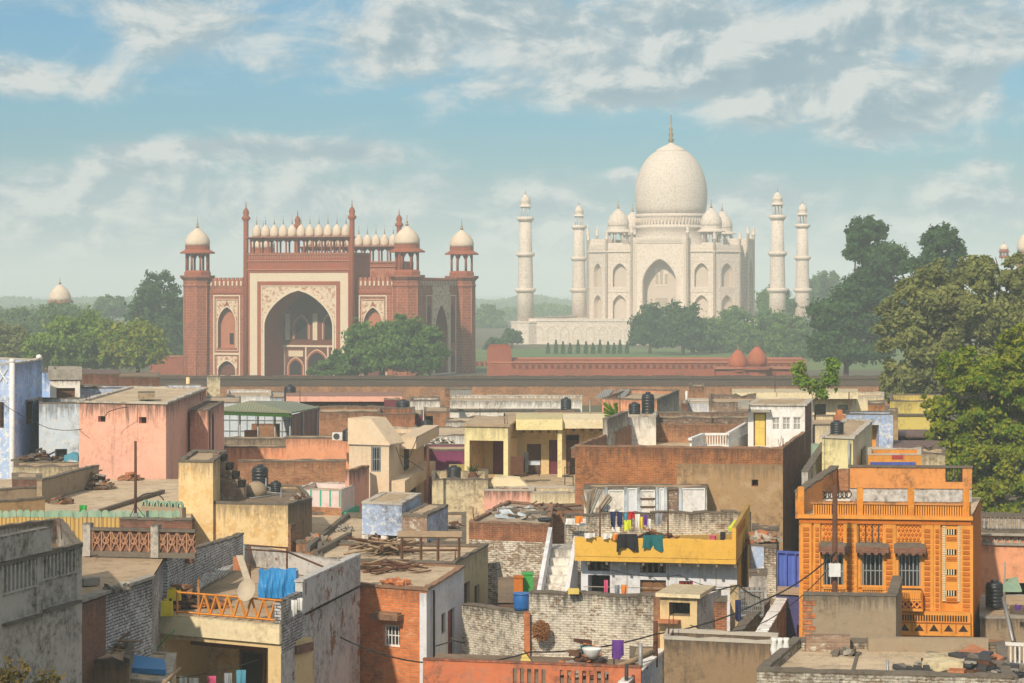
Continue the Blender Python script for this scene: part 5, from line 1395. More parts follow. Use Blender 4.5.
    for k in range(n):
        u = k * w; d = .03 * (k % 2); z = zt + random.uniform(-.03, .03)
        m.bx(fr, u + .004, u + w - .004, d - .03, d, 7.1, z, 'fence_sheet')
        q = [fr(u + w / 2 + w * .5 * math.cos(a), d + .012, z - .02 + w * .5 * math.sin(a)) for a in [math.pi * j / 8 for j in range(9)]]
        b = [(x, y + .05, zz) for x, y, zz in q]
        g.poly([fr(u, d + .012, z - .16)] + [fr(u + w, d + .012, z - .16)] + q, 'sheet_green'); g.poly(([fr(u, d - .04, z - .16)] + [fr(u + w, d - .04, z - .16)] + b)[::-1], 'sheet_green')
    m.obj('sheets', t); g.obj('scallops', t)
    m = MB(); m.bx(fr, 0, fr.L, -.1, -.04, 7.5, 7.56, 'rust'); m.bx(fr, 0, fr.L, -.1, -.04, 8.1, 8.16, 'rust'); m.obj('rail', t)
    post(135.5, 441, 531, 87.6, .06, 'thin rusty pole standing before the salmon house', extra=lambda m, x, z0, z1: m.box(x - .09, x + .09, 87.5, 87.7, z0 + .4, z0 + .7, 'grey_metal'))
    # cream block with tower, steps and tanks
    t, i, z = house('cream_block', 'stained cream house with a raised block and broken brick corner', 'house', [(178, 100.6), (288, 99.6), (312, 102), (300, 109), (200, 110)], 0, 'cream_old', zt=Z(503, 99.6), par=.18, edge_m={1: 'brown_dark'}, rm='roof_dark')
    fr = i[1]; m = MB()
    for a, b, z0, z1 in ((0, .5, 0, z - .95), (.5, 1.1, 0, z - 1.3), (1.1, 1.8, 0, z - 1.75), (1.8, fr.L + .7, 0, z - 2.5)): m.bx(fr, a, b, 0.002, .14 + .1 * (a > 1), z0, z1, 'brick_brown')
    m.obj('bare_brick', t)
    t2, i2, z2 = house('stair_tower', 'cream rooftop tower with drip stains beside brick steps', 'rooftop room', Q((178.5, 100.3), (213, 100), (226, 106)), 0, 'cream_old', z0=0, zt=Z(460, 100), par=.12, cop='coping_dark', copo=.05, ops=[])
    t = T('brick_steps', 'brick steps climbing to the cream rooftop tower', 'steps', (X(230, 104), 104, z)); m = MB()
    for k in range(5):
        a = 215 + 6.2 * k; x0, x1 = X(a, 104), X(a + 6.2, 104); zz = z + 1.95 - .4 * k; m.box(x0, x1, 103.2, 104.4, z - .18, zz, 'brick_mixed')
        m.box(x1 + .004, x1 + .26, 103.3, 104.3, zz - .36, zz - .10, 'dark') if k < 4 else None
    m.obj('flight', t)
    tank(260, 491, 108, .40, 1.25, 'taller ribbed black tank on the cream block roof')
    tank(276, 496, 107, .26, .72, 'smaller black tank beside the taller one on the cream block')
    m = MB(); x, y, zz = W(256, 487, 105); m.lathe([(.5, 0), (.52, .3), (.4, .55), (.1, .7)], (x, 105, z - .18), 'mud_wall', 12); m.thing('clay_oven', 'round mud mound beside the black tanks', 'mound')
    m = MB()
    for a, b in (((266, 478, 106), (266, 500, 106)), ((266, 492, 106), (286, 494, 106)), ((250, 498, 103), (284, 494, 106)), ((281, 488, 105), (281, 500, 104))): m.bar(W(*a), W(*b), .03, 'grey_metal')
    m.thing('water_pipes', 'thin pipes running round the black tanks on the cream block', 'pipes')
    # stall cloth house
    t, i, z = house('stall_house', 'low brick house topped with a pink and white striped parapet', 'house', Q((296, 113), (341, 112), (357, 116)), 0, 'stall_cloth', zt=Z(490, 112), par=.3, bands={0: [(507, 320, 'brick_brown')]}, edge_m={1: 'stall_cloth'}, cop='coping_pale', coph=.05)
    fr = i[0]
    for k in range(4): m = MB(); u = fr.u(311 + k * 9.6); m.bx(fr, u - .04, u + .04, 0, .02, Z(507, 112), Z(490.5, 112), 'stall_green'); m.obj('stripe', t)
    fr = i[1]; m = MB()
    m.bx(fr, .3, fr.L - .3, .01, .2, Z(514, 114) - .6, Z(509, 114), 'stall_green'); m.obj('awning', t)
    house('pale_house', 'bluish low wall behind the striped parapet', 'house', R(255, 300, 118, 4), 492, 'cool_white', par=.2)


middle_left()


def middle():
    # cream house with the sloping stair roof
    t, i, z = house('cream_house', 'modern cream house with a sloping stair roof and grid window', 'house', Q((349, 119), (389, 118), (424, 133)), 0, 'cream_modern', zt=Z(445, 118), par=.35, ops=[(0, 371, 381, 444, 472, 'grid', .12, 'grey_metal')], cop='coping_pale')
    m = MB(); fr = Frame(PD(348, 118.9), PD(390, 117.9)); D = 118
    q = [(fr.u(348), Z(419, D)), (fr.u(352), Z(418.6, D)), (fr.u(371), Z(419, D)), (fr.u(390), Z(444, D)), (fr.u(390), 0), (fr.u(348), 0)]
    q = [(u, max(zz, z - .02)) for u, zz in q]
    bk = [fr(u, -1.7, zz) for u, zz in q]; ft = [fr(u, .02, zz) for u, zz in q]
    m.poly(ft[::-1], 'cream_modern'); m.poly(bk, 'cream_modern')
    for k in range(len(q)): m.poly([ft[k], ft[(k + 1) % 6], bk[(k + 1) % 6], bk[k]], 'cream_modern')
    m.obj('stair_head', t)
    fr = i[1]; m = MB(); m.bx(fr, 4.2, fr.L, .0, .9, z - .5, z + .15, 'cream_modern'); m.bx(fr, .3, fr.L - 1, .0, .8, z - 2.6, z - 1.9, 'cream_modern'); m.obj('balcony', t)
    for a, b, c, e in ((6, 8, 1.85, .55), (2.5, 5, 3.6, 2.6), (9, 11, 3.6, 2.6)): m = MB(); m.bx(fr, a, b, 0, .02, z - c, z - e, 'opening_brown'); m.obj('window', t)
    m = MB()
    for q in (((396, 447), (404, 470)), ((404, 470), (418, 436)), ((400, 455), (424, 470))): m.bar(W(*q[0], 117), W(*q[1], 117), .02, 'cable', 4)
    m.thing('overhead_wire', 'tangled thin wires across the side of the modern cream house', 'cable', 'overhead wires')
    post(428, 447, 500, 116, .08, 'dark pole in front of the purple wall')
    # pillared cream house
    t, i, z = house('pillared_house', 'cream house with a deep square porch, maroon doors and long roof slabs', 'house', R(504, 609, 128, 9), 419, 'cream', par=.1, cop=None, ops=[(0, 527, 541, 444, 478, 'door', .15, 'wood_brown'), (0, 549, 558.5, 440, 478, 'door', .15, 'maroon'), (0, 566, 579, 440, 478, 'door', .15, 'wood_brown')])
    m = MB(); slab(m, R(516, 562.5, 125.6, 6), Z(430, 125.6), Z(419, 125.6), 'pale_yellow'); slab(m, R(562.8, 609, 126, 6), Z(428.5, 126), Z(419.5, 126), 'cream_pale'); m.obj('roof_slab', t)
    m = MB(); slab(m, R(557.5, 562, 125.9, .4), 0, Z(430, 125.6) - .003, 'pale_yellow'); m.obj('pillar', t)
    m = MB(); slab(m, R(605, 609, 126.2, .4), 0, Z(428.5, 126) - .003, 'cream_pale'); m.obj('pillar', t)
    m = MB()
    for k in range(5): slab(m, R(522 + k * 8.4, 525 + k * 8.4, 126, .3), Z(430, 125.6) - .18, Z(430, 125.6) - .003, 'coping_dark')
    for k in range(4): slab(m, R(572 + k * 9, 575 + k * 9, 126.4, .3), Z(428.5, 126) - .18, Z(428.5, 126) - .003, 'coping_dark')
    m.obj('brackets', t)
    m = MB(); fr = i[0]; m.bx(fr, fr.u(566), fr.u(579), 0, .05, Z(440, 128), Z(435, 128), 'dark'); m.obj('fanlight', t)
    P_ = Q((464.5, 124.6), (508, 124), (519, 132))
    pts = [PD(*q) for q in P_]; fr = Frame(pts[0], pts[1]); m = MB(); zt = Z(427, 124); zf = Z(479, 124)
    a, b = fr.u(469.5), fr.u(503.5)
    wall_face(m, fr, 0, fr.L, 0, zt, 'pale_yellow', [(a, b, zf, Z(441, 124), 3.2)], jamb='cream')
    for k in (1, 2, 3): f2 = Frame(pts[k], pts[(k + 1) % 4]); m.poly([f2(0, 0, 0), f2(f2.L, 0, 0), f2(f2.L, 0, zt), f2(0, 0, zt)], 'cream_modern')
    m.poly([fr(a, -3.2, zf), fr(b, -3.2, zf), fr(b, -3.2, Z(441, 124)), fr(a, -3.2, Z(441, 124))], 'cream'); p = m.obj('porch', t)
    m = MB(); m.prism(inset(pts, -.12), zt + .002, zt + .12, 'roof'); m.obj('roof', p)
    m = MB(); m.bx(fr, a + .55, a + 1.25, -3.2, -3.1, zf, zf + 2.0, 'wood_brown'); m.bx(fr, a + .62, a + 1.18, -3.1, -3.07, zf + .1, zf + 1.9, 'maroon'); m.obj('door', p)
    m = MB(); m.bx(fr, a + 1.45, b - .05, -3.2, -3.05, zf + .8, zf + 1.6, 'wood_pale'); m.bx(fr, a + 1.4, b - .05, -3.1, -2.6, zf, zf + .6, 'orange_light'); m.obj('cupboard', p)
    m = MB(); x, y, zz = W(473, 479, 123.6); m.lathe([(.25, 0), (.3, .25), (.12, .5)], (x, 123.4, zf - .02), 'rust', 10)
    for k in range(30):
        an = random.uniform(0, 6.3); m.bar((x, 123.4, zf + .4), (x + .35 * math.cos(an), 123.4 + .3 * math.sin(an), zf + .45 + random.uniform(.1, .5)), .03, 'leaf_dark', 4, .01)
    m.thing('potted_plant', 'dark potted plant at the foot of the porch pillar', 'potted plant')
    # floor slab in front
    house('front_terrace', 'low cream wall and terrace in front of the pillared house', 'terrace', R(486, 612, 119.5, 9), 0, 'cream_pale', zt=Z(479, 124.3), par=0, cop=None, rm='roof_pale')
    t = T('cooler', 'dark square cooler standing on the terrace of the pillared house', 'cooler', W(517, 474, 122)); x, y, zz = W(517, 474, 122)
    m = MB(); m.box(x - .35, x + .35, 121.7, 122.4, zz, zz + .95, 'rust'); m.obj('casing', t); m = MB(); m.box(x + .36, x + .62, 121.9, 122.3, zz + .1, zz + 1.15, 'dark_metal'); m.obj('side_tank', t)
    x, y, zz = W(533, 476, 122.5); t = T('table', 'small white topped table before the brown door', 'table', (x, 122.5, zz))
    m = MB(); m.box(x - .38, x + .38, 122.2, 122.8, zz + .62, zz + .82, 'pale_blue_white'); m.obj('top', t)
    for a in (-.33, .33):
        for b in (122.25, 122.75): m = MB(); m.bar((x + a, b, zz), (x + a, b, zz + .62), .03, 'dark_metal'); m.obj('leg', t)
    t = T('iron_chair', 'dark iron chair frame by the brown doorway next to the brick wall', 'chair', W(569, 485, 120)); x, y, zz = W(569, 485, 120); m = MB()
    for a in (-.22, .22):
        for b in (119.8, 120.2): m.bar((x + a, b, zz), (x + a, b, zz + (.45 if b < 120 else .95)), .022, 'dark_metal')
    m.box(x - .24, x + .24, 119.78, 120.22, zz + .43, zz + .47, 'dark_metal'); m.bar((x - .22, 120.2, zz + .93), (x + .22, 120.2, zz + .93), .022, 'dark_metal'); m.obj('frame', t)
    house('cream_ruin', 'stained cream wall house with dark creeper stains below the porch', 'house', R(432, 488, 118, 6), 478, 'cream_stained', par=.5, jit=.12)
    house('pink_house', 'low pink house below the pillared cream house', 'house', R(484, 532, 117, 2), 489, 'salmon', par=.2, cop='coping_pale', edge_m={})
    house('cream_parapet', 'plain pale cream parapet between the pink house and the brick building', 'house', R(531, 576, 116, 3), 491, 'cream_pale', par=.3, cop='coping_pale')
    m = MB(); q = [W(486, 488, 119), W(530, 488, 119), W(520, 479, 119), W(496, 477, 119)]; m.hexa([(x, y, zz) for x, y, zz in [(a[0], a[1], a[2]) for a in q]], [(x, y + 1.5, zz) for x, y, zz in q], 'cream_pale'); m.thing('stair_wall', 'cream stair wall with a sloping top above the pink house', 'wall')
    # whitewashed brick house
    t, i, z = house('brick_house', 'whitewashed brick house with a red brick top and rubble roof', 'house', [(469, 100.3), (549.5, 99), (553, 108), (508, 110)], 0, 'brick_red', zt=Z(521, 100), par=.16, bands={0: [(541, 510, 'brick_white')]}, rm='rubble_grey', jit=.06, cop='coping_brick')
    rubble(X(522, 104.5), 104.5, z - .15, 1.4, 2.6, 70, ['concrete', 'rubble_grey', 'pale_blue_white', 'coping_dark', 'wood_brown'], 'rubble_pile', 'broken slabs scattered over the whitewashed brick house roof', 'rubble', .12, .5, .12)
    m = MB(); x, y, zz = W(545, 519, 99.6)
    for k in range(16):
        a, b = 2 * math.pi * k / 16, 2 * math.pi * (k + 1) / 16; m.bar((x + .24 * math.cos(a), 99.6 + .24 * math.sin(a), z + .1), (x + .24 * math.cos(b), 99.6 + .24 * math.sin(b), z + .1), .09, 'black_plastic', 6)
    m.thing('old_tyre', 'old black tyre lying on the red brick parapet', 'tyre')
    planks(515, 505, 575, 509, 107, 9, 1.4, 'scattered timbers and broken tiles below the cream parapet')
    house('low_shed', 'dark low roof between the whitewashed brick house and the pink house', 'house', R(500, 612, 109, 2.5), 0, 'brick_brown', zt=Z(508, 109), par=.1, rm='roof_dark', jit=.1)
    # flat roof with the blue tank rooms
    house('flat_house', 'flat roofed house carrying two blue tank rooms', 'house', R(296, 466, 99.6, 13), 0, 'brick_brown', zt=5.9, par=.14, rm='roof_pale', th=.2)
    t, i, z = house('tank_room', 'larger peeling blue concrete tank room raised on short legs', 'tank room', Q((362, 101.2), (402, 100.4), (421, 105.5)), 0, 'blue_tank', z0=Z(536, 100.4), zt=Z(503, 100.4), par=.02, rm='roof', cop='coping_pale', jit=.03)
    for a, D in ((365, 101), (384, 100.8), (400, 100.6), (405, 104)):
        m = MB(); x, y, _ = W(a, 0, D); m.box(x - .14, x + .14, D, D + .3, 5.7, Z(536, 100.4) - .003, 'white_old'); m.obj('leg', t)
    t, i, z = house('tank_room', 'smaller blue tank room with a rubble front beside the raised one', 'tank room', Q((402, 99.9), (427, 99.2), (448, 104)), 0, 'brick_mixed', z0=5.7, zt=Z(515, 99.2), par=.02, rm='roof', cop='coping_dark', edge_m={1: 'blue_tank'})
    planks(366, 541, 400, 552, 95, 34, 2.4, 'untidy heap of timbers below the raised blue tank room')
    t = T('timber_rack', 'rough timber rack at the edge of the flat roof', 'rack', (X(432, 94), 94, 5.7)); m = MB()
    for px in (402, 421, 438, 459):
        for D in (93.3, 95): x = X(px, D); m = MB(); m.bar((x, D, 5.7), (x, D, 6.75), .06, 'wood_brown', 4); m.obj('upright', t)
    m = MB()
    for D in (93.3, 93.9, 94.5, 95): m.bar((X(398, D), D, 6.78), (X(462, D), D, 6.76), .06, 'wood_pale', 4)
    m.bar((X(402, 93.3), 93.3, 6.2), (X(459, 93.3), 93.3, 6.22), .05, 'wood_brown', 4); m.obj('shelf', t)
    # green cream house and brick house in front
    t, i, z = house('green_cream_house', 'shaded greenish cream house with two tall narrow windows', 'house', [(318, 93.6), (455, 92.2), (488, 98.6), (318, 99.4)], 0, 'brick_brown', zt=Z(562, 92), par=.15, edge_m={1: 'green_cream'}, ops=[(1, 464, 470, 582, 607, 'window', .2), (1, 474.5, 479.5, 585, 607, 'window', .2)], rm='roof_pale', cop='coping_dark')
    planks(362, 562, 418, 578, 89, 40, 3.0, 'long heap of weathered timbers on the orange brick house')
    t, i, z = house('orange_brick_house', 'orange brick house with a barred window and white side wall', 'house', [(340, 85.8), (427, 84), (464, 91), (345, 92)], 0, 'brick_orange', zt=Z(588, 84), par=.06, edge_m={1: 'cool_white'}, ops=[(0, 383, 400, 625, 647, 'bars', .2, 'white_paint'), (1, 441.5, 445.5, 613, 634, 'window', .15), (1, 448, 454.5, 609, 665, 'door', .15, 'red_paint')], rm='roof_pale', cop='coping_brick', copo=.05, jit=.05)
    m = MB(); fr = i[0]; a, b = fr.u(376), fr.u(404); m.bx(fr, a, b, 0, .5, Z(619, 84.6), Z(614, 84.6), 'coping_brick'); m.bx(fr, a + .1, b - .1, 0, .35, Z(614, 84.6), Z(612, 84.6), 'brick_brown'); m.obj('window_hood', t)
    m = MB(); fr = i[0]; m.bx(fr, fr.L - .3, fr.L - .003, 0.002, .03, 0, z - .2, 'cool_white'); m.obj('white_corner', t)
    m = MB(); m.bar(W(434, 590, 84.8), W(434, 660, 84.8), .05, 'dark_metal'); m.obj('drain_pipe', t)
    t = T('street_lamp', 'dark lamp head on an arm against the white side wall', 'lamp', W(455, 652, 83)); m = MB(); m.bar(W(436, 646, 84.6), W(456, 640, 83), .025, 'dark_metal'); m.obj('arm', t)
    m = MB(); p = W(459, 640.5, 83); m.lathe([(.05, -.3), (.13, -.2), (.15, .1), (.06, .25)], (0, 0, 0), 'dark_metal', 10); m.v = [(p[0] + v[2], p[1] + v[1], p[2] + v[0] * .55 - v[2] * .25) for v in m.v]; m.obj('head', t)


middle()


def middle_right():
    # big brick building
    t, i, z = house('brick_building', 'big brick building with a brown plastered front and one square vent', 'building', Q((575, 111.2), (783, 109.6), (815, 128)), 0, 'brick_big', zt=Z(447, 109.6), par=1.1, edge_m={1: 'brick_dark', 2: 'brick_brown', 3: 'brick_brown'}, ops=[(0, 752, 758, 480, 486, 'vent', .3)], bands={0: [(486, 620, 'brick_red')]}, cop='coping_brick', rm='roof_pale')
    fr = i[0]; m = MB(); a, b = fr.u(677), fr.L - .003; va, vb = fr.u(751.5), fr.u(758.5); z1, z2, zt_ = fr.z(755, 486.5), fr.z(755, 479.5), fr.z(730, 464)
    wall_face(m, fr, a, b, 0, zt_, 'brown_plaster', [(va, vb, z1, z2, .04)], d=.04); m.poly([fr(a, .04, 0), fr(a, .04, zt_), fr(a, 0, zt_), fr(a, 0, 0)], 'brown_plaster'); m.poly([fr(a, .04, zt_), fr(b, .04, zt_), fr(b, 0, zt_), fr(a, 0, zt_)], 'brown_plaster'); m.obj('plaster_face', t)
    t, i, z2_ = house('white_shed', 'whitewashed wall of old doors and shutters under the big brick building', 'shed', R(584, 707, 108.6, 1.8), 0, 'white_old', zt=Z(487, 108.6), par=.02, cop='coping_dark')
    fr = i[0]
    for k, (a, b, y0, y1, mt) in enumerate(((608, 624, 490, 512, 'white_old'), (627, 637, 488, 515, 'cool_white'), (640, 655, 490, 515, 'white_old'), (659, 664, 488, 515, 'cool_white'), (667, 679, 489, 513, 'brick_mixed'), (681, 705, 488, 515, 'white_wash'))):
        m = MB(); u0, u1 = fr.u(a), fr.u(b); zb, zt = fr.z(a, y1), fr.z(a, y0); m.bx(fr, u0, u1, 0, .05, zb, zt, mt); o = m.obj('shutter', t)
        m = MB(); frame_ring(m, fr, u0, u1, zb, zt, .06, .05, .1, 'white_paint' if k != 4 else 'wood_brown')
        if k == 2:
            for q in (.3, .62): m.bx(fr, u0, u1, .05, .1, zb + (zt - zb) * q, zb + (zt - zb) * q + .08, 'wood_brown')
        m.obj('frame', o)
    for px in (606, 625.5, 638.5, 657, 665.5, 680): 
        m = MB(); m.bx(fr, fr.u(px) - .07, fr.u(px) + .07, 0, .16, 0, z2_, 'pale_blue_white'); m.obj('post', t)
    m = MB(); c = W(596, 506, 107.5)
    for k in range(26):
        a = random.uniform(-1.5, 1.5); m.bar((c[0] - .5 * math.cos(a), 107.4 + random.uniform(-.2, .2), c[2] - .9 + .2 * abs(a)), (c[0] + .75 * math.sin(a), 107.4, c[2] + .9 - .35 * abs(a)), .05, random.choice(['wood_pale', 'wood_brown', 'concrete']), 4)
    m.thing('reed_bundle', 'rounded bundle of pale reeds against the whitewashed shed', 'reeds')
    # rooftop room and railing
    t, i, z3 = house('rooftop_room', 'white rooftop room with a yellow door and three grey windows', 'rooftop room', Q((748, 122), (805, 121.4), (812, 127.4)), 0, 'white_wash', z0=8.2, zt=Z(404, 121.4), par=.02, edge_m={1: 'brick_dark'}, ops=[(0, 753.5, 766, 413, 446, 'door', .12, 'yellow_paint'), (0, 772, 780, 417, 430, 'shutters', .12, 'white_paint'), (0, 782, 790.5, 417, 430, 'shutters', .12, 'white_paint'), (0, 793, 801, 417, 430, 'shutters', .12, 'white_paint')], cop='coping_pale', copo=.1)
    m = MB(); fr = i[0]; m.bx(fr, fr.u(749), fr.u(771), 0, .6, fr.z(760, 411.5), fr.z(760, 409.5), 'concrete'); m.obj('door_hood', t)
    m = MB(); slab(m, R(738, 749, 121, 5), Z(409, 121), Z(405, 121), 'concrete'); m.obj('roof_overhang', t)
    t = T('white_railing', 'white balustrade running up to the white rooftop room', 'railing', (X(720, 118), 118, 8.25)); zt = Z(433, 117); m = MB(); rl = MB()
    for a, b, n in (((703, 117), (727, 117), 9), ((727, 117), (747, 127), 16), ((690, 113), (703, 117), 6)):
        fr = Frame(PD(*a), PD(*b)); rl.bx(fr, 0, fr.L, -.1, .1, zt - .12, zt, 'white_paint'); rl.bx(fr, 0, fr.L, -.08, .08, 8.26, 8.95, 'white_paint')
        for k in range(n): m = MB(); m.bx(fr, (k + .3) * fr.L / n, (k + .7) * fr.L / n, -.05, .05, 8.95, zt - .12, 'white_paint'); m.obj('baluster', t)
    rl.obj('rail', t)
    house('stained_house', 'long stained wall house of worn brick behind the white railing', 'house', R(655, 753, 131, 6), 0, 'brick_mixed', zt=Z(417, 131), par=.3, jit=.06)
    m = MB(); slab(m, R(711, 712.5, 130.8, .3), 0, Z(416.5, 131), 'coping_dark'); m.thing('brick_pier', 'thin dark pier on the stained wall behind the white railing', 'pier')
    house('white_cube_house', 'stained white cube of a house carrying two black tanks', 'house', R(626, 656, 127, 6), 0, 'white_old', zt=Z(415, 127), par=.05, jit=.05, cop='coping_pale')
    tank(634.5, 415.5, 129, .34, .75, 'shorter dark tank on the stained white cube house')
    tank(648, 415, 129.5, .37, 1.3, 'tall black tank on the stained white cube house')
    wall_run('cement_wall', 'bare grey cement wall end beside the stained white cube house', (607.5, 119), (628, 126.5), 0, Z(420, 119), .25, 'grey_old', 'coping_dark')
    wall_run('parapet_wall', 'dark sloping parapet at the corner of the big brick building', (577, 112.5), (609, 121), 8.6, Z(449, 112), .3, 'brick_dark', 'coping_dark')
    m = MB()
    for k in range(40):
        a = random.uniform(0, 6.3); c = W(632, 412, 134); m.bar(W(630.5, 416, 129), (X(630.5, 129) - .4 + .4 * math.cos(a), 129 + .3 * math.sin(a), Z(411, 129) + random.uniform(-.3, .5)), .02, 'leaf_sapling', 4, .05)
    m.v = [(x - .75, y, z) for x, y, z in m.v]; m.thing('roof_plant', 'small green plant beside the shorter dark tank', 'plant')
    # pale yellow house
    t, i, z = house('pale_yellow_house', 'pale yellow house block carrying a ribbed black tank', 'house', Q((822, 110.4), (853, 109.4), (872, 124)), 0, 'pale_yellow', zt=Z(437, 109.4), par=.06, edge_m={1: 'cream_pale'}, ops=[(1, 861, 866, 447, 470, 'vent', .2)], cop='coping_pale', copo=.08)
    m = MB(); m.bar(W(849, 440, 109.2), W(849, 486, 109.2), .05, 'grey_metal'); m.bar(W(812, 494, 108), W(812, 400, 108), .02, 'grey_metal'); m.obj('drain_pipe', t)
    tank(837, 437.5, 112.5, .34, .85, 'ribbed black tank on the pale yellow house')
    m = MB(); x, y, zz = W(840, 420, 134); m.box(x - .35, x + .35, 133.8, 134.4, zz - .5, zz + .3, 'terracotta'); m.box(x - .22, x + .12, 133.9, 134.3, zz + .3, zz + .62, 'brick_orange'); m.thing('chimney', 'stubby orange brick chimney behind the ribbed tank', 'chimney')
    post(849, 392, 424, 133, .04, 'thin aerial pole behind the ribbed tank')
    m = MB(); slab(m, R(811, 828, 119, 2), 0, Z(446, 119), 'sheet_green'); m.thing('green_sheet', 'dull green sheet in the gap beside the pale yellow house', 'sheet')
    wall_run('dark_wall', 'dark sloping wall in the gap beside the brick building', (808, 106), (827, 117), 0, 8.4, .3, 'grey_old', 'coping_dark', z1b=9.0)
    house('low_shed', 'dull low roof between the brick building and the pale yellow house', 'house', R(806, 826, 113, 8), 0, 'mud_wall', zt=7.6, par=.1)


middle_right()


def yellow_house():
    fp = Q((581, 89.2), (737, 88.2), (749, 96.4)); zs = Z(562, 88)
    t, i, z = house('yellow_white_house', 'white house under a bright yellow terrace parapet hung with washing', 'house', fp, 0, 'cool_white', zt=zs, par=0, cop=None, edge_m={1: 'yellow_ochre'},
        ops=[(0, 588, 610, 575, 628, 'vent', 1.2), (0, 588, 610, 559, 571, 'slats', .2, 'wood_brown'), (0, 640, 666, 580, 620, 'door', .18, 'wood_door'), (0, 640, 666, 561, 573, 'slats', .2, 'brick_mixed'), (0, 679, 693, 581, 598, 'grid', .15, 'red_paint')], rm='roof_pale')
    fr = i[0]; m = MB()
    for px in (627, 668, 700, 716): m.bx(fr, fr.u(px) - .015, fr.u(px) + .015, .0, .02, 2, zs - .1, 'coping_pale')
    m.bx(fr, .1, fr.L - .1, 0, .015, Z(588, 88.8), Z(587.4, 88.8), 'coping_pale'); m.obj('tile_joint', t)
    P = [PD(*q) for q in ((574.5, 88.4), (736, 87.2), (750, 96.4))]; b = np.array(P[0]) + np.array(P[2]) - np.array(P[1]); P.append(tuple(b))
    m = MB(); m.prism(P, zs + .004, zs + .18, 'yellow_ochre'); m.obj('terrace_slab', t)
    m = MB(); f0 = Frame(P[0], P[1]); f1 = Frame(P[1], P[2]); zp = Z(540, 87.3)
    k = 14
    for j in range(k): m.bx(f0, j * f0.L / k, (j + 1) * f0.L / k, -.16, 0, zs + .19, zp + random.uniform(-.02, .02), 'yellow_ochre')
    holes = [(f1.L * .12 + q * .62, f1.L * .12 + q * .62 + .42, zp - .05, zp + .32) for q in range(8)]
    wall_face(m, f1, 0, f1.L, zs + .19, zp + .5, 'yellow_ochre', holes, .14, 'orange_deep'); m.poly([f1(0, -.16, zp + .5), f1(0, 0, zp + .5), f1(f1.L, 0, zp + .5), f1(f1.L, -.16, zp + .5)], 'yellow_ochre')
    wall_face(m, Frame(f1(f1.L, -.16, 0), f1(0, -.16, 0)), 0, f1.L, zs + .19, zp + .5, 'yellow_ochre', [(f1.L - h[1], f1.L - h[0], h[2], h[3]) for h in holes], .02, 'orange_deep'); m.poly([f1(0, -.16, zs + .19), f1(0, 0, zs + .19), f1(0, 0, zp + .5), f1(0, -.16, zp + .5)], 'yellow_ochre')
    m.obj('parapet', t)
    m = MB()
    for j in range(9): m.bx(f0, .5 + j * .72, .6 + j * .72, -.75, -.05, zs - .14, zs, 'coping_dark')
    m.obj('slab_brackets', t)
    wall_run('rubble_wall', 'whitewashed rubble wall at the back of the laundry terrace', (566, 95.2), (751, 96.6), 0, Z(515, 95.5), .35, 'brick_wash', 'coping_dark', jit=.06)
    # stair
    s = T('staircase', 'narrow white staircase climbing beside the yellow terrace', 'staircase', (X(555, 88), 88, 3)); n = 11; m = MB()
    x0, y0, z0, x1, y1, z1 = X(546, 85.2), 85.2, 3.4, X(563, 92), 92., 6.45
    for k in range(n):
        a, b = k / n, (k + 1) / n; xc = x0 + (x1 - x0) * (a + b) / 2; m.box(xc - .46, xc + .46, y0 + (y1 - y0) * a, y0 + (y1 - y0) * b + (.002 if k < n - 1 else 1.5), 0, z0 + (z1 - z0) * b, 'white_old')
    m.obj('steps', s)
    for sg, hh in ((-1, .85), (1, .5)):
        m = MB(); o = sg * .52; w = .16
        A = [(x0 + o - w / 2, y0), (x0 + o + w / 2, y0), (x1 + o + w / 2, y1), (x1 + o - w / 2, y1)]
        m.hexa([(x, y, 0) for x, y in A], [(A[0][0], A[0][1], z0 + hh), (A[1][0], A[1][1], z0 + hh), (A[2][0], A[2][1], z1 + hh), (A[3][0], A[3][1], z1 + hh)], 'cool_white'); m.obj('side_wall', s)
    house('landing', 'small low roof at the foot of the white staircase', 'house', R(498, 545, 89.5, 8), 0, 'brick_dark', zt=4.6, par=.02, cop=None, rm='roof_dark')
    # washing over the parapet and on the line
    D = 87.85
    cloth(620, 635, 534, 549, D + .05, 'cloth_black', 'black long sleeved top hung over the yellow parapet', shirt=True)
    cloth(643, 664, 535, 549.5, D - .1, 'cloth_teal', 'large teal cloth draped over the yellow parapet')
    cloth(584, 595, 533, 538, D + .2, 'cloth_white', 'white cloth laid over the parapet near the staircase')
    cloth(602, 612, 534, 539, D + .15, 'cloth_white', 'white cloth over the parapet beside a yellow one')
    cloth(612.5, 619, 534, 540, D + .12, 'cloth_orange', 'mustard cloth beside the black top on the parapet')
    cloth(575, 583, 516, 523, 94, 'cloth_orange', 'bright orange cloth at the top of the staircase')
    cloth(566, 586, 518.5, 525, 94.5, 'cloth_white', 'white sheet behind the bright orange cloth')
    lst = [(610, 616, 512, 527, 'navy', 'dark navy trousers first on the washing line'), (617, 622.5, 512, 526, 'navy', 'second navy garment next to a turquoise one'), (623.5, 628, 513, 520, 'cyan', 'turquoise garment on the washing line'), (624, 631, 520, 530, 'lime', 'lime green cloth under the turquoise garment'),
           (628.5, 634.5, 511.5, 519, 'red', 'small red cloth on the washing line'), (612, 620, 527, 532, 'white', 'white cloth under the navy garments'), (635, 640, 514, 528, 'white', 'white shirt beside the red cloth'), (639, 643, 517, 528, 'yellow', 'yellow cloth between white and purple ones'), (643, 648, 515, 526, 'purple', 'purple cloth on the washing line'), (646.5, 651, 519, 529, 'white', 'white cloth by the purple one'), (655, 662.5, 513, 525, 'grey', 'grey blue shirt last on the washing line')]
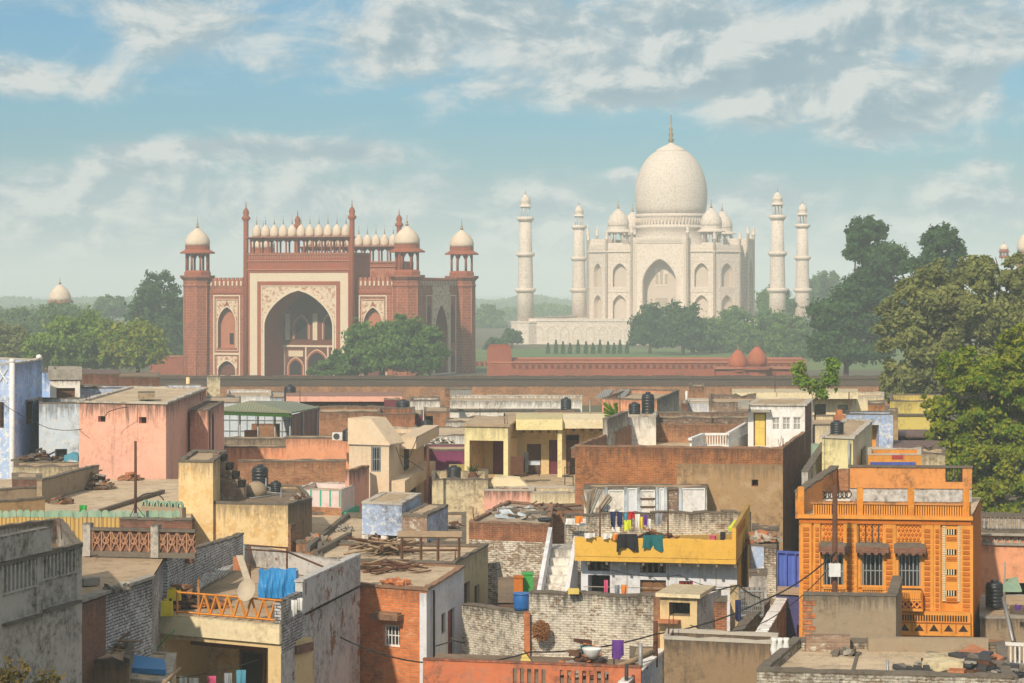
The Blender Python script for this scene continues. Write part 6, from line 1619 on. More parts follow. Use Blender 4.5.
    for a, b, y0_, y1_, c, lb in lst: cloth(a, b, y0_, y1_, 92.6, 'cloth_' + c, lb)
    wire([(600, 511, 92.6), (668, 512.5, 92.6)], 'washing line over the yellow terrace', .015, .05)
    for px in (600, 668): post(px, 506, 540, 92.6, .035, 'washing line post near the ' + ('staircase' if px == 600 else 'grey blue shirt'), 'post', 'post')
    m = MB(); x, y, zz = W(713, 536, 91); m.lathe([(.14, 0), (.17, .2), (.12, .5), (.15, .52)], (x, 91, zs + .19), 'cloth_pink', 12); m.box(x + .3, x + .5, 90.9, 91.1, zs + .19, zs + .85, 'cloth_black'); m.thing('pink_bucket', 'bright pink tub and black can on the yellow terrace', 'tub')
    m = MB(); q = [W(728, 531, 91.2), W(737, 531, 90.2), W(744, 523, 92.5), W(734, 523, 94)]; m.hexa([(a, b, c) for a, b, c in q], [(a, b, c + .12) for a, b, c in q], 'cloth_lime'); m.thing('lime_sheet', 'lime yellow sheet spread on the corner of the yellow parapet', 'cloth')
    cloth(604, 608, 580, 597, 88.1, 'cloth_pink', 'pink curtain in the dark doorway of the white house', 'curtain', 'curtain', group=None)
    cloth(614.5, 620, 585, 595, 87.6, 'cloth_grey', 'grey cloth hung before the white house wall'); cloth(621, 627, 585, 595, 87.6, 'cloth_orange', 'faded orange cloth hung before the white house wall')
    rubble(X(654, 94), 94, zs + .15, .9, .5, 40, ['wood_brown', 'brick_brown', 'rust'], 'junk_heap', 'brown junk under the washing line', 'rubble', hmax=.6)


yellow_house()


def near_middle():
    # white brick walls
    t, fr = wall_run('whitewashed_wall', 'high whitewashed brick wall in front of the yellow terrace house', (529, 82.8), (657, 81.6), 0, Z(595, 82.2), .38, 'brick_wash', 'coping_dark', jit=.05)
    t, fr = wall_run('whitewashed_wall', 'lower whitewashed brick wall beside the red door', (462, 88), (530, 85.4), 0, Z(610, 86.5), .3, 'brick_wash', 'coping_dark', jit=.04)
    m = MB(); slab(m, R(524, 530, 82.6, .3), 0, Z(613, 82.6), 'brick_orange'); m.thing('brick_pier', 'orange brick pier at the end of the high whitewashed wall', 'pier')
    m = MB(); x, y, zz = W(521.5, 611, 86); t = T('plastic_barrel', 'bright blue plastic barrel standing on the whitewashed wall', 'barrel', (x, 86, zz))
    m.lathe([(.27, 0), (.31, .15), (.30, .3), (.33, .4), (.30, .5), (.31, .62), (.28, .66), (.28, .6)], (x, 86, Z(610, 86.5) + .07), 'barrel_blue', 18); m.obj('body', t)
    m = MB(); m.lathe([(.33, 0), (.34, .03), (.33, .06)], (x, 86, Z(610, 86.5) + .07 + .6), 'barrel_blue', 18); m.obj('rim', t)
    m = MB(); x = X(519, 90.5); m.box(x - .2, x + .15, 90.3, 90.7, 4.6, 5.45, 'orange_deep'); m.box(x - .24, x + .19, 90.25, 90.75, 5.45, 5.5, 'orange_deep'); m.thing('orange_crate', 'orange red box beside a green one near the staircase', 'box')
    m = MB(); x = X(528, 91); m.box(x - .22, x + .2, 90.9, 91.3, 4.6, 5.5, 'cloth_green'); m.box(x - .26, x + .24, 90.85, 91.35, 5.5, 5.56, 'cloth_green'); m.thing('green_crate', 'green box beside the orange red one near the staircase', 'box')
    m = MB(); x, y, zz = W(573.5, 594.5, 82); m.box(x - .2, x + .2, 81.9, 82.2, Z(595, 82.2) + .07, Z(595, 82.2) + .25, 'yellow_paint'); m.thing('yellow_can', 'small yellow can on top of the whitewashed wall', 'can')
    c = W(541, 631, 82.1); m = MB()
    for k in range(150):
        q = RNG.normal(size=3); q /= np.linalg.norm(q); p = RNG.normal(size=3); p /= np.linalg.norm(p); q = q * np.array((.36, .2, .4)); p = p * np.array((.36, .2, .4)); m.bar((c[0] + q[0], c[1] + q[1], c[2] + q[2]), (c[0] + p[0], c[1] + p[1], c[2] + p[2]), .014, 'wicker', 4)
    m.thing('dry_bush', 'round reddish brown tangle hanging on the whitewashed wall', 'dry bush')
    # orange pierced parapet house
    z = Z(663, 74.5); zf = z - .85
    t, i, _ = house('orange_parapet_house', 'orange pierced terrace parapet at the bottom below the whitewashed wall', 'house', [(423, 75.2), (641, 73.6), (650, 80.5), (436, 82)], 0, 'orange_wall', zt=zf, par=0, cop=None, rm='roof_dark')
    fo = i[0]; m = MB(); hl = []
    for a_, b_ in ((513, 549), (560, 612)):
        u0, u1 = fo.u(a_), fo.u(b_); k = int((u1 - u0) / .22)
        hl += [(u0 + q * (u1 - u0) / k, u0 + (q + .55) * (u1 - u0) / k, zf + .18, z - .17) for q in range(k)]
    wall_face(m, fo, 0, fo.L, zf, z, 'orange_wall', hl, .14, d=.02)
    fb = Frame(fo(fo.L, -.12, 0), fo(0, -.12, 0)); wall_face(m, fb, 0, fo.L, zf, z, 'orange_wall', [(fo.L - h[1], fo.L - h[0], h[2], h[3]) for h in hl], .01)
    m.bx(fo, 0, fo.L, -.16, .06, z, z + .05, 'orange_wall'); m.obj('parapet', t)
    rubble(X(585, 77), 77.2, zf, 1.0, .7, 120, ['terracotta', 'brick_orange', 'wood_brown', 'concrete', 'rust'], 'rubble_pile', 'heap of bricks and junk behind the orange pierced parapet', 'rubble', hmax=1.3)
    m = MB(); x, y, zz = W(592, 658, 76); m.lathe([(.1, 0), (.24, .12), (.33, .32), (.34, .36), (.27, .3), (.1, .14)], (x, 76, zf + .75), 'white_paint', 18); m.thing('wash_basin', 'white wash basin lying on the brick heap', 'basin')
    m = MB(); m.bar(W(614, 664, 76.4), W(613, 640, 76.4), .03, 'wood_brown'); m.thing('stick', 'wooden stick carrying dark purple washing', 'pole')
    cloth(612, 624, 640, 658, 76.3, 'cloth_purple', 'dark purple garment hanging on a stick over the brick heap')
    cloth(580, 592, 645, 655, 77, 'cloth_teal', 'patterned teal bundle on the brick heap', fold=.12)
    m = MB(); A, B, C = W(524, 651, 79), W(519, 666, 77.6), W(536, 667, 77.6); m.hexa([A, B, C], [(a, b + .06, c + .04) for a, b, c in (A, B, C)], 'yellow_paint'); m.bar(A, C, .04, 'dark_metal'); m.thing('yellow_awning', 'triangular yellow panel leaning behind the orange parapet', 'panel')
    post(655.5, 621, 667, 78, .09, 'dark wooden pole against the whitewashed wall end')
    post(640.5, 643, 676, 75.5, .08, 'short grey post in front of the leaning beam', mat='grey_metal')
    m = MB(); m.bar(W(614, 668, 75), W(654, 652, 77), .09, 'wood_pale', 6); m.bar(W(626, 662, 76), W(648, 668, 76), .05, 'wood_brown', 5); m.thing('leaning_beam', 'weathered beam leaning beside the orange parapet', 'beam')
    post(626.5, 664, 690, 73, .07, 'black post standing at the orange parapet', mat='dark_metal')
    wall_run('blue_white_wall', 'white topped blue wall running up to the brown plastered house', (624, 72), (664, 79.5), 0, 4.25, .3, 'blue_peeling', 'white_wash')
    house('alley_shed', 'dull low roof behind the blue and white wall', 'house', R(630, 662, 79.5, 2), 0, 'brick_wash', zt=4.1, par=.05)
    # concrete niche, brick panel and cage
    t = T('concrete_niche', 'open fronted cream concrete box beside a bare brick panel', 'shed', (X(680, 79), 79, 0)); fr = Frame(PD(660, 79.4), PD(697, 79)); m = MB()
    zt = Z(597, 79.2); wall_face(m, fr, 0, fr.L, 0, zt, 'cream', [(fr.u(669), fr.u(690), Z(616, 79.2), Z(602.5, 79.2), 1.4)], jamb='mud_wall'); m.poly([fr(fr.u(669), -1.4, 2), fr(fr.u(690), -1.4, 2), fr(fr.u(690), -1.4, zt), fr(fr.u(669), -1.4, zt)], 'mud_wall')
    f2 = Frame(fr(fr.L, 0, 0), fr(fr.L + .35, -2.4, 0)); m.poly([f2(0, 0, 0), f2(f2.L, 0, 0), f2(f2.L, 0, zt), f2(0, 0, zt)], 'grey_pale'); m.obj('wall', t)
    m = MB(); m.bx(fr, -.12, fr.L + .15, -2.4, .18, zt, zt + .14, 'cream_pale'); m.obj('roof_slab', t)
    m = MB(); m.bx(fr, -.1, .75, 0, .5, Z(622, 79.2), Z(619.5, 79.2), 'terracotta'); m.obj('ledge', t)
    house('brick_screen', 'bare red brick wall panel between the concrete box and the metal cage', 'wall', R(701, 727, 80.5, 1.0), 0, 'brick_red', zt=Z(599, 80.5), par=.02, jit=.04)
    m = MB(); slab(m, R(653.5, 661.5, 80.6, .5), 0, Z(595, 80.6), 'brick_brown'); m.thing('brick_pier', 'narrow brick pier between the whitewashed wall and the concrete box', 'pier')
    m = MB(); slab(m, R(730, 738.5, 81.5, .4), 0, Z(586, 81.5), 'cream'); m.thing('cream_pillar', 'cream pillar just beside the metal cage', 'pillar')
    m = MB(); slab(m, R(739, 743, 80, .3), 0, Z(624, 80), 'white_old'); m.thing('white_post', 'short white post under the metal cage', 'post')
    t = T('metal_cage', 'grey metal mesh cage fixed above the mud wall', 'cage', (X(749, 82), 82, 4)); m = MB(); x0, x1 = X(739, 82), X(762, 82); z0, z1 = Z(614, 82), Z(590, 82)
    for x in (x0, (x0 + x1) / 2, x1):
        for y in (81.6, 82.8): m.bar((x, y, z0), (x, y, z1), .035, 'grey_metal', 4)
    for z_ in (z0, z1):
        m.bar((x0, 81.6, z_), (x1, 81.6, z_), .035, 'grey_metal', 4); m.bar((x1, 81.6, z_), (x1, 82.8, z_), .035, 'grey_metal', 4)
    m.obj('frame', t); m = MB()
    for k in range(13): x = x0 + (x1 - x0) * k / 12; m.bar((x, 81.62, z0), (x, 81.62, z1), .013, 'grey_metal', 4)
    for k in range(5): z_ = z0 + (z1 - z0) * k / 5; m.bar((x0, 81.62, z_), (x1, 81.62, z_), .013, 'grey_metal', 4)
    m.obj('mesh', t); m = MB(); m.box(x0, x1, 82.7, 82.78, z0, z1, 'tin_grey'); m.box(x0, x1, 81.6, 82.8, z0 - .06, z0, 'grey_metal'); m.obj('back_plate', t)
    wall_run('mud_wall', 'sloping ochre wall under the metal cage', (741, 77.5), (770, 84.5), 0, Z(633, 77.5), .3, 'brown_plaster', 'coping_dark', z1b=Z(601, 84.5))
    house('blue_washed_house', 'white and blue washed brick house end beside the yellow terrace', 'house', [(751, 91), (776, 90.4), (778, 95), (754, 95.5)], 0, 'brick_wash', zt=Z(544, 91), par=.05, jit=.05, edge_m={})
    m = MB(); fr = Frame(PD(751.5, 90.9), PD(764, 90.7)); m.bx(fr, 0, fr.L, 0, .03, Z(571, 91), Z(546, 91), 'blue_peeling'); m.thing('blue_patch', 'bright blue painted patch of plaster on the washed brick house', 'painted plaster')
    house('ruined_top', 'broken brick rooftop wall above the blue washed house', 'wall', R(752, 779, 93, 1.2), 0, 'brick_mixed', z0=6, zt=Z(528, 93), par=.02, jit=.15)
    rubble(X(764, 91.5), 91.8, Z(543, 91), .5, .3, 50, ['terracotta', 'concrete', 'rust', 'coping_pale'], 'rubble_pile', 'broken tiles on top of the blue washed house', 'rubble', hmax=.4)
    house('stained_wall', 'stained grey white wall below the blue patch', 'wall', R(749, 767, 86, 1.5), 0, 'grey_pale', zt=Z(573, 86), par=.02)
    t, fr = wall_run('blue_gate', 'bright blue sheet metal gate beside the orange facade', (777.5, 87.5), (804, 87), Z(592, 87), Z(553, 87), .08, 'sheet_blue', None, cat='gate', jit=.0)
    m = MB(); f = Frame(PD(777.5, 87.4), PD(804, 86.9)); 
    for k in (0, .33, .66, .985): m.bx(f, k * f.L, k * f.L + .05, 0, .05, Z(592, 87), Z(552, 87), 'blue_paint')
    m.bx(f, 0, f.L, 0.003, .04, Z(554, 87), Z(551.5, 87), 'blue_paint'); m.thing('gate_rails', 'darker blue rails across the blue sheet gate', 'gate rails')
    house('indigo_house', 'dark indigo wall in the alley under the blue gate', 'house', [(776, 85), (808, 84.5), (808, 87), (778, 87.3)], 0, 'indigo', zt=Z(593, 85), par=.02, cop=None, ops=[(0, 797, 806, 625, 640, 'vent', .2)])
    wall_run('alley_ledge', 'pale sloping ledge climbing the alley to the blue gate', (765, 76), (789, 86), 0, 5.3, .35, 'grey_pale', 'white_wash')
    cloth(735, 741, 600, 622, 80.6, 'cloth_navy', 'long dark blue cloth hanging under the yellow house corner')
    # brown plaster house and the flat roof in front
    house('brown_house', 'brown plastered wall with black drip stains at the bottom', 'house', [(664, 70.6), (776, 69.6), (778, 71.2), (667, 72.2)], 0, 'brown_dark', zt=Z(637, 70.4), par=.3, cop='coping_pale', rm='roof_dark')
    t = T('baluster_row', 'three white balusters at the end of the brown plastered wall', 'balustrade', (X(778, 69.8), 69.8, 5)); 
    for px in (774, 780, 786):
        m = MB(); m.lathe([(.10, 0), (.12, .1), (.07, .25), (.12, .45), (.07, .7), (.11, .8)], (X(px, 69.2), 69.2, Z(664, 69.2)), 'white_paint', 10); m.obj('baluster', t)
    t, i, z = house('flat_roof_house', 'flat pale roof with whitewashed brick parapet at the bottom corner', 'house', [(757, 65.4), (1012, 64.2), (1004, 70.4), (793, 71.2)], 0, 'brick_white', zt=6.02, par=.3, th=.26, rm='roof_pale', cop='coping_dark', jit=.04)
    m = MB(); f = Frame(PD(806, 70.2), PD(850, 70.2)); m.bx(f, 0, f.L, -.2, .0, z - .3, z + .22, 'brick_mixed'); f = Frame(PD(868, 70.3), PD(988, 70.1)); m.bx(f, 0, f.L, -.25, 0.1, z - .3, z + .12, 'mud_wall'); m.obj('broken_parapet', t)
    m = MB(); f = Frame(PD(852, 66), PD(858, 70)); m.bx(f, 0, f.L, -.05, .05, z - .3, z - .26, 'coping_dark'); m.obj('roof_joint', t)
    post(887.5, 660, 690, 65.6, .05, 'short bent grey pipe on the flat pale roof', mat='grey_metal')
    zr = z - .3
    t = T('broken_slab', 'broken masonry block lying on the flat pale roof', 'slab', W(944, 670, 66)); m = MB(); p = [W(922, 676, 65.6), W(963, 668, 65.4), W(966, 659, 66.6), W(926, 664, 67.2)]
    m.hexa([(a, b, zr) for a, b, c in p], [(a, b, zr + .42 + .03 * k) for k, (a, b, c) in enumerate(p)], 'cream_stained'); m.obj('block', t)
    m = MB(); p = [W(948, 680, 65.0), W(964, 676, 64.9), W(966, 670, 65.3), W(950, 672, 65.4)]; m.hexa([(a, b, zr) for a, b, c in p], [(a, b, zr + .3) for a, b, c in p], 'brick_orange'); m.thing('brick_lump', 'orange brick lump in front of the broken masonry block', 'bricks')
    m = MB(); p = [W(949, 659, 67.6), W(990, 668, 66.2), W(1004, 659, 66.8), W(972, 646, 69)]; m.hexa(p, [(a, b, c + .07) for a, b, c in p], 'terracotta'); m.thing('terracotta_sheet', 'flat terracotta coloured sheet over the rubble on the flat roof', 'sheet')
    rubble(X(975, 66), 66.4, zr, 1.4, 1.4, 150, ['dark_metal', 'black_plastic', 'coping_dark', 'rust', 'concrete'], 'tarpaulin_heap', 'heap of black sheets and debris under the terracotta sheet', 'rubble', .15, .5, .55)
    rubble(X(918, 65), 65.3, zr, .7, .4, 40, ['dark_metal', 'black_plastic', 'coping_dark'], 'debris_heap', 'small dark debris heap at the edge of the flat roof', 'rubble', .1, .4, .35)
    t, fq = wall_run('plaster_wall', 'old grey brown plaster wall in front of the orange facade', (803, 74.6), (896, 74), 0, Z(596, 74.2), .35, 'mud_wall', 'coping_dark')
    wall_run('return_wall', 'short return of the grey brown wall running back to the orange house', (896.3, 74.1), (902, 79), 0, Z(597, 74.2), .3, 'mud_wall', 'coping_dark')
    m = MB(); f = fq
    for k in range(16): m.bx(f, -.02, .3 + .1 * (k % 2), .002, .03, 3.4 + k * .21, 3.4 + k * .21 + .16, 'brick_orange')
    m.obj('brick_quoins', t)


near_middle()


def orange_house():
    zt = Z(516, 80.4); fp = [(799, 81), (971, 80.2), (981, 88), (810, 88.6)]
    t, i, z = house('orange_house', 'ornate bright orange house with three barred windows under dark hoods', 'house', fp, 0, 'orange', zt=zt, par=0, cop=None, edge_m={1: 'orange_deep'}, rm='roof_pale',
        ops=[(0, 823, 846, 553, 590, 'grid', .14, 'grey_metal'), (0, 862, 884, 552, 590, 'grid', .14, 'grey_metal'), (0, 898, 921, 552, 590, 'grid', .14, 'grey_metal')])
    f = i[0]; U = f.u; D = 80.5
    zy = lambda y: Z(y, D)
    m = MB(); m.bx(f, -.05, f.L + .05, 0, .22, zt - .12, zt + .02, 'orange_light'); m.bx(f, 0, f.L, .0, .12, zt - .3, zt - .123, 'orange_deep'); m.obj('cornice', t)
    # railing of the terrace
    m = MB(); n = 64; zr = zy(503)
    for k in range(n): m.bx(f, .5 + k * (f.L - .55) / n, .5 + (k + .62) * (f.L - .55) / n, -.1, .05, zt + .02, zr - .06, 'orange_light')
    m.bx(f, .4, f.L, -.14, .1, zr - .06, zr + .03, 'orange_stained'); m.bx(f, .5, f.L, -.12, -.1, zt + .02, zr - .06, 'orange_deep'); m.obj('railing', t)
    for px in (801, 860, 911, 966):
        m = MB(); u = U(px); m.bx(f, u - .11, u + .11, -.16, .14, zt + .021, zy(488), 'orange'); m.obj('terrace_post', t)
    # pilasters with beaded ornament
    for px, w in ((806, .2), (817, .12), (850, .24), (889, .22), (927, .2), (937, .12), (966, .24)):
        m = MB(); u = U(px); m.bx(f, u - w, u + w, 0, .1, 1, zt - .3, 'orange_light'); k = int((zt - .4 - 5) / .19)
        for j in range(k): z_ = zt - .45 - j * .19; m.bx(f, u - w * .5, u + w * .5, .09, .14, z_ - .12, z_, 'orange_deep')
        m.obj('pilaster', t)
    for px in (856, 895, 932): m = MB(); m.bx(f, U(px) - .05, U(px) + .05, 0, .07, 3, zt - .3, 'orange_light'); m.obj('wall_rib', t)
    # lattice panels over the windows
    for k, (a, c) in enumerate(((822, 846), (859, 885), (897, 922))):
        m = MB(); u0, u1 = U(a), U(c); z0, z1 = zy(541), zy(519); m.bx(f, u0, u1, 0, .03, z0, z1, 'orange_light'); o = m.obj('lattice_panel', t); m = MB()
        for r in range(5):
            for q in range(6):
                uu = u0 + (q + .5 + .5 * (r % 2)) * (u1 - u0) / 6.5; zz = z0 + (r + .5) * (z1 - z0) / 5; s = .07
                m.hexa([f(uu - s, .03, zz), f(uu, .03, zz - s * 1.5), f(uu + s, .03, zz), f(uu, .03, zz + s * 1.5)][::1], [f(uu - s * .4, .07, zz), f(uu, .07, zz - s * .6), f(uu + s * .4, .07, zz), f(uu, .07, zz + s * .6)], 'orange_deep')
        if k == 1:
            for q in range(5): m.bx(f, u0 + q * (u1 - u0) / 4 - .02, u0 + q * (u1 - u0) / 4 + .02, .03, .08, z0 - .6, z1, 'dark_metal')
        m.obj('lattice', o)
        # hood
        m = MB(); u0 -= .12; u1 += .12; za, zb = zy(541), zy(552)
        A = [f(u0, 0, za - .1), f(u1, 0, za - .1), f(u1, .42, zb + .16), f(u0, .42, zb + .16)]; m.hexa(A, [(x, y, zz + .05) for x, y, zz in A], 'coping_dark')
        n = 9
        for q in range(n): ua, ub = u0 + q * (u1 - u0) / n, u0 + (q + 1) * (u1 - u0) / n; m.bx(f, ua, ub, .40, .46, zb - .0 - .07 * (q % 2), zb + .2, 'brick_dark')
        for uu in (u0 + .08, u1 - .08): m.bar(f(uu, 0, zb - .2), f(uu, .38, zb + .1), .03, 'dark_metal', 4)
        m.obj('window_hood', t)
        m = MB(); frame_ring(m, f, U(a + 1) - .06, U(c - 1) + .06, zy(588), zy(552), .08, 0, .07, 'orange_light'); m.obj('window_surround', t)
    # ornamental strip with slit groups
    m = MB(); u0, u1 = U(942), U(961); m.bx(f, u0, u1, 0, .05, zy(601), zy(519), 'orange_light'); o = m.obj('ornament_strip', t); m = MB()
    for r in range(36):
        zz = zy(600) + r * (zy(520) - zy(600)) / 36
        for uu in (u0 + .06, u1 - .06): m.bx(f, uu - .05, uu + .05, .05, .1, zz, zz + .055, 'cream_pale')
    for y in (531, 551, 571, 592):
        s = MB(); s.bx(f, u0 + .12, u1 - .12, .05, .056, zy(y + 3.4), zy(y - 2.9), 'orange')
        for q in range(4): uu = u0 + .2 + q * (u1 - u0 - .4) / 3; s.bx(f, uu - .035, uu + .035, .05, .062, zy(y + 3), zy(y - 2.5), 'dark'); m.bx(f, uu - .075, uu - .04, .05, .09, zy(y + 3), zy(y - 2.5), 'cream_pale')
        for q in range(3): m.bx(f, u0 + .15, u1 - .15, .05, .08, zy(y + 9 - 1.6 * q), zy(y + 8.2 - 1.6 * q), 'orange_deep')
        s.obj('slit_vent', o)
    m.obj('ornament', o)
    # small balconies and the pierced frieze
    for a, c in ((823, 846), (862, 884)):
        m = MB(); u0, u1 = U(a), U(c); n = 10
        for q in range(n): m.bx(f, u0 + q * (u1 - u0) / n, u0 + (q + .55) * (u1 - u0) / n, .03, .1, zy(604), zy(590), 'orange_light')
        m.bx(f, u0, u1, 0, .14, zy(590), zy(588.3), 'orange_light'); m.bx(f, u0, u1, 0, .03, zy(604), zy(590), 'orange_deep'); m.obj('sill_panel', t)
    m = MB(); u0, u1 = U(899), U(922); d = .55
    m.bx(f, u0, u1, 0, d, zy(609), zy(606.5), 'orange_light'); m.bx(f, u0, u1, d - .06, d, zy(590.5), zy(588.5), 'orange_light'); m.bx(f, u0, u1, d - .06, d, zy(599), zy(598), 'orange_light'); o = m.obj('balcony', t); m = MB()
    for q in range(11): uu = u0 + q * (u1 - u0 - .04) / 10; m.bx(f, uu, uu + .04, d - .05, d - .01, zy(598), zy(590.5), 'orange_light')
    for q in range(4):
        ua, ub = u0 + q * (u1 - u0) / 4, u0 + (q + 1) * (u1 - u0) / 4
        m.bar(f(ua, d - .03, zy(606)), f(ub, d - .03, zy(599)), .028, 'orange_light', 4); m.bar(f(ub, d - .03, zy(606)), f(ua, d - .03, zy(599)), .028, 'orange_light', 4)
    m.bx(f, u0, u1, d - .2, d - .16, zy(606), zy(599), 'red_paint')
    for uu in (u0, u1 - .05): m.bx(f, uu, uu + .05, 0, d, zy(606.5), zy(588.5), 'orange_deep')
    m.obj('balcony_lattice', o)
    m = MB(); u0, u1 = U(897), U(970); m.bx(f, u0, u1, 0, .3, zy(634), zy(610), 'orange_light'); o = m.obj('frieze', t); m = MB(); n = 26
    for q in range(n): uu = u0 + .08 + q * (u1 - u0 - .16) / n; m.bx(f, uu, uu + .055, .3, .31, zy(619.5), zy(613.5), 'opening_brown')
    for q in range(5):
        uu = u0 + (q + .5) * (u1 - u0) / 5; m.poly([f(uu - .17, .305, zy(629.5)), f(uu + .17, .305, zy(629.5)), f(uu, .305, zy(622.5))], 'opening_brown')
        m.bx(f, u0 + q * (u1 - u0) / 5 - .02, u0 + q * (u1 - u0) / 5 + .02, .3, .33, zy(631), zy(621), 'orange_deep')
    m.bx(f, u0, u1, .3, .34, zy(621.3), zy(620.3), 'orange_deep'); m.obj('frieze_openings', o)
    # back parapet of the terrace
    t2 = T('terrace_wall', 'stained orange wall raised on posts behind the orange terrace railing', 'wall', (X(910, 86), 86, zt)); f2 = Frame(PD(850, 86), PD(972, 85.6)); m = MB()
    zb, z1 = Z(488.5, 85.8), Z(467.5, 85.8); m.bx(f2, 0, f2.L - 1.0, -.25, 0, zb, z1, 'orange_stained'); m.bx(f2, f2.L - .35, f2.L, -.25, 0, zb, z1, 'orange_stained'); m.bx(f2, f2.L - 1, f2.L - .35, -.25, 0, zb, zb + .25, 'orange_stained'); m.obj('wall', t2)
    m = MB(); m.bx(f2, -.05, f2.L + .03, -.3, .05, z1, z1 + .07, 'coping_dark')
    for k in range(6): m.bx(f2, f2.L - .95 + k * .1, f2.L - .92 + k * .1, -.14, -.1, zb + .25, z1, 'dark_metal')
    m.obj('coping', t2)
    m = MB(); m.bx(f2, 0, f2.L, -.2, -.06, zt, zb, 'grey_pale'); m.obj('panel', t2)
    wall_run('side_parapet', 'stained parapet sloping back along the side of the orange terrace', (803, 81.4), (838, 88.2), zt - .2, Z(492, 81.4), .28, 'orange_stained', 'coping_dark', z1b=Z(468, 88.2))
    m = MB(); m.bx(Frame(PD(838, 88), PD(846, 87.8)), 0, .45, -.4, 0, zt - .2, Z(469, 88), 'brick_brown'); m.thing('brick_pier', 'square brick pier at the back corner of the orange terrace', 'pier')
    m = MB(); f3 = Frame(PD(812, 85), PD(850, 85.5)); m.bx(f3, 0, f3.L, -.15, 0, zt, Z(494, 85.2), 'white_old')
    for k in range(9): u = (k + .5) * f3.L / 9; m.path([f3(u + .14 * math.cos(a), .03, zt + .32 + .14 * math.sin(a)) for a in [math.pi * j / 4 for j in range(9)]], .02, 'dark_metal', 4)
    m.thing('scroll_railing', 'pale panel with iron scrolls behind the orange terrace', 'railing')
    t3 = T('utility_pole', 'rusty utility pole with a small white box before the orange facade', 'pole', (X(834.5, 78.6), 78.6, 0)); m = MB(); m.bar((X(834.5, 78.6), 78.6, 0), (X(835, 78.6), 78.6, Z(485, 78.6)), .11, 'rust', 10, .09); m.obj('shaft', t3)
    m = MB(); x, y, zz = W(834.5, 575, 78.4); m.box(x - .2, x + .2, 78.3, 78.48, zz - .05, zz + .4, 'white_paint'); m.obj('meter_box', t3)
    # neighbour
    t, i, z = house('balustraded_house', 'old house with a blackened balustrade over a salmon wall', 'house', [(980.5, 90.5), (1050, 90), (1050, 97), (982, 97.5)], 0, 'salmon_orange', zt=Z(531, 90), par=.02, cop='coping_dark', copo=.18, ops=[(0, 1006, 1040, 583, 612, 'vent', 1.5)])
    f = i[0]; m = MB()
    for k in range(17): u = .15 + k * .17; m.lathe([(.05, 0), (.07, .08), (.035, .25), (.07, .4), (.05, .48)], (*f(u, -.1, 0)[:2], z + .02), 'grey_old', 7)
    m.bx(f, 0, f.L, -.2, 0.02, z + .5, z + .64, 'coping_dark'); m.obj('balustrade', t)
    m = MB(); m.bx(f, 0, f.L, 0, .3, Z(536, 90), Z(533.5, 90), 'concrete')
    for k in range(10): u = .15 + k * .3; arch_ring(m, f, u, .09, z - .58, z - .46, z - .34, .05, 0, .06, 'coping_pale', 5)
    m.bx(f, 0, f.L, 0, .12, Z(546, 90), Z(543.5, 90), 'concrete'); m.obj('frieze', t)
    tank(994.5, 607, 84.5, .34, 1.0, 'fat black tank beside the orange house')
    house('low_grey_roof', 'low grey roof carrying the fat black tank', 'house', R(980, 1045, 82.5, 6), 0, 'mud_wall', zt=Z(612, 83.5), par=.02, cop='concrete')
    m = MB(); p = [W(1003, 592, 82), W(1022, 592, 81.6), W(1017, 578, 84), W(1003, 581, 84.2)]; m.hexa(p, [(a, b, c + .05) for a, b, c in p], 'sheet_green'); m.thing('green_sheet', 'tilted dull green sheet next to the fat black tank', 'sheet')
    cloth(1015, 1022, 605, 610, 81.5, 'cloth_purple', 'small purple cloth near the fat black tank')
    post(1005, 562, 612, 83.5, .04, 'thin pipe rising behind the fat black tank', mat='concrete')
    m = MB(); m.bar(W(1003, 598, 82), W(1013, 642, 80), .07, 'grey_metal', 6); m.thing('leaning_pipe', 'grey pipe leaning below the green sheet', 'pipe')
    t = T('arched_gate', 'broken orange arch with scalloped rim at the bottom corner', 'arch', (X(990, 76.5), 76.5, 0)); f = Frame(PD(979, 76.6), PD(1003, 76.2)); m = MB()
    arch_panel(m, f, 0, f.L, 0, Z(641, 76.4), f.L / 2, .24, 3, Z(665, 76.4), Z(653, 76.4), .3, 'orange_light', 'orange_deep', 'dark'); m.poly([f(0, 0, Z(641, 76.4)), f(f.L, 0, Z(641, 76.4)), f(f.L, -.4, Z(641, 76.4)), f(0, -.4, Z(641, 76.4))], 'orange_stained'); m.obj('wall', t); m = MB(); arch_ring(m, f, f.L / 2, .24, 3, Z(665, 76.4), Z(653, 76.4), .1, 0, .06, 'orange', 8); m.obj('arch_rim', t)
    t = T('white_railing', 'small white railing at the bottom corner beside the orange arch', 'railing', (X(1012, 77), 77, 3.5)); f = Frame(PD(1001, 77), PD(1035, 76.6)); m = MB(); m.bx(f, 0, f.L, -.1, .05, Z(645, 77), Z(642, 77), 'white_paint')
    m.obj('rail', t)
    for k in range(9): m = MB(); m.bx(f, k * .15, k * .15 + .06, -.06, .02, Z(662, 77), Z(645, 77), 'white_paint'); m.obj('baluster', t)
    m = MB(); m.bx(f, 0, f.L, -.5, .1, 0, Z(662, 77), 'grey_pale'); m.obj('base', t)


orange_house()


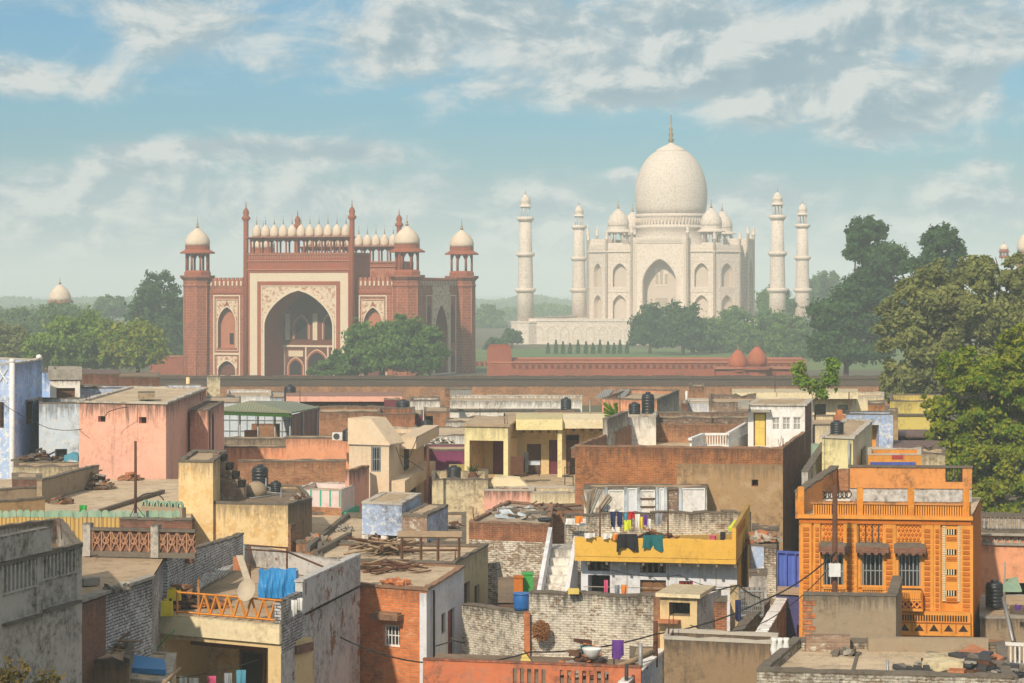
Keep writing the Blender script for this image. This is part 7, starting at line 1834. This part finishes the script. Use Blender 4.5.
def near_left():
    # weathered grey house
    t, i, z = house('grey_house', 'weathered grey concrete house with slatted openings at the bottom corner', 'house', [(-45, 57.7), (82, 64.4), (60, 72), (-80, 66)], 0, 'grey_old', zt=9.75, par=.8, cop='coping_dark', copo=.03, rm='roof_dark',
        ops=[(0, 3, 37, 556, 589, 'slats', .2, 'grey_old'), (0, 43, 77, 548, 575, 'slats', .2, 'grey_old'), (0, 3, 37, 591, 618, 'vent', .07, 'grey_old'), (0, 43, 77, 577, 604, 'vent', .07, 'grey_old'), (0, 19, 21.5, 541, 546, 'vent', .2), (0, 42.5, 45.5, 538, 544, 'vent', .2)])
    f = i[0]; m = MB(); m.bx(f, .0, f.u(50), -.25, .05, 9.76, 10.42, 'grey_old'); m.obj('raised_parapet', t)
    m = MB()
    for a, b, y in ((2, 38, 620), (42, 78, 606)): u0, u1 = f.u(a), f.u(b); zz = f.z((a + b) / 2, y); m.bx(f, u0, u1, 0, .14, zz - .05, zz + .04, 'coping_dark')
    m.obj('sill', t)
    # terrace house with pierced balustrade
    t, i, z = house('terrace_house', 'flat roofed house with a grey painted brick side and pierced balustrade', 'house', [(56, 65.6), (152, 72.9), (164, 78.4), (70, 79.4)], 0, 'brick_grey', zt=7.72, par=0, cop=None, rm='roof')
    f = i[0]; m = MB(); m.bx(f, 0, f.u(104), .003, .06, 0, 7.6, 'brick_dark'); m.obj('bare_brick', t)
    m = MB(); m.bx(f, -.1, f.L + .1, -.25, .1, 7.66, 7.76, 'concrete'); m.obj('roof_edge', t)
    m = MB(); f2 = Frame(PD(84, 70.5), PD(100, 70.8)); m.bx(f2, 0, f2.L, -.4, 0, 7.72, 7.95, 'concrete'); m.obj('roof_curb', t)
    t = T('balustrade', 'pierced terracotta balustrade between grey posts on the flat roof', 'balustrade', (X(135, 78.2), 78.2, 7.72)); f = Frame(PD(84, 78.6), PD(196, 77.8)); zt = 8.72; m = MB(); lt = MB(); n = 11
    m.bx(f, 0, f.L, -.1, .1, zt - .1, zt, 'coping_dark'); m.bx(f, 0, f.L, -.1, .1, 7.72, 7.9, 'coping_dark'); m.obj('rail', t)
    for k in range(n):
        a, b = .3 + k * (f.L - .3) / n, .3 + (k + 1) * (f.L - .3) / n; w = b - a
        lt.bx(f, a, a + .04, -.03, .05, 7.9, zt - .1, 'lattice_red')
        for q in (-1, 1):
            lt.bar(f(a + .04, .02, 8.26 - .34 * q), f(b, .02, 8.26 + .34 * q), .028, 'lattice_red', 4)
        lt.path([f(a + w / 2 + .11 * math.cos(s), .03, 8.26 + .11 * math.sin(s)) for s in [math.pi * j / 4 for j in range(9)]], .026, 'lattice_red', 4)
        lt.bx(f, a + .05, b - .01, -.06, -.04, 7.9, zt - .1, 'brick_dark')
    lt.obj('pierced_panels', t)
    for px in (88, 156):
        m = MB(); u = f.u(px); m.bx(f, u - .14, u + .14, -.18, .16, 7.72, 8.86, 'grey_old'); m.obj('post', t)
    wall_run('low_wall', 'dark low roof wall behind the pierced balustrade', (120, 81), (192, 80.5), 7.2, 8.75, .3, 'brick_dark', 'coping_dark')
    # cream house with veranda
    A, B, C, E = (151, 76.8), (281, 74.2), (360, 84.4), (243, 91); zf = 5.95
    t, i, z = house('veranda_house', 'cream house with an open veranda below a cluttered roof terrace', 'house', [A, B, C, E], 0, 'cream', zt=zf, par=0, cop=None, rm='roof', edge_m={1: 'grey_pale'}, ops=[(0, 163, 268, 643, 700, 'vent', 2.6, 'cream_old')])
    f = i[0]; m = MB(); m.bx(f, -.1, f.L + .02, .002, .12, zf - .62, zf + .04, 'cream_pale'); m.obj('slab_edge', t)
    u = f.u; m = MB(); d = -2.55
    for a, b in ((196, 222), (226, 240)):
        q = u(a), u(b); m.bx(f, q[0], q[1], d, d + .06, 2.4, 4.55, 'wood_brown'); m.bx(f, q[0] + .12, q[1] - .12, d + .06, d + .08, 2.4, 4.45, 'dark')
    m.obj('door', t)
    for a, b in ((243, 252), (255, 263)):
        m = MB(); q = u(a), u(b); m.bx(f, q[0], q[1], d, d + .06, 3.4, 4.45, 'wood_brown'); m.bx(f, q[0] + .06, q[1] - .06, d + .06, d + .08, 3.45, 4.4, 'pane'); m.obj('window', t)
    m = MB(); m.bx(f, u(163) - .1, u(268) + .1, d, d + 1.0, 4.72, 5.0, 'brick_dark'); m.obj('loft_shelf', t)
    m = MB(); g = i[1]; u2 = g.u(302)
    m.bx(g, 0, u2, -.22, 0.004, zf, 6.72, 'brick_grey'); m.obj('brick_parapet', t); m = MB(); k = 12
    for j in range(k): m.bx(g, u2 + j * (g.L - u2) / k, u2 + (j + 1) * (g.L - u2) / k, -.24, .02, zf, 7.02 + .02 * (j % 2), 'grey_pale')
    m.bx(g, u2, g.L, -.27, .05, 7.05, 7.12, 'white_wash'); m.obj('side_parapet', t)
    m = MB(); m.bx(g, .003, u2 + .3, .003, .02, 5.0, zf, 'brick_grey'); m.obj('bare_brick', t)
    h = i[3]; m = MB(); k = 16; L0, L1 = h.u(238), h.u(161.5); cp = MB()
    for j in range(k):
        ua, ub = L0 + j * (L1 - L0) / k, L0 + (j + 1) * (L1 - L0) / k; za = 7.2 + .48 * j / k + random.uniform(-.03, .03); m.bx(h, ua, ub, -.22, .02, zf, za, 'brick_grey'); cp.bx(h, ua, ub, -.25, .05, za + .002, za + .07, 'coping_dark')
    o_ = m.obj('brick_side_parapet', t); cp.obj('coping', o_)
    bk = i[2]; m = MB(); m.bx(bk, .1, bk.L - .1, -.15, 0, zf, 6.75, 'grey_pale'); m.obj('back_parapet', t)
    # orange railing
    t = T('terrace_railing', 'orange zigzag iron railing along the veranda roof', 'railing', (*f(f.L / 2, -.15, 0)[:2], zf)); m = MB(); a, b = u(196), u(279); z0, z1 = zf + .12, zf + .78
    for zz in (z0, z1): m.bar(f(a - .9, -.15, zz), f(b, -.15, zz), .035, 'orange', 4)
    m.obj('rails', t); m = MB(); n = 7
    for k in range(n):
        p, q = a + k * (b - a) / n, a + (k + 1) * (b - a) / n; m.bar(f(p, -.15, z0), f((p + q) / 2, -.15, z1), .04, 'orange', 4); m.bar(f((p + q) / 2, -.15, z1), f(q, -.15, z0), .04, 'orange', 4)
    m.obj('zigzag', t)
    for uu in (a - .9, a, b):
        m = MB(); m.bar(f(uu, -.15, zf), f(uu, -.15, zf + (1.3 if uu == a else .85)), .04, 'orange_stained', 4); m.obj('post', t)
    # dish, tarp, sheets, cans
    t = T('satellite_dish', 'tan satellite dish with a long arm leaning over the orange railing', 'satellite dish', W(247, 603, 74.8)); c = np.array(W(247, 591, 74.75)); ax = np.array((-.15, -.85, .45)); ax /= np.linalg.norm(ax); e1 = np.cross(ax, (0, 0, 1)); e1 /= np.linalg.norm(e1); e2 = np.cross(e1, ax); m = MB(); rings = []
    for k in range(5):
        r = .36 * k / 4; rings.append([tuple(c + e1 * r * .85 * math.cos(s) + e2 * r * 1.1 * math.sin(s) + ax * (.09 * (k / 4) ** 2)) for s in [2 * math.pi * j / 20 for j in range(20)]])
    for k in range(4):
        for j in range(20):
            q = [rings[k][j], rings[k + 1][j], rings[k + 1][(j + 1) % 20], rings[k][(j + 1) % 20]]
            m.poly(q[::-1], 'dish_tan', True); m.poly([tuple(np.array(p) - ax * .02) for p in q], 'concrete', True)
    m.obj('reflector', t); m = MB(); p0 = c + e2 * .3; p1 = np.array(W(239.5, 556, 76.2)); s = np.array((.11, 0, 0)); y = np.array((0, .06, .02))
    m.hexa([tuple(p0 - s), tuple(p0 + s), tuple(p0 + s + y), tuple(p0 - s + y)], [tuple(p1 - s), tuple(p1 + s), tuple(p1 + s + y), tuple(p1 - s + y)], 'dish_tan'); m.obj('arm', t)
    m = MB(); x, y_, zz = W(238, 557, 76.6); m.box(x - .16, x + .16, 76.5, 76.7, zz - .45, zz, 'terracotta'); m.thing('terracotta_box', 'reddish box at the top of the satellite dish arm', 'box')
    t = T('tarpaulin', 'bright blue tarpaulin draped over a stack on the roof terrace', 'tarpaulin', W(278, 597, 80.5)); m = MB(); D = 80.3; x0, x1 = X(258.5, D), X(296, D); zt = Z(570, D); n = 22; rows = 10
    def tp(a_, b_):
        xx = x0 + (x1 - x0) * a_ + .015 * math.sin(b_ * 11); w = .05 * math.sin(a_ * 17 + b_ * 3) + .035 * math.sin(a_ * 41 + b_ * 7) + .03 * math.sin(b_ * 9 + a_ * 4)
        if b_ < .69: v = b_ / .68; return (xx, D - .12 * v + w * (.3 + v), zt - (zt - zf - .06) * v + .015 * math.sin(a_ * 29))
        v = (b_ - .68) / .32; return None
    gr = [[tp(a_ / n, .68 * b_ / rows) for a_ in range(n + 1)] for b_ in range(rows + 1)]
    top = [[(p[0], p[1] + .95 * k / 4, p[2] + .05 * math.sin(p[0] * 9 + k) * (k > 0) - .08 * k / 4) for p in gr[0]] for k in (4, 3, 2, 1)]
    G = top + gr
    for r in range(len(G) - 1):
        for k in range(n): m.poly([G[r + 1][k], G[r + 1][k + 1], G[r][k + 1], G[r][k]], 'tarp_blue', True)
    for k, sgn in ((0, 1), (n, -1)):
        q = [gr[r][k] for r in range(rows + 1)] + [(gr[-1][k][0], D + .95, zf + .06), top[0][k]]; m.poly(q if sgn > 0 else q[::-1], 'tarp_blue')
    m.obj('sheet', t)
    m = MB(); m.bar(W(245, 549, 84), W(288, 552, 84), .035, 'rust', 5); m.bar(W(247, 545, 85), W(287, 548, 85), .035, 'rust', 5); m.bar(W(288, 552, 84), W(331, 570, 80), .04, 'rust', 5); m.bar(W(250, 545, 84.5), (X(250, 84.5), 84.5, zf), .04, 'rust', 5); m.bar(W(287, 547, 84.5), (X(287, 84.5), 84.5, zf), .04, 'rust', 5); m.bar(W(338, 556, 82), (X(338, 82), 82, zf), .04, 'concrete', 5); m.thing('rail_frame', 'rusty rail frame behind the blue tarpaulin', 'frame')
    m = MB(); k = 9
    for j in range(k):
        a_, b_ = j / k, (j + .72) / k; lo = W(196 + 34 * a_, 591 - 20 * a_, 81 + 3 * a_); l2 = W(196 + 34 * b_, 591 - 20 * b_, 81 + 3 * b_); hi = W(205 + 30 * a_, 575 - 9 * a_, 82.6 + 3 * a_); h2 = W(205 + 30 * b_, 575 - 9 * b_, 82.6 + 3 * b_)
        m.hexa([lo, l2, h2, hi], [(x, y_, zz + .1) for x, y_, zz in (lo, l2, h2, hi)], 'grey_pale')
    m.thing('corrugated_sheets', 'stack of grey corrugated sheets leaning on the grey brick parapet', 'sheets')
    for k, (px, py, D, w, h, lb) in enumerate(((167, 607, 76.2, .2, .5, 'yellow jerrycan on the veranda roof corner'), (174, 597, 77.6, .24, .36, 'second yellow can farther back behind the jerrycan'))):
        m = MB(); x, y_, zz = W(px, py, D); zb = zf + .02 if k == 0 else zf + .35; t = T('jerrycan', lb, 'jerrycan', (x, D, zb)); m.hexa([(x - w, D - .12, zb), (x + w, D - .12, zb), (x + w, D + .12, zb), (x - w, D + .12, zb)], [(x - w * .92, D - .1, zb + h), (x + w * .92, D - .1, zb + h), (x + w * .92, D + .1, zb + h), (x - w * .92, D + .1, zb + h)], 'cloth_yellow'); m.obj('body', t)
        m = MB(); m.bar((x + w * .6, D, zb + h), (x + w * .6, D, zb + h + .08), .05, 'black_plastic', 8); m.bar((x - w * .6, D, zb + h + .05), (x + w * .2, D, zb + h + .05), .025, 'cloth_yellow', 5); m.obj('handle', t)
    rubble(X(182, 78.6), 78.6, zf, .7, .6, 70, ['wood_brown', 'rust', 'brick_brown', 'dark_metal'], 'junk_heap', 'brown junk behind the yellow jerrycan', 'rubble', hmax=.9)
    rubble(X(176, 80.5), 80.5, zf, .5, .4, 30, ['concrete', 'wood_pale', 'rust'], 'timber_pile', 'pale boards by the grey brick parapet', 'rubble', hmax=.8)
    cloth(291, 297, 600, 616, 75.0, 'cloth_white', 'white cloth on the grey terrace wall end'); cloth(297.5, 303, 598, 611, 75.6, 'cloth_white', 'smaller white cloth hung farther along the grey wall end')
    # line of washing in the veranda
    for a, b, y0, y1, c, lb in ((179, 187, 676, 690, 'white', 'white garment hung at the bottom under the veranda'), (189, 199, 678, 690, 'white', 'plain white cloth second on the veranda line'), (207, 216, 676, 690, 'pink', 'pinkish cloth on the veranda line'), (224, 232, 673, 690, 'grey', 'pale grey blue cloth on the veranda line'), (236, 246, 670, 690, 'cyan', 'turquoise blue cloth on the veranda line')):
        cloth(a, b, y0, y1, 74.2, 'cloth_' + c, lb)
    wire([(174, 678, 74.2), (258, 660, 74.0)], 'thin washing line across the veranda opening', .012, .08)
    m = MB(); m.path([W(153, 658, 75.6), W(160, 645, 75.2), W(175, 630, 75.0)], .02, 'cloth_green', 5); m.thing('hose', 'thin green hose looping over the veranda edge', 'hose')
    # things in the bottom corner
    house('rubble_house', 'dark broken wall below the grey brick side', 'house', [(84, 68.4), (129, 67.4), (134, 71), (90, 72)], 0, 'brown_dark', zt=Z(657, 68), par=.1, jit=.2, cop='coping_dark')
    planks(88, 640, 120, 652, 69, 14, 1.6, 'few boards on the dark broken wall')
    m = MB(); q = [W(131, 673, 69.4), W(166, 675, 68.8), W(164, 664, 71), W(135, 660, 71.5)]; m.hexa(q, [(a_, b_, c_ + .16) for a_, b_, c_ in q], 'tarp_blue'); m.thing('blue_sheet', 'folded blue sheet on a ledge beside the veranda', 'sheet')
    house('ledge_house', 'pale ledge and wall in front of the veranda', 'house', [(128, 68.5), (170, 67.8), (176, 73), (132, 73.5)], 0, 'cream_stained', zt=Z(676, 68.6), par=.02, cop='coping_pale', rm='roof_pale')
    m = MB(); m.bar(W(163, 684, 66.5), W(180, 668, 70), .06, 'wood_pale', 5); m.thing('wooden_pole', 'pale wooden pole leaning by the folded blue sheet', 'pole')
    for px, D, n, lb in ((10, 55.5, 26, 'leafy twig plant at the bottom corner before the grey house'), (47, 56.5, 14, 'smaller twig plant at the bottom before the grey house')):
        t = T('twig_plant', lb, 'plant', (X(px, D), D, 5.6)); m = MB(); P = []; N = []
        for k in range(n):
            a_ = random.uniform(-.9, .9); l = random.uniform(.5, 1.0 if n > 20 else .7); x0 = X(px, D); zb = Z(694, D); e = (x0 + l * math.sin(a_) * .8, D + random.uniform(-.3, .3), zb + l * math.cos(a_)); m.bar((x0, D, zb), e, .012, 'bark', 4, .005)
            for j in range(9): s = random.uniform(.45, 1); P.append((x0 + (e[0] - x0) * s + random.uniform(-.08, .08), D + (e[1] - D) * s, zb + (e[2] - zb) * s)); N.append((0, -.5, .6))
        m.bar((X(px, D), D, 3), (X(px, D), D, Z(692, D)), .04, 'bark', 6); m.obj('stems', t)
        o = bpy.data.objects.new('foliage', leaf_mesh(np.array(P) - np.array((X(px, D), D, 5.6)), np.array(N), .075, 'leaf_dry', 'foliage')); COL.objects.link(o); o.parent = t


near_left()


def roof_clutter():
    """small things left lying on the roofs"""
    def at(px, py, z): D = (H - z) * F / (py - Y0); return X(px, D), D
    for px, py, z, rx, n, hm, ms, lb in (
        (318, 541, 5.77, .5, 30, .3, ['brick_brown', 'terracotta', 'concrete'], 'few loose bricks on the flat roof near the striped parapet'),
        (345, 531, 5.77, .35, 16, .2, ['concrete', 'coping_dark'], 'small stones on the flat roof beside the raised blue tank room'),
        (455, 528, 5.77, .4, 26, .35, ['wood_brown', 'rust', 'concrete'], 'scraps behind the smaller blue tank room'),
        (170, 509, 7.1, .5, 30, .35, ['terracotta', 'brick_brown', 'concrete'], 'loose bricks on the terrace beside the cream tower'),
        (60, 503, 7.1, .5, 26, .3, ['brick_brown', 'coping_dark', 'wood_brown'], 'scattered bricks at the foot of the grey terrace wall'),
        (118, 590, 7.72, .3, 12, .12, ['concrete', 'coping_dark'], 'small stones on the flat roof before the pierced balustrade'),
        (215, 606, 5.97, .5, 30, .25, ['wood_brown', 'terracotta', 'rust'], 'scraps along the orange zigzag railing'),
        (440, 443, 7.1, .9, 40, .4, ['concrete', 'white_old', 'coping_dark'], 'white rubble on the broken white roofs above the purple wall'),
        (475, 430, 8.0, .8, 30, .4, ['concrete', 'coping_dark', 'wood_brown'], 'grey rubble on the pale roof behind the cream porch'),
        (590, 421, 9.0, .9, 40, .4, ['wood_brown', 'brick_brown', 'coping_dark'], 'brown rubble on the roof behind the pillared house'),
        (395, 584, 5.84, .5, 20, .2, ['terracotta', 'brick_orange'], 'orange brick pieces on the orange brick house roof'),
        (845, 655, 5.73, .4, 14, .12, ['concrete', 'coping_dark'], 'small stones on the flat pale roof by its back parapet'),
        (300, 500, 7.36, .4, 20, .25, ['concrete', 'wood_brown'], 'scraps at the corner of the cream block roof')):
        x, D = at(px, py, z); rubble(x, D, z, rx, rx * .8, n, ms, 'loose_bricks', lb, 'rubble', .06, .22, hm)
    for px, py, z, h, lb in ((225, 500, 7.36, 1.1, 'thin vent pipe on the cream block roof'), (590, 418, 9.5, .9, 'thin vent pipe on the pillared house roof')):
        x, D = at(px, py, z); m = MB(); m.bar((x, D, z), (x, D, z + h), .045, 'concrete', 7); m.lathe([(.08, 0), (.08, .05), (.02, .1)], (x, D, z + h), 'concrete', 8); m.thing('vent_pipe', lb, 'pipe', 'roof vent pipes')
    m = MB()
    for (ax, ay), (bx, by) in (((310, 551), (349, 518)), ((349, 518), (362, 519)), ((318, 556), (352, 537))):
        A, B = at(ax, ay, 5.76), at(bx, by, 5.76); f_ = Frame(A, B); m.bx(f_, 0, f_.L, -.22, 0, 5.7, 5.98, 'coping_dark')
    m.thing('roof_kerb', 'low dark kerbs dividing the flat roof of the tank room house', 'kerb')


def rebar():
    for px, py, D, n, lb in ((86, 402, 121.5, 4, 'rusty rebar ends on the salmon house corner nearer the pale blue wall'), (200, 399, 134, 3, 'rusty rebar ends on the shaded back corner of the salmon house'), (780, 446, 110.2, 4, 'rusty rebar ends on the brick building corner'),
                            (474, 520, 100.6, 4, 'rusty rebar ends on the whitewashed brick house corner'), (455, 561, 92.6, 3, 'rusty rebar ends on the greenish cream house corner'), (505, 426, 124.6, 3, 'rusty rebar ends on the cream porch roof'), (668, 636, 70.8, 3, 'rusty rebar ends on the brown plastered wall'), (56, 536, 64, 3, 'rusty rebar ends on the weathered grey house')):
        x, y, z = W(px, py, D); m = MB()
        for q in range(n): dx, dy = (q % 2) * .16, (q // 2) * .16; m.bar((x + dx, D + dy, z - .1), (x + dx + random.uniform(-.1, .1), D + dy + random.uniform(-.1, .1), z + random.uniform(.3, .75)), .014, 'rust', 5)
        m.thing('rebar_stubs', lb, 'rebar', 'rebar left on roof corners')


def beyond_the_frame():
    for a, b, D, dep, zt, mt, lb in ((1052, 1120, 92, 9, 7.5, 'cream_pale', 'cream house next along from the balustraded house'), (1125, 1200, 96, 9, 8.6, 'salmon', 'salmon house two along from the balustraded house'), (1060, 1110, 118, 9, 7.0, 'brick_brown', 'brick house behind the cream one past the balustraded house'),
            (1115, 1190, 130, 10, 8.0, 'white_wash', 'white house behind the salmon one past the balustraded house'), (1050, 1120, 160, 10, 6.5, 'pale_blue_white', 'pale blue house past the mango tree'), (1125, 1180, 180, 12, 7.0, 'brick_red', 'red brick house past the mango tree'), (1040, 1110, 66, 8, 5.6, 'brown_plaster', 'brown house past the flat pale roof'), (1115, 1190, 72, 8, 6.6, 'cream_old', 'stained cream house past the brown one'),
            (-130, -48, 66, 9, 8.8, 'salmon_orange', 'orange house on the near side of the weathered grey house'), (-120, -42, 92, 12, 8.2, 'cream', 'cream house beside the scalloped fence terrace'), (-130, -44, 138, 10, 10.5, 'white_wash', 'white house beside the tall light blue house'), (-60, 40, 190, 12, 7.5, 'brick_brown', 'brick house behind the tall light blue house'), (-120, -30, 230, 14, 6.5, 'white_old', 'old white house close to the end of the boundary wall')):
        house('town_house', lb, 'house', R(a, b, D, dep), 0, mt, zt=zt, par=.6, ops=[(0, a + 12, a + 24, Y0 + (H - zt + 1.1) * F / D, Y0 + (H - zt + 2.4) * F / D, 'window', .15)])


beyond_the_frame()
rebar()
roof_clutter()


def wires():
    wire([(340, 637, 80), (430, 663, 79), (530, 652, 78), (656, 634, 77.5), (764, 600, 78), (836, 552, 78.5)], 'long cable sagging across the lower roofs to the utility pole', .028, .18)
    wire([(600, 566, 86), (680, 575, 85), (735, 586, 81)], 'thin cable across the white wall under the yellow terrace', .014, .2)
    wire([(640, 568, 86), (694, 600, 83)], 'thin cable slanting past the red window', .013, .1)
    wire([(690, 593, 80), (738, 585, 81.5), (760, 598, 81.5)], 'dark cable from the brick panel to the metal cage', .026, .05)
    wire([(690, 625, 77), (760, 624, 77), (836, 560, 78.5)], 'second cable from the concrete box to the utility pole', .018, .25)
    wire([(90, 556, 77), (135.5, 505, 87.5), (200, 545, 90)], 'slack cable tied to the thin rusty pole', .014, .5)
    wire([(0, 402, 130), (48, 428, 131), (82, 429, 120)], 'cable running along the pale blue wall', .018, .1)
    for px, y0, y1, D, lb in ((480, 408, 420, 150, 'thin aerial above the cream porch'), (775, 372, 392, 180, 'thin aerial on the long pale cream house'), (300, 382, 402, 188, 'thin aerial on the salmon roof slab'), (620, 392, 418, 140, 'thin aerial near the rooftop tanks')):
        post(px, y0, y1, D, .03, lb, 'aerial', 'aerial', 'dark_metal')


wires()

for o in bpy.data.objects:
    for k in ('_o', '_z'):
        if k in o.keys(): del o[k]
